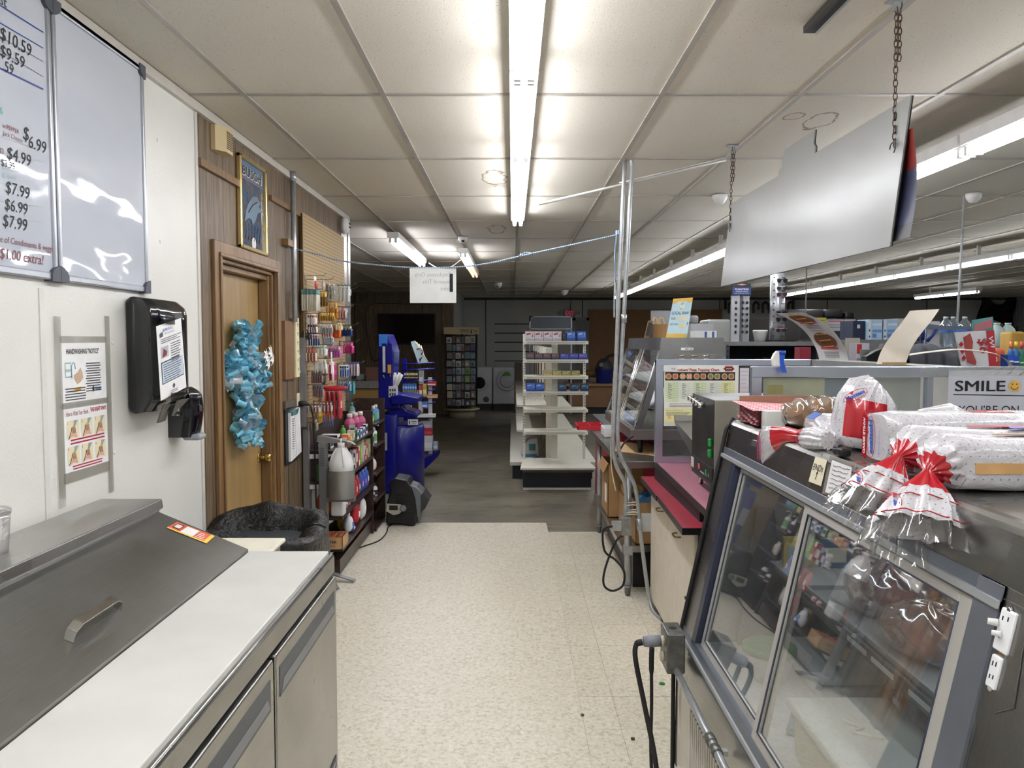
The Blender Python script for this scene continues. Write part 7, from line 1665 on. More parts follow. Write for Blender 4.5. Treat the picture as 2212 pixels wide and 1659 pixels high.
# labels on fascia
def ondeck(u, v, off=.0015): return onslant(u, v, off)
mb = MB(); q = [ondeck(1747, 1040), ondeck(1774, 1050), ondeck(1787, 994), ondeck(1762, 986)]; mb.prism(q, (-.0008, 0, 0), 0)
xd = (q[1]-q[0]).normalized(); yd = (q[3]-q[0]).normalized(); p = q[0]+yd*(q[3]-q[0]).length*.5-X*.002+xd*.008
def plane_text(mb, s, p, xd, yd, w_, h, m): mb.text(s, p, xd, yd, w_, h, m, .0)
plane_text(mb, 'ENDs', p, xd, yd, (q[1]-q[0]).length*.75, .017, 1)
c = q[0]*.5+q[1]*.5-X*.002
mb.sweep([c+yd*.012, c+yd*.032], .0008, 4, 1); mb.sweep([c+yd*.026-xd*.004, c+yd*.033, c+yd*.026+xd*.004], .0008, 4, 1)
mb.sweep([c+yd*.072, c+yd*.080], .0008, 4, 1)
one('paper_label', 'cream handwritten ENDs label taped on the deli case fascia', 'label', mb, [C('#d8d2b8'), INK])
mb = MB(); q = [ondeck(1783, 1063), ondeck(1829, 1080), ondeck(1841, 1010), ondeck(1798, 994)]; mb.prism(q, (-.0008, 0, 0), 0)
xd = (q[1]-q[0]).normalized(); yd = (q[3]-q[0]).normalized(); L_ = (q[1]-q[0]).length; H_ = (q[3]-q[0]).length
for k in range(6):
    p = q[0]+yd*H_*(.86-.135*k)+xd*L_*.12-X*.0018; n_ = 14; w_ = L_*(.76-.12*((k*7) % 3)/2)
    mb.sweep([p+xd*w_*i/n_+yd*.0022*((-1)**i)*(.5+.5*math.sin(i*2.3+k)) for i in range(n_+1)], .0006, 4, 1)
one('paper_note', 'white handwritten note in a clear sleeve right of the ENDs label', 'note', mb, [C('#dadada'), C('#54565c')])
q = [ondeck(1776, 1066, .0005), ondeck(1833, 1088, .0005), ondeck(1850, 1000, .0005), ondeck(1793, 984, .0005)]; one('clear_sleeve', 'clear plastic sleeve around the handwritten note on the fascia', 'sleeve', MB().prism(q, (-.0004, 0, 0)), TAPE)
q = [ondeck(1628, 962), ondeck(1652, 970), ondeck(1655, 958), ondeck(1631, 950)]
o = MB().prism(q, (-.010, 0, 0)); one('case_thermometer', 'small chrome thermometer on the far end of the deli case fascia', 'thermometer', o, M((160, 166, 172), .2, .8))

# junction box, conduit and cords on the case base
t = thing('outlet_conduit', 'metal junction box and conduit running along the base of the deli case', 'conduit', (.56, 2.4, .5))
bx_ = MB(); bx_.box(.525, .588, 2.62, 2.74, .505, .645); bev(bx_.build('junction_box', M((112, 112, 108), .4, .8, .25, 40), t), .006)
MB().cyl((.556, 2.68, .6455), (.556, 2.68, .646), .014, n=12).build('knockout', BLACK, t)
for z in (.60, .545): MB().sweep([(.525, 2.68, z), (.514, 2.68, z)], [.018, .017], 14).build('receptacle', C('#c8c4a8'), t)
MB().sweep([(.557, 2.63, .522), (.557, 2.2, .520), (.557, 1.0, .515), (.557, .4, .515)], .0115, 10).build('pipe', GALV, t)
for y in (2.17, 2.11): MB().cyl((.557, y, .52), (.557, y-.035, .52), .0155, n=12).build('coupling', M((120, 120, 116), .4, .8), t)
MB().cyl((.557, 1.93, .519), (.557, 1.87, .519), .0122, n=12).build('yellow_label', C('#c8bc70'), t)
MB().box(.557, .592, 2.10, 2.12, .50, .515).build('strap', GALV, t)
MB().sweep([(.515, 2.68, .60), (.485, 2.68, .598), (.455, 2.68, .596)], [.020, .021, .018], 14).build('grey_adapter', M((128, 132, 140), .4), t)
one('thick_cord', 'thick black cord hanging from the grey adapter to the floor', 'cord', MB().sweep(smooth([Vector((.452, 2.68, .595)), Vector((.43, 2.68, .585)), Vector((.425, 2.66, .54)), Vector((.45, 2.62, .40)), Vector((.475, 2.55, .25)), Vector((.49, 2.50, .08)), Vector((.50, 2.46, .012)), Vector((.52, 2.3, .012))]), [.012]*6+[.009]*37, 8) , RUBBER)
one('thin_cord', 'thin black cord dropping straight down from the adapter', 'cord', MB().sweep(smooth([Vector((.480, 2.655, .585)), Vector((.478, 2.65, .53)), Vector((.478, 2.64, .40)), Vector((.470, 2.6, .25)), Vector((.472, 2.55, .10)), Vector((.485, 2.50, .03)), Vector((.47, 2.40, .012))]), [.009]*8+[.006]*29, 8), RUBBER)
p = at(1430, 1477, z=.006); one('green_bottle_cap', 'small green bottle cap lying on the floor tiles', 'bottle cap', MB().lathe([(.013, 0), (.014, .004), (.011, .007)], (p.x, p.y, .0045), 14), C('#1f8a44'))
for k, (u, v) in enumerate(((1258, 1546), (1367, 1597))):
    p = at(u, v, z=.006); one('floor_crumb', '%s brown crumb on the floor near the tile seam' % ('left', 'right')[k], 'crumb', MB().rbox(p.x-.008, p.x+.008, p.y-.006, p.y+.006, .0045 if k else .0065, .014, .003), C('#5a4438'))

# ================================================================ BREAD BAGS
def m_bag():
    n = NT('bread_bag_print'); g = n.n('ShaderNodeNewGeometry'); v = n.coord((1/.016, 1/.014, 1/.014))
    sp_ = n.n('ShaderNodeSeparateXYZ'); n.l(v, sp_.inputs[0])
    def cell(a, b):
        fa = n.math('SUBTRACT', n.math('FRACT', a), .5); fb = n.math('SUBTRACT', n.math('FRACT', b), .5)
        return n.math('LESS_THAN', n.math('ADD', n.math('POWER', fa, 2), n.math('POWER', fb, 2)), .010)
    yz = n.math('ADD', sp_.outputs[1], sp_.outputs[2]); s1 = n.math('ADD', sp_.outputs[0], n.math('MULTIPLY', n.math('FLOOR', yz), .5))
    d = cell(s1, yz)
    c = n.mix(d, (196, 194, 197), (122, 128, 158)); n.l(c, n.b.inputs['Base Color']); n.set(Roughness=.25)
    n.b.inputs['Coat Weight'].default_value = .6; n.b.inputs['Coat Roughness'].default_value = .12
    n.bump(n.noise(n.coord(), 26, 3, .6, 1.5), .5, .01); return n.m
BAG = m_bag(); BAGR = M((172, 16, 34), .25, 0, .05, 20, .3, 30, coat=.5); BREAD = M((196, 154, 100), .5, 0, .1, 20)
CLR = glassy('clear_bag', (.97, .97, .97), .09, .06, .04)
HB = C('#2a55b8', .3)
def bag(label, path, prof, seed=0, wrinkle=.02, up=Vector((0, 0, 1)), mats=None, name='bread_bag', cap=True):
    """path: centre points; prof: list per path point (ry, rz, squareness, pleat, material)"""
    t_ = thing(name, label, 'bread bag', tuple(path[0])); rnd = random.Random(seed); ph = [rnd.uniform(0, 6) for _ in range(8)]
    path = [Vector(p) for p in path]; n_ = len(path); mb = MB(); NR = 72; rings = []
    for i in range(n_):
        tg = (path[min(i+1, n_-1)]-path[max(i-1, 0)]).normalized(); sd = tg.cross(up).normalized(); u2 = sd.cross(tg).normalized()
        ry, rz, sq_, pl, m_ = prof[i]; ring = []
        for j in range(NR):
            a = 2*math.pi*j/NR; ca, sa = math.cos(a), math.sin(a)
            k = (abs(ca)**sq_+abs(sa)**sq_)**(-1/sq_)
            k *= 1+pl*math.sin(11*a+ph[0])+pl*.5*math.sin(19*a+ph[1]+i)+wrinkle*math.sin(5*a+i*1.7+ph[2])*.5+wrinkle*math.sin(3*a-i*.9+ph[3])*.5
            ring.append(path[i]+sd*(ry*k*ca)+u2*(rz*k*sa))
        rings.append(mb._a(ring))
    for i in range(n_-1):
        for j in range(NR):
            q = (j+1) % NR; mm = prof[i][4]
            if isinstance(mm, tuple): mm = mm[0] if mm[1] <= j < mm[2] else mm[3]
            mb.face((rings[i]+j, rings[i]+q, rings[i+1]+q, rings[i+1]+j), mm, True)
    mb.face([rings[0]+j for j in range(NR)][::-1], prof[0][4] if not isinstance(prof[0][4], tuple) else 0)
    if cap: mb.face([rings[-1]+j for j in range(NR)], 0)
    mb.build('bag_film', mats or [BAG, BAGR, BREAD, CLR], t_); return t_, rings
def logo(t_, p, xd, yd, w_, h, name='printed_logo', s='Hostess'):
    xd = Vector(xd).normalized(); yd = Vector(yd).normalized(); nn = xd.cross(yd).normalized(); p = Vector(p)
    yd = nn.cross(xd).normalized(); mb = MB()
    mb.text(s, p, xd, yd, w_, h, 0, .0012, 0, .035)
    c = p+xd*w_/2+yd*h*.4+nn*.0008; mb.sweep([c+xd*(w_*.62*math.cos(a))+yd*(h*1.15*math.sin(a)) for a in [i*math.pi/12 for i in range(25)]], .0007, 4, 1)
    hc = p+xd*w_*.38+yd*h*1.25+nn*.0015; mb.poly([hc-yd*.005, hc+xd*.005+yd*.002, hc+xd*.003+yd*.005, hc+yd*.003, hc-xd*.003+yd*.005, hc-xd*.005+yd*.002], 1)
    mb.build(name, [HB, C('#c42038')], t_)
zt_ = 1.362
def loafbag(label, y, x0, x1, ry, rz, tail, seed, slant=.0):
    zc = zt_+rz
    path, prof = [], []
    for k in range(9):
        f = k/8; x = x1+(x0-x1)*f; path.append((x, y+slant*(1-f), zc+.002*math.sin(k))); end = .55 if k == 0 else (.93 if k == 1 else 1)
        prof.append((ry*end, rz*end, 3.4, .0, 0))
    nk = Vector(tail[0]); a = Vector(path[-1])
    for f, r1, m in ((.35, .86, 0), (.6, .62, 1), (.8, .38, 1), (1.0, .13, 1)):
        path.append(tuple(a.lerp(nk, f))); prof.append((ry*r1, rz*r1, 2.4, .05+.1*f, m))
    tp = [Vector(q) for q in tail]; 
    for k, (f, ra, rb, m) in enumerate(((.14, .018, .018, 1), (.28, .030, .026, 1), (.42, .042, .034, 0), (.6, .055, .040, 0), (.8, .066, .044, 0), (1., .072, .046, 0))):
        p = tp[0].lerp(tp[1], min(1, f*2)) if f < .5 else tp[1].lerp(tp[2], (f-.5)*2); path.append(tuple(p)); prof.append((ra, rb, 2.0, .10, m))
    t_, rings = bag(label, path, prof, seed, cap=False)
    # transparent hem beyond the print
    hem = MB(); d = (tp[2]-tp[1]).normalized(); c0 = tp[2]; sdv = d.cross(Z).normalized(); uu = sdv.cross(d)
    def hf(u, v):
        a = u*2*math.pi; k = 1+.12*math.sin(11*a+seed)+.08*math.sin(17*a+v*3); return c0+d*(v*.05)+sdv*(.074*k*math.cos(a)*(1+.2*v))+uu*(.047*k*math.sin(a)*(1+.15*v))
    hem.grid(hf, 72, 5); hem.build('clear_hem', CLR, t_)
    # red printed line around the ruffle
    for f, rr in ((.62, .058), (.93, .071)):
        p = tp[0].lerp(tp[1], min(1, f*2)) if f < .5 else tp[1].lerp(tp[2], (f-.5)*2)
        m3 = MB(); dd = (tp[2]-tp[0]).normalized(); sd2 = dd.cross(Z).normalized(); u3 = sd2.cross(dd)
        m3.sweep([p+sd2*((rr+.004)*(1+.10*math.sin(11*a+seed*1.0))*math.cos(a))+u3*((rr*.68+.003)*(1+.10*math.sin(11*a))*math.sin(a)) for a in [i*math.pi/36 for i in range(73)]], .0014, 4); m3.build('printed_line', BAGR, t_)
    return t_
tn = loafbag('nearest bread bag on the deli case with a twisted red neck and big ruffle', 1.47, .815, 1.12, .052, .050, [(.772, 1.45, 1.397), (.752, 1.425, 1.352), (.727, 1.39, 1.305)], 3)
MB().box(.84, 1.12, 1.416, 1.4175, 1.398, 1.418).build('bread_crust_window', BREAD, tn)
m3 = MB(); m3.prism([(.90, 1.47, 1.4635), (1.11, 1.47, 1.4635), (1.11, 1.50, 1.462), (.93, 1.50, 1.462)], (0, 0, .0012), 1); m3.prism([(.97, 1.445, 1.4635), (1.10, 1.445, 1.4635), (1.10, 1.46, 1.464), (.985, 1.46, 1.464)], (0, 0, .0012), 0); m3.build('top_print', [HB, C('#b08a6a')], tn)
def face_logo(t_, tail, w_=.05, h=.016, fr=.7, side=-1, dy=0):
    a, b = Vector(tail[0]), Vector(tail[2]); d = (b-a).normalized(); sd = Vector((0, -1, 0)); nn = sd.cross(Z)
    c = a.lerp(b, fr)
    p = c+Vector((-.050, .028+dy, .006)); logo(t_, p, Vector((0, -1, 0)), Vector((.25, 0, 1)), w_, h)
face_logo(tn, [(.772, 1.45, 1.397), 0, (.727, 1.39, 1.305)], .045, .014, .66)
t2 = loafbag('second nearest bread bag, its red twisted neck half hidden by the nearest', 1.615, .835, 1.20, .054, .050, [(.785, 1.585, 1.405), (.757, 1.575, 1.362), (.722, 1.56, 1.32)], 9)
face_logo(t2, [(.785, 1.585, 1.405), 0, (.722, 1.56, 1.32)], .04, .012, .62)
m3 = MB(); m3.prism([(.93, 1.60, 1.4635), (1.19, 1.60, 1.4635), (1.19, 1.64, 1.462), (.95, 1.64, 1.462)], (0, 0, .0012), 0); m3.prism([(1.0, 1.575, 1.4635), (1.1, 1.575, 1.4635), (1.1, 1.595, 1.464), (1.01, 1.595, 1.464)], (0, 0, .0012), 1); m3.build('top_print', [C('#b0283c'), HB], t2)
# third loaf: flat end facing the aisle with lettering
path, prof = [], []
y3 = 1.80
for k in range(10):
    f = k/9; path.append((.835+.46*f, y3+.02*f, zt_+.058)); e = (.90 if k == 0 else 1)*(1 if k < 8 else (.9 if k == 8 else .6)); prof.append((.060*e, .058*e, 3.6, .0, (1, 12, 26, 0) if k in (4, 5) else ((1, 30, 44, 0) if k < 2 else 0)))
t3, _ = bag('long bread bag lying on its side with its lettered end facing the aisle', path, prof, 4, .012)
m3 = MB(); xE = .833; m3.prism([(xE, y3+.058, zt_+.005), (xE, y3+.042, zt_+.002), (xE, y3+.036, zt_+.10), (xE, y3+.050, zt_+.112), (xE, y3+.058, zt_+.10)], (-.003, 0, 0), 0); m3.build('red_end_band', [BAGR], t3)
m3 = MB(); m3.text('WHITE BREAD', (xE-.004, y3+.041, zt_+.098), Vector((0, 0, -1)), Vector((0, 1, 0)), .085, .010, 0, -.0, 0, .03); m3.build('band_lettering', C('#ece4e4'), t3)
logo(t3, (xE-.002, y3+.012, zt_+.095), (0, -.04, -1), (0, 1, 0), .078, .019)
m3 = MB(); m3.text('Nutrition Facts', (xE-.003, y3-.032, zt_+.015), Z, Vector((0, 1, 0)), .06, .008, 0); m3.build('small_print', HB, t3)
one('green_tie', 'tiny green tie at the foot of the lettered bread bag', 'tie', MB().sweep(smooth([Vector((.80, 1.745, 1.363)), Vector((.815, 1.74, 1.366)), Vector((.83, 1.735, 1.372))]), .0025, 6), C('#2a8a5a'))
one('black_clip', 'small black plastic clips on the deli case beside the lettered bread bag', 'clip', MB().rbox(.785, .812, 1.87, 1.90, 1.3615, 1.382, .006).rbox(.786, .810, 1.905, 1.925, 1.3615, 1.378, .005), BLACK)
# fourth: crumpled tall bag
path = [(.90, 2.03, 1.3635), (.905, 2.03, 1.39), (.91, 2.03, 1.44), (.915, 2.03, 1.485), (.925, 2.03, 1.515), (.94, 2.03, 1.53)]
prof = [(.066, .058, 2.6, .01, 0), (.07, .06, 2.8, .02, (1, 48, 66, 0)), (.072, .06, 2.8, .03, (1, 48, 66, 0)), (.07, .056, 2.6, .04, 0), (.058, .045, 2.2, .06, 0), (.028, .022, 2.0, .12, 0)]
t4, _ = bag('crumpled upright white and red bread bag, tallest of the pile', path, prof, 12, .05, up=Vector((0, 1, 0)))
logo(t4, (.845, 1.985, 1.488), (.9, -.1, .45), (-.3, 0, 1), .05, .010)
# fifth: brown loaf in clear film
lt = thing('wrapped_loaf', 'brown loaf in clear film behind the white bread bags', 'loaf', (.95, 2.42, zt_))
def lf(u, v):
    a = u*2*math.pi; e = math.sin(math.pi*min(max(v, .0), 1))**.28; ca, sa = math.cos(a), math.sin(a); k = (abs(ca)**2.8+abs(sa)**2.8)**(-1/2.8); return (.845+.25*v, 2.45+.055*k*ca*e, zt_+.050+.047*k*sa*e+(.006*math.sin(v*38)*(1 if sa > 0 else 0)))
MB().grid(lf, 40, 40).build('loaf', M((128, 88, 44), .6, 0, .25, 25), lt)
def lf2(u, v): p = Vector(lf(u, v)); c = Vector((p.x, 2.45, zt_+.05)); d = p-c; k = 1.07+.03*math.sin(u*50)*math.sin(v*30); return (c.x-.004, c.y+d.y*k, max(zt_+.001, c.z+d.z*k))
MB().grid(lf2, 70, 40).build('clear_wrap', CLR, lt)
m3 = MB(); m3.text('Country', (.90, 2.388, zt_+.028), X, Z, .08, .018, 0, .002, .3); m3.text('SALE', (.91, 2.392, zt_+.072), X, Z, .022, .010, 0, .002); m3.build('wrap_lettering', C('#e4e4e0'), lt)
# sixth: slumped bag with red middle and two white ends hanging over the edge
path = [(.772, 2.43, 1.305), (.768, 2.40, 1.315), (.766, 2.36, 1.335), (.776, 2.31, 1.352), (.790, 2.25, 1.366), (.800, 2.18, 1.372), (.796, 2.12, 1.376), (.800, 2.05, 1.384), (.806, 2.00, 1.384)]
prof = [(.006, .052, 2, .06, 0), (.010, .056, 2.4, .04, 0), (.014, .05, 2.4, .03, 0), (.018, .038, 2.4, .03, 1), (.018, .028, 2.2, .05, 1), (.016, .018, 2., .10, 1), (.022, .026, 2.2, .06, 0), (.030, .030, 2.4, .05, 0), (.020, .022, 2, .1, 0)]
t6, _ = bag('slumped empty bread bag, red in the middle, hanging over the case edge', path, prof, 21, .06)
logo(t6, (.752, 2.372, 1.285), (0, .10, 1), (0, 1, 0), .06, .010)
m3 = MB(); m3.sweep([(.753, 2.40, 1.275), (.752, 2.405, 1.33), (.757, 2.395, 1.365)], .0018, 5); m3.build('printed_line', BAGR, t6)
path = [(.86, 2.24, 1.395), (.865, 2.20, 1.40), (.87, 2.14, 1.402), (.86, 2.09, 1.395), (.835, 2.05, 1.385), (.825, 2.02, 1.378)]
prof = [(.03, .030, 3, .01, 0), (.045, .036, 3.4, .01, 0), (.05, .038, 3.2, .02, 0), (.045, .032, 2.6, .04, 0), (.03, .022, 2.2, .08, 0), (.02, .014, 2, .1, 0)]
t7, _ = bag('short white bread bag with blue printed square beside the brown loaf', path, prof, 31, .04)
m3 = MB(); m3.prism([(.822, 2.19, 1.426), (.822, 2.14, 1.426), (.845, 2.14, 1.441), (.845, 2.19, 1.441)], (-.001, 0, .001)); m3.build('blue_print', C('#4a6ab0'), t7)
path = [(1.10, 2.05, 1.40), (1.14, 2.05, 1.43), (1.19, 2.05, 1.44), (1.24, 2.05, 1.42), (1.27, 2.05, 1.40)]
prof = [(.03, .025, 2.4, .05, 0), (.045, .035, 2.4, .05, 0), (.045, .035, 2.4, .05, 0), (.04, .03, 2.4, .06, 0), (.01, .01, 2.4, .06, 0)]
path = [(x-.05, y, z+.0) for x, y, z in path]
t8, _ = bag('small crumpled white bag with blue small print behind the long loaf', path, prof, 41, .06)
m3 = MB(); m3.text('Nutrition', (1.06, 2.003, 1.425), X, Z, .06, .010, 0, .002); m3.text('Facts', (1.10, 2.003, 1.412), X, Z, .035, .010, 0, .002); m3.build('small_print', C('#5a5ab8'), t8)
# red checked basket liners in a brown tray
t = thing('liner_tray', 'brown paper tray at the far end of the deli case top', 'tray', (.98, 2.68, zt_))
MB().box(.80, 1.12, 2.76, 2.768, zt_, zt_+.085).build('tray_back', C('#8a6450'), t); MB().box(.80, 1.12, 2.60, 2.77, zt_, zt_+.004).build('tray_base', C('#7a5644'), t)
n = NT('red_gingham'); ck = n.n('ShaderNodeTexChecker'); ck.inputs['Scale'].default_value = 1; n.l(n.coord((72, 72, 30)), ck.inputs[0]); ck.inputs[1].default_value = lin('#c01c40'); ck.inputs[2].default_value = lin('#ecdcdc'); n.l(ck.outputs[0], n.b.inputs['Base Color']); n.set(Roughness=.55)
m3 = MB()
for k in range(14): m3.grid(lambda u, v, k=k: (.785+.004*math.sin(v*14+k)+.22*u, 2.74-.22*v, zt_+.006+.0032*k+.001*math.sin(u*9+v*12+k)), 4, 12)
m3.grid(lambda u, v: (.770-.0+.24*u, 2.76-.25*v, zt_+.054+.014*(1-v)*(1-u)), 6, 6)
o = one('basket_liners', 'thick stack of red gingham basket liners on the deli case top', 'paper liners', m3, n.m)
m3 = MB(); m3.box(.80, .86, 2.47, 2.52, zt_, zt_+.055); one('white_carton', 'little white carton between the gingham liners and the brown loaf', 'carton', m3, C('#cfd0cc'))

# ================================================================ HANGING WHITE BOARD
xw = 1.2
poly = [at(u, v, x=xw) for u, v in ((1557, 619), (1579, 440), (1681, 380), (1683, 368), (1688, 360), (1690, 349), (1693.6, 324), (1760, 280), (1757, 309), (1761, 317), (1760, 331), (1967.5, 206), (1922, 532))]
t = thing('hanging_board', 'large white glossy board with a notched top edge hanging from two chains', 'hanging board', (xw, 3.4, 1.95))
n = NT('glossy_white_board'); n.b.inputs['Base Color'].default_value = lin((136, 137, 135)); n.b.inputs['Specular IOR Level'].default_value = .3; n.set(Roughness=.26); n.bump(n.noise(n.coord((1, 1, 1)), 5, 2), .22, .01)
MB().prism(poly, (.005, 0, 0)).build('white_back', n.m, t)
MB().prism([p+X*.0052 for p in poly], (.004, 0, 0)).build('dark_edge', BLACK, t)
q = [at(1924, 530, x=xw+.012), at(1950, 300, x=xw+.03), at(1958, 290, x=xw+.05), at(1937, 530, x=xw+.03)]
m3 = MB(); bz = [(2.0, 2.44), (2.2, 2.44)]; m3.grid(lambda u, v: (xw+.012+.016*math.sin(math.pi*v), 2.42+.9*u, 1.955+.33*v), 4, 14, 0, lambda u, v: 1 if v > .62 else (2 if v < .1 else 0)); m3.build('printed_panel', [C('#3a3e54'), C('#7a2a24'), C('#20242c')], t)
for (u, v, uc) in ((1932, 316, 1940), (1577, 492, 1578)):
    ch = thing('chain', 'rusty sign chain at the %s end of the hanging white board' % ('near' if u > 1900 else 'far'), 'chain', tuple(at(u, v, x=xw)))
    b0 = at(u, v, x=xw-.006); tp_ = Vector((b0.x+.02, b0.y+.05, CEIL-.01)); n_ = int((tp_-b0).length/.021); m3 = MB()
    for k in range(n_):
        c = b0.lerp(tp_, (k+.5)/n_); ax = X if k % 2 else Yv
        m3.sweep([c+ax*(.0065*math.cos(a))+Z*(.0135*math.sin(a)) for a in [i*math.pi/5 for i in range(11)]], .0018, 4)
        if k > n_*.55: c2 = c+Vector((.012, .004, 0)); m3.sweep([c2+ax*(.0065*math.cos(a))+Z*(.0135*math.sin(a)) for a in [i*math.pi/5 for i in range(11)]], .0018, 4)
    m3.build('links', M((86, 66, 52), .5, .6), ch)
    MB().box(tp_.x-.03, tp_.x+.03, tp_.y-.02, tp_.y+.02, CEIL-.012, CEIL-.007).build('ceiling_clip', GALV, ch); MB().box(tp_.x-.012, tp_.x+.012, tp_.y-.004, tp_.y+.004, CEIL-.04, CEIL-.012).build('ceiling_hook', GALV, ch)
    MB().sweep([b0+Vector((-.006, .018*math.cos(a), .018*math.sin(a)-.006)) for a in [i*math.pi/6 for i in range(9)]], .0022, 5).build('hook', C('#4a4a4a'), ch)

# ================================================================ RIGHT BACKGROUND
def bxp(name, label, cat, u0, v0, u1, v1, Y, d, col, group=None, rough=.5, rb=0, deco=None, zb=None):
    a = at(u0, v1, y=Y); b = at(u1, v0, y=Y); mb = MB()
    if zb is not None: a.z = zb
    if rb: mb.rbox(a.x, b.x, Y, Y+d, a.z, b.z, rb)
    else: mb.box(a.x, b.x, Y, Y+d, a.z, b.z)
    cols = [C(col, rough) if isinstance(col, str) else col]
    if deco:
        for (f0, g0, f1, g1, c_) in deco:
            mb.box(a.x+(b.x-a.x)*f0, a.x+(b.x-a.x)*f1, Y-.003, Y, a.z+(b.z-a.z)*g0, a.z+(b.z-a.z)*g1, len(cols)); cols.append(C(c_))
    return one(name, label, cat, mb, cols, group)
# tall black shelf with grey top carrying sunglasses displays
Ys = 6.6; a, b = at(1568, 775, y=Ys), at(1745, 738, y=Ys); zS = b.z
t = thing('black_display_shelf', 'black-fronted display shelf with grey worn top carrying sunglasses stands', 'shelf unit', ((a.x+b.x)/2, Ys+.3, 0))
MB().box(a.x, b.x+.3, Ys, Ys+.7, zS-.035, zS).build('top_board', M((112, 112, 112), .6, 0, .2, 12), t); MB().box(a.x, a.x+.03, Ys, Ys+.7, 0, zS-.035).build('side_panel', C('#3a3c42'), t)
MB().box(a.x+.03, b.x+.3, Ys+.4, Ys+.7, 0, zS-.035).build('back_panel', M((34, 36, 48), .8, 0, .2, 10), t); MB().box(a.x, b.x+.3, Ys+.02, Ys+.7, 0, 1.42).build('lower_body', C('#1c1d22'), t)
m3 = MB()
for k in range(14): m3.box(a.x+.008, a.x+.02, Ys-.001, Ys, 1.0+k*.045, 1.022+k*.045)
m3.build('slots', C('#0c0c0e'), t)
one('tool_pile', 'dim pile of dark tools inside the black display shelf', 'tools', MB().box(a.x+.30, a.x+.55, Ys+.1, Ys+.3, 1.421, 1.45, 0).rbox(a.x+.34, a.x+.5, Ys+.12, Ys+.28, 1.451, 1.50, .02, 1), [C('#6a5838'), C('#16161a')])
a, b = at(1581, 735, y=Ys+.1), at(1622, 612, y=Ys+.1)
t = thing('sunglasses_stand', 'flat grey slotted sunglasses stand with blue header card', 'display stand', ((a.x+b.x)/2, Ys+.12, zS))
zz = at(1600, 638, y=Ys+.1).z; m3 = MB(); mid = (a.x+b.x)/2
m3.prism([(a.x, Ys+.13, zS), (mid-.015, Ys+.10, zS), (mid, Ys+.13, zS), (mid+.015, Ys+.10, zS), (b.x, Ys+.13, zS), (b.x, Ys+.16, zS), (a.x, Ys+.16, zS)], (0, 0, zz-zS)); m3.build('slotted_panel', M((168, 170, 174), .35, .5), t)
m3 = MB()
for x in (a.x+.03, mid+.012, b.x-.025):
    for k in range(6): m3.box(x-.005, x+.005, Ys+.093, Ys+.13, zS+.07+k*.05, zS+.092+k*.05)
m3.build('slots', BLACK, t); hb = MB(); hb.box(a.x, b.x, Ys+.10, Ys+.13, zz, b.z, 0); hb.box(a.x, b.x, Ys+.097, Ys+.10, zz+.005, zz+.065, 1)
hb.text('FLOATING', (a.x+.02, Ys+.0965, zz+.045), X, Z, b.x-a.x-.04, .014, 2, .001, 0, .03); hb.text('SUNGLASSES', (a.x+.025, Ys+.0965, zz+.028), X, Z, b.x-a.x-.05, .009, 2, .001); hb.text('STAY AFLOAT ON WATER', (a.x+.015, Ys+.0965, zz+.014), X, Z, b.x-a.x-.03, .006, 2, .001)
hb.prism([(mid-.04, Ys+.096, zz+.09), (mid, Ys+.096, zz+.097), (mid+.04, Ys+.096, zz+.09), (mid, Ys+.096, zz+.083)], (0, .001, 0), 3); hb.build('header_card', [C('#23262e'), C('#26407e'), C('#e4e6ea'), C('#c88a88')], t)
xc, yc = at(1681, 700, y=Ys+.15).x, Ys+.18
t = thing('sunglasses_column', 'silver column display holding pairs of sunglasses', 'display stand', (xc, yc, zS))
ztp = at(1681, 590, y=yc-.06).z
MB().lathe([(.062, .012), (.062, ztp-zS)], (xc, yc, zS), 28).build('column', M((176, 178, 182), .3, .6), t); MB().box(xc-.09, xc+.12, yc-.09, yc+.09, zS, zS+.012).build('base_plate', BLACK, t)
m3 = MB()
for k in range(10): m3.sweep([(xc-.045, yc-.046, zS+.05+k*.055), (xc-.046, yc-.048, zS+.05+k*.055)], .007, 8); m3.box(xc+.012, xc+.045, yc-.062, yc-.045, zS+.045+k*.055, zS+.049+k*.055)
m3.build('nose_slots', BLACK, t)
for k, (v, c_, c2) in enumerate(((606, '#1c1c22', '#22222a'), (622, '#c8cad0', '#34343c'), (636, '#7a5060', '#4a3440'), (676, '#202024', '#1a1a20'), (690, '#24262c', '#1e1e24'), (713, '#c07078', '#2a2a30'))):
    z = at(1681, v, y=yc-.08).z; g = thing('sunglasses', ['black', 'white-framed', 'mauve', 'dark', 'small black', 'pink-framed'][k]+' sunglasses, %s from the top of the silver column' % ordn[k], 'sunglasses', (xc, yc-.07, z), 'sunglasses on the silver column')
    for sx in (-.022, .03):
        MB().sweep([(xc+sx+.01, yc-.068, z), (xc+sx+.01, yc-.078, z)], [.019, .017], 14).build('lens', C(c2, .1), g)
    m4 = MB(); m4.sweep([(xc-.035, yc-.07, z+.012), (xc-.01, yc-.076, z+.014), (xc+.012, yc-.078, z+.008), (xc+.04, yc-.075, z+.014), (xc+.062, yc-.06, z+.010)], .004, 6); m4.sweep([(xc+.062, yc-.06, z+.01), (xc+.065, yc+.02, z+.012)], .003, 5); m4.build('frame', C(c_), g)
xa = at(1646, 720, y=Ys+.15).x
one('white_bucket', 'white bucket with a crumpled bag between the two sunglasses stands', 'bucket', MB().lathe([(.045, 0), (.062, .085), (.064, .09), (.058, .10), (.03, .085)], (xa, Ys+.2, zS), 20), C('#c9cac8', .4))
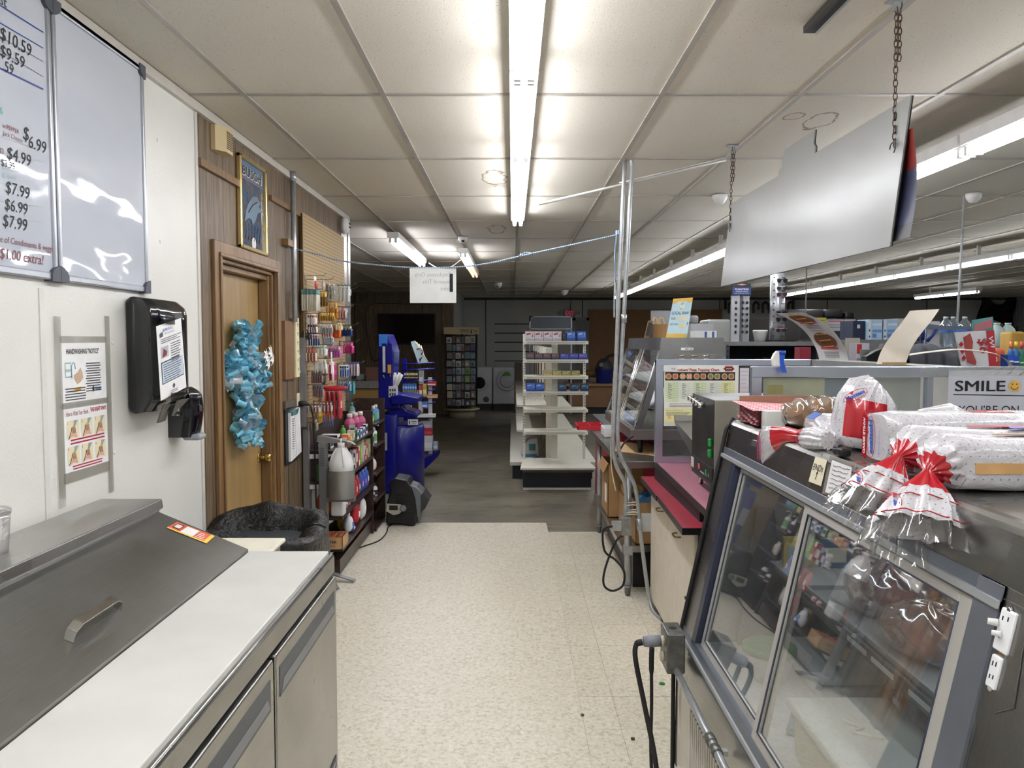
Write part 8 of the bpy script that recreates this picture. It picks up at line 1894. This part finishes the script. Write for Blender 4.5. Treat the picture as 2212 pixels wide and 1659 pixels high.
# far shelves and counters
YB_ = 11.0
bxp('dark_shelving', 'long dark brown shelf run below the rear signs', 'shelf', 1615, 689, 1850, 742, 13.5, .5, '#2c2624', zb=0)
bxp('log_bench', 'weathered plank-sided counter front below the paper signs', 'counter', 1722, 738, 1842, 800, YB_, .5, m_wood('grey_planks', (62, 54, 46), (96, 84, 70), 2), zb=0)  # plain grey-brown plank grain
t = thing('wood_plank_panel', 'golden plank panel above the weathered counter', 'panel', tuple(at(1780, 728, y=YB_+.1)))  # planks cycle through three golden base colours
a, b = at(1745, 727, y=YB_+.1), at(1843, 704, y=YB_+.1)
for k in range(8):
    w_ = (b.x-a.x)/8; MB().box(a.x+k*w_+.004, a.x+(k+1)*w_-.004, YB_+.1, YB_+.14, a.z-.04, b.z).build('plank', M([(206, 170, 112), (190, 152, 96), (214, 180, 124)][k % 3], .5, 0, .15, 9), t)
one('sign_backboard', 'dark board behind the paper signs above the golden planks', 'board', MB().box(at(1731, 700, y=YB_).x, at(1848, 700, y=YB_).x, YB_+.021, YB_+.09, a.z-.04, at(1780, 688, y=YB_).z), C('#1f1c1c'))
one('plank_rail', 'dark ledge board between the golden planks and the counter', 'ledge', MB().box(a.x-.1, b.x+.15, YB_-.02, YB_+.2, a.z-.08, a.z-.045), C('#4a4034'))
for (u0, v0, u1, v1, c_, dec, look) in ((1731, 686, 1757, 707, '#2a2a30', [(.1, .2, .9, .8, '#8a6a68'), (.3, .3, .7, .6, '#c0b4b0')], 'dark picture sign'), (1760, 686, 1785, 704, '#a8a030', [(.1, .3, .9, .4, '#6a6820'), (.1, .6, .9, .7, '#6a6820')], 'yellow paper sign'), (1785, 690, 1822, 715, '#a8a6ac', [(.1, .8, .9, .9, '#a03c44'), (.1, .3, .9, .36, '#6a6a72'), (.1, .5, .9, .56, '#6a6a72')], 'white paper sign with red line'), (1823, 690, 1848, 708, '#a4a2a8', [(.2, .2, .8, .3, '#5a5a64')], 'plain pale paper sign')):
    bxp('paper_sign', look+' in the row above the golden planks', 'sign', u0, v0, u1, v1, YB_-.0, .02, c_, 'signs above the golden planks', deco=dec)
a = at(1741, 640, y=YB_); one('sign_rod', 'thin pale rod hanging from the ceiling to the dark picture sign', 'rod', MB().cyl((a.x, YB_, at(1741, 690, y=YB_).z), (a.x, YB_, CEIL-.008), .01, n=8), C('#9a9c9c'))
for k, (u0, v0, u1, v1) in enumerate(((1700, 668, 1780, 688), (1782, 668, 1822, 686), (1826, 674, 1847, 690))):
    bxp('dark_box', '%s dark box stored on top of the rear shelving' % ('long left', 'angled middle', 'small right')[k], 'box', u0, v0, u1, v1, 13.55, .4, ['#1e1b1b', '#1a1a1e', '#131316'][k], 'dark boxes on the rear shelving', rb=.03)
ZW = at(1850, 734, y=7.4).z+.002
bxp('blue_crate', 'dark blue plastic crate with a white tag in the right background', 'crate', 1842, 693, 1868, 737, 7.55, .3, '#1b2440', zb=ZW, deco=[(.35, .6, .6, .8, '#c8c8cc')])
# lure rack & animal-head-like hooks on back wall simplified as coat hooks
t = thing('hook_frame', 'dark framed board with a row of curved black hooks on the back wall', 'hook board', tuple(at(1640, 680, y=19.7)))
a, b = at(1566, 668, y=19.7), at(1717, 645, y=19.7); m3 = MB()
for q in ((a.x, b.x, b.z-.03, b.z), (a.x, a.x+.04, a.z, b.z), (b.x-.04, b.x, a.z, b.z)): m3.box(q[0], q[1], 19.7, 19.8, q[2], q[3])
m3.build('frame', BLACK, t)
for u in (1575, 1628, 1648, 1663, 1703): c = at(u, 662, y=19.65); MB().sweep(smooth([c-Z*.16, c+Z*.05, c+Vector((.06, 0, .11)), c+Vector((.12, 0, .05)), c+Vector((.12, 0, -.08))]), .028, 7).build('hook', BLACK, t)
# checkout items beyond the ledge
ZK = 1.488
one('checkout_counter', 'tall dark checkout counter hidden behind the ledge', 'counter', MB().box(2.0, 3.75, 3.15, 5.34, 0, ZK-.001), C('#3a3a3c'))
bxp('red_carton', 'red and white carton low behind the ledge', 'carton', 1728, 750, 1752, 758, 5.2, .1, '#8a2436', zb=ZK)
bxp('sausage_card', 'white card with a red sausage picture behind the sprayer', 'card', 1722, 757, 1740, 779, 5.32, .01, '#c2c2c4', zb=ZK, deco=[(.25, .1, .8, .75, '#9a2a38')])
t = thing('black_case', 'black soft case with white highlights and a small red logo beyond the ledge', 'case', tuple(at(1800, 778, y=5.6)))
a, b = at(1787, 779, y=5.1), at(1816, 755, y=5.1); a.z = ZK; MB().rbox(a.x, b.x, 5.1, 5.3, a.z, b.z, .02).build('case_body', C('#15171b', .3), t); MB().box(a.x+.04, a.x+.055, 5.097, 5.1, b.z-.025, b.z-.015).build('badge', C('#c83a30'), t); MB().lathe([(.05, 0), (.045, .02), (.01, .035)], (a.x+.04, 5.2, b.z), 16).build('cap_top', C('#2a2420'), t)
MB().sweep([(b.x, 5.09, a.z), (b.x-.005, 5.09, b.z-.01), (b.x+.012, 5.09, b.z-.01), (b.x+.015, 5.09, a.z+.02)], .003, 5).build('tag_string', C('#c08a88'), t)
bxp('card_reader', 'beige upright register housing right of the black case', 'register', 1842, 730, 1858, 780, 5.0, .12, '#a8a494', zb=ZK)
bxp('receipt_printer', 'pale printer with a red square logo beside the beige housing', 'printer', 1849, 741, 1878, 772, 4.7, .1, '#b8b6c0', zb=ZK, deco=[(.05, .55, .42, .95, '#b03028'), (.08, .3, .4, .33, '#5a5a66'), (.08, .18, .4, .21, '#5a5a66'), (.08, .06, .4, .09, '#5a5a66')])
c = at(1868, 778, y=4.5); c.z = ZK; one('grey_cup', 'grey paper cup in front of the printer', 'cup', MB().lathe([(.018, 0), (.027, .10), (.029, .102)], (c.x, 4.5, c.z), 18), C('#8f928e'))
q = [at(u, v, y=4.4) for u, v in ((1871, 781), (1872, 770), (1890, 760), (1904, 754), (1912, 742), (1922, 760), (1905, 783))]; q[0].z = q[-1].z = ZK; one('black_monitor', 'back of a black slanted monitor left of the tall beige flyer', 'monitor', MB().prism(q, (0, .06, 0)), BLACK)
bxp('wire_rack_counter', 'white-edged counter behind the water packs', 'counter', 1836, 734, 1968, 800, 7.4, .5, '#6f7072', zb=0)
for k in range(2):
    u0 = 1875+k*33; bxp('water_pack', '%s shrink-wrapped blue bottled water pack on the white-edged counter' % ('left', 'right')[k], 'water pack', u0, 690, u0+31, 733, 7.5, .25, ['#a9c4dc', '#9ebbd8'][k], 'bottled water packs', zb=ZW, deco=[(0, 0, .2, 1, '#d4dae0'), (.05, .1, .15, .2, '#4a6a9a'), (.05, .4, .15, .5, '#4a6a9a'), (.3, .35, .95, .5, '#6a94c4'), (.3, .1, .6, .3, '#5a84b8'), (.3, .7, .95, .8, '#d4e0ea')])
bxp('white_carton', 'white box with a dark mark behind the water packs', 'carton', 1938, 688, 1958, 733, 7.6, .25, '#b8b8b8', zb=ZW, deco=[(.5, .6, .9, .8, '#2a2a2c')])
# folding chairs / blue frames
t = thing('camp_chair', 'folded navy camp chair behind the tall beige flyer', 'chair', tuple(at(2000, 740, y=5.2)))
for (u0, v0, u1, v1) in ((1995, 700, 1993, 735), (1983, 712, 1980, 735), (2024, 712, 2003, 737), (1988, 735, 1988, 785)): MB().sweep([at(u0, v0, y=5.2), at(u1, v1, y=5.2)], .012, 8).build('chair_tube', C('#1c2c6c'), t)
q = [at(u, v, y=5.25) for u, v in ((1996, 698), (2030, 703), (2098, 705), (2101, 711), (2030, 713), (2002, 709))]
one('shelf_rail', 'grey-blue perforated rail holding the large clear jugs', 'rail', MB().prism(q, (0, .02, 0)).cyl((q[0].x+.02, 5.262, ZK), (q[0].x+.02, 5.262, q[0].z-.01), .008).cyl((q[3].x-.02, 5.262, ZK), (q[3].x-.02, 5.262, q[3].z), .008), C('#6a7284'))
a, b = at(1945, 792, y=4.6), at(2062, 742, y=4.6); a.z = ZK
def hood(u, v): 
    x = a.x+(b.x-a.x)*u; top = a.z+(b.z-a.z)*(1.0-.9*(u-.42)**2*(2.2 if u > .42 else 1.6)); return (x, 4.6+.10*math.cos(v*math.pi)+.02*math.sin(u*20), a.z+(top-a.z)*math.sin(v*math.pi)**.5)
mb = MB(); mb.grid(hood, 30, 14)
one('grey_jacket', 'heap of folded charcoal jackets behind the ledge', 'jacket', mb, M((70, 72, 78), .8, 0, .15, 30))
one('white_backing', 'white backing card behind the clear jugs', 'card', pxbox(1996, 694, 2030, 790, 5.3, .01), C('#c8c8ca'))
jm = glassy('clear_jug', (.84, .9, .95), .14, .08, .12, (190, 205, 215))
for k, u in enumerate((2041, 2057, 2082)):
    Yj = 5.45+(.25 if k == 1 else 0); c = at(u, 755, y=Yj); r = 15/FP*Yj; zt2 = at(u, 684, y=Yj).z; H_ = zt2-c.z
    j = thing('water_jug', '%s of three large clear water jugs behind the grey-blue rail' % ('left', 'middle', 'right')[k], 'jug', (c.x, Yj, c.z), 'large clear water jugs')
    MB().lathe([(r*.8, 0), (r, H_*.05), (r*.95, H_*.2), (r, H_*.25), (r*.95, H_*.42), (r, H_*.5), (r, H_*.62), (r*.8, H_*.78), (r*.3, H_*.92), (r*.26, H_*.96)], (c.x, Yj, c.z), 20).build('bottle', jm, j)
    MB().lathe([(r*.32, H_*.94), (r*.32, H_)], (c.x, Yj, c.z), 12).build('cap', C('#c4ccd2'), j); MB().lathe([(r*1.01, H_*.52), (r*1.01, H_*.62)], (c.x, Yj, c.z), 20, caps=False).build('label_band', C('#3a6aac'), j)
one('pole', 'thin white pole rising to the ceiling behind the water jugs', 'pole', MB().cyl(at(2068, 700, y=5.9), Vector((at(2080, 515, y=5.9).x, 5.9, CEIL-.008)), .009, n=8), C('#b8baba'))
bxp('jug_counter', 'grey shelf edge carrying the milk jugs', 'shelf', 2018, 751, 2225, 800, 5.36, .6, '#7a7c7e', zb=0)
for k, u in enumerate((2152, 2176)):
    Yj = 5.4; c = at(u, 750, y=Yj); zt2 = at(u, 698, y=Yj).z; H_ = zt2-c.z; r = 15/FP*Yj
    j = thing('milk_jug', '%s cloudy plastic gallon jug in front of the black cloth' % ('left', 'right')[k], 'jug', (c.x, Yj, c.z), 'cloudy gallon jugs')
    MB().lathe([(r*.9, 0), (r*1.05, H_*.05), (r*1.05, H_*.55), (r*.85, H_*.75), (r*.36, H_*.92), (r*.36, H_)], (c.x, Yj, c.z), 20).build('bottle', M((176, 196, 192), .4), j); MB().lathe([(r*.42, H_*.94), (r*.42, H_*1.01)], (c.x, Yj, c.z), 12).build('cap', C('#c8d0d0'), j)
one('jug_tag', 'green tag in front of the cloudy jugs', 'tag', pxbox(2168, 730, 2182, 787, 5.0, .01), C('#4a9a6a'))
for k, (u, c1, c2) in enumerate(((2183, '#2a5a9c', '#e07a4a'), (2194, '#2f6ab0', '#d8c040'), (2206, '#2a6a5c', '#d8584a'))):
    Yj = 4.2; c = at(u, 772, y=Yj); c.z = ZK; H_ = 60/FP*Yj; r = 6/FP*Yj
    one('cleaner_bottle', '%s colourful squeeze bottle at the right edge' % ('left', 'middle', 'right')[k], 'bottle', MB().lathe([(r, 0), (r, H_*.6), (r*.5, H_*.75)], (c.x, Yj, c.z), 14, 0).lathe([(r*.55, H_*.75), (r*.55, H_)], (c.x, Yj, c.z), 12, 1).lathe([(r*1.02, H_*.2), (r*1.02, H_*.3)], (c.x, Yj, c.z), 14, 1, caps=False), [C(c1), C(c2)], 'squeeze bottles at the right edge')
bxp('gold_lid', 'golden wrapped bundle above the squeeze bottles', 'bundle', 2182, 716, 2216, 732, 4.35, .1, '#b08a3c', rb=.015, zb=ZK)
for k, u in enumerate((2176, 2188, 2201)):
    bxp('candy_box', '%s blue and yellow candy box at the right edge' % ('left', 'middle', 'right')[k], 'candy box', u, 766+k*2, u+14, 800, 3.4, .05, zb=ZK, col=['#2a56b8', '#2450ac', '#2f7a4c'][k], group='candy boxes at the right edge', deco=[(.1, .15, .9, .5, '#d8cc6a'), (.2, .2, .8, .32, '#b03a3c'), (.1, .65, .9, .72, '#e4e4ec')])
bxp('red_fruit_pack', 'orange-red rounded pack right of the six-dollar sign', 'pack', 2150, 752, 2176, 772, 3.55, .08, '#b8502c', rb=.02, zb=ZK)
# black cloth over the far right window
t = thing('black_cloth', 'black plastic sheet draped high on the far right back wall', 'cloth', tuple(at(2155, 700, y=19.7)))
tl, tr, bl_, br = at(2122, 640, y=19.7), at(2199, 629, y=19.7), at(2114, 686, y=19.7), at(2190, 705, y=19.7)
def cl(u, v):
    p = (tl*(1-u)+tr*u)*(1-v)+(bl_*(1-u)+br*u)*v; p.z -= .22*math.sin(math.pi*u)*(1-v)-.05*math.sin(9*u+4*v); p.y = 19.72-.06*math.sin(14*u+5*v)*(.4+v); return p
MB().grid(cl, 40, 16).build('sheet', M((14, 14, 17), .25), t)
bxp('pale_panel', 'light grey wall cover right of the black cloth', 'panel', 2199, 629, 2225, 720, 19.5, .1, '#7c7e80')
bxp('rear_merchandise', 'dim dark merchandise rack at the foot of the far right wall', 'rack', 2110, 705, 2200, 760, 17.5, .5, '#241f22', zb=0)
# items on far dark shelf behind the hot case
bxp('grey_appliance', 'light grey appliance with rounded lid behind the warming case', 'appliance', 1528, 690, 1580, 745, 8.6, .4, '#8a8c88', rb=.03, zb=0)
bxp('white_board_panel', 'white board leaning behind the honey sign', 'board', 1406, 671, 1462, 730, 9.5, .03, '#8c8e90', zb=0)
one('rear_cabinet', 'low dark cabinet carrying brown cartons behind the chart partition', 'cabinet', MB().box(2.4, 2.85, 9.02, 9.9, 0, at(1570, 735, y=9.0).z-.002), C('#3a332c'))
for k in range(3):
    bxp('shelf_carton', '%s brown carton behind the chart partition' % ordn[k], 'carton', 1565+k*7, 700+6*k, 1584+k*6, 735, 9.05+.28*k, .2, zb=at(1570, 735, y=9.0).z, col=['#6a5a42', '#5a4a38', '#7a6648'][k], group='brown cartons behind the partition')
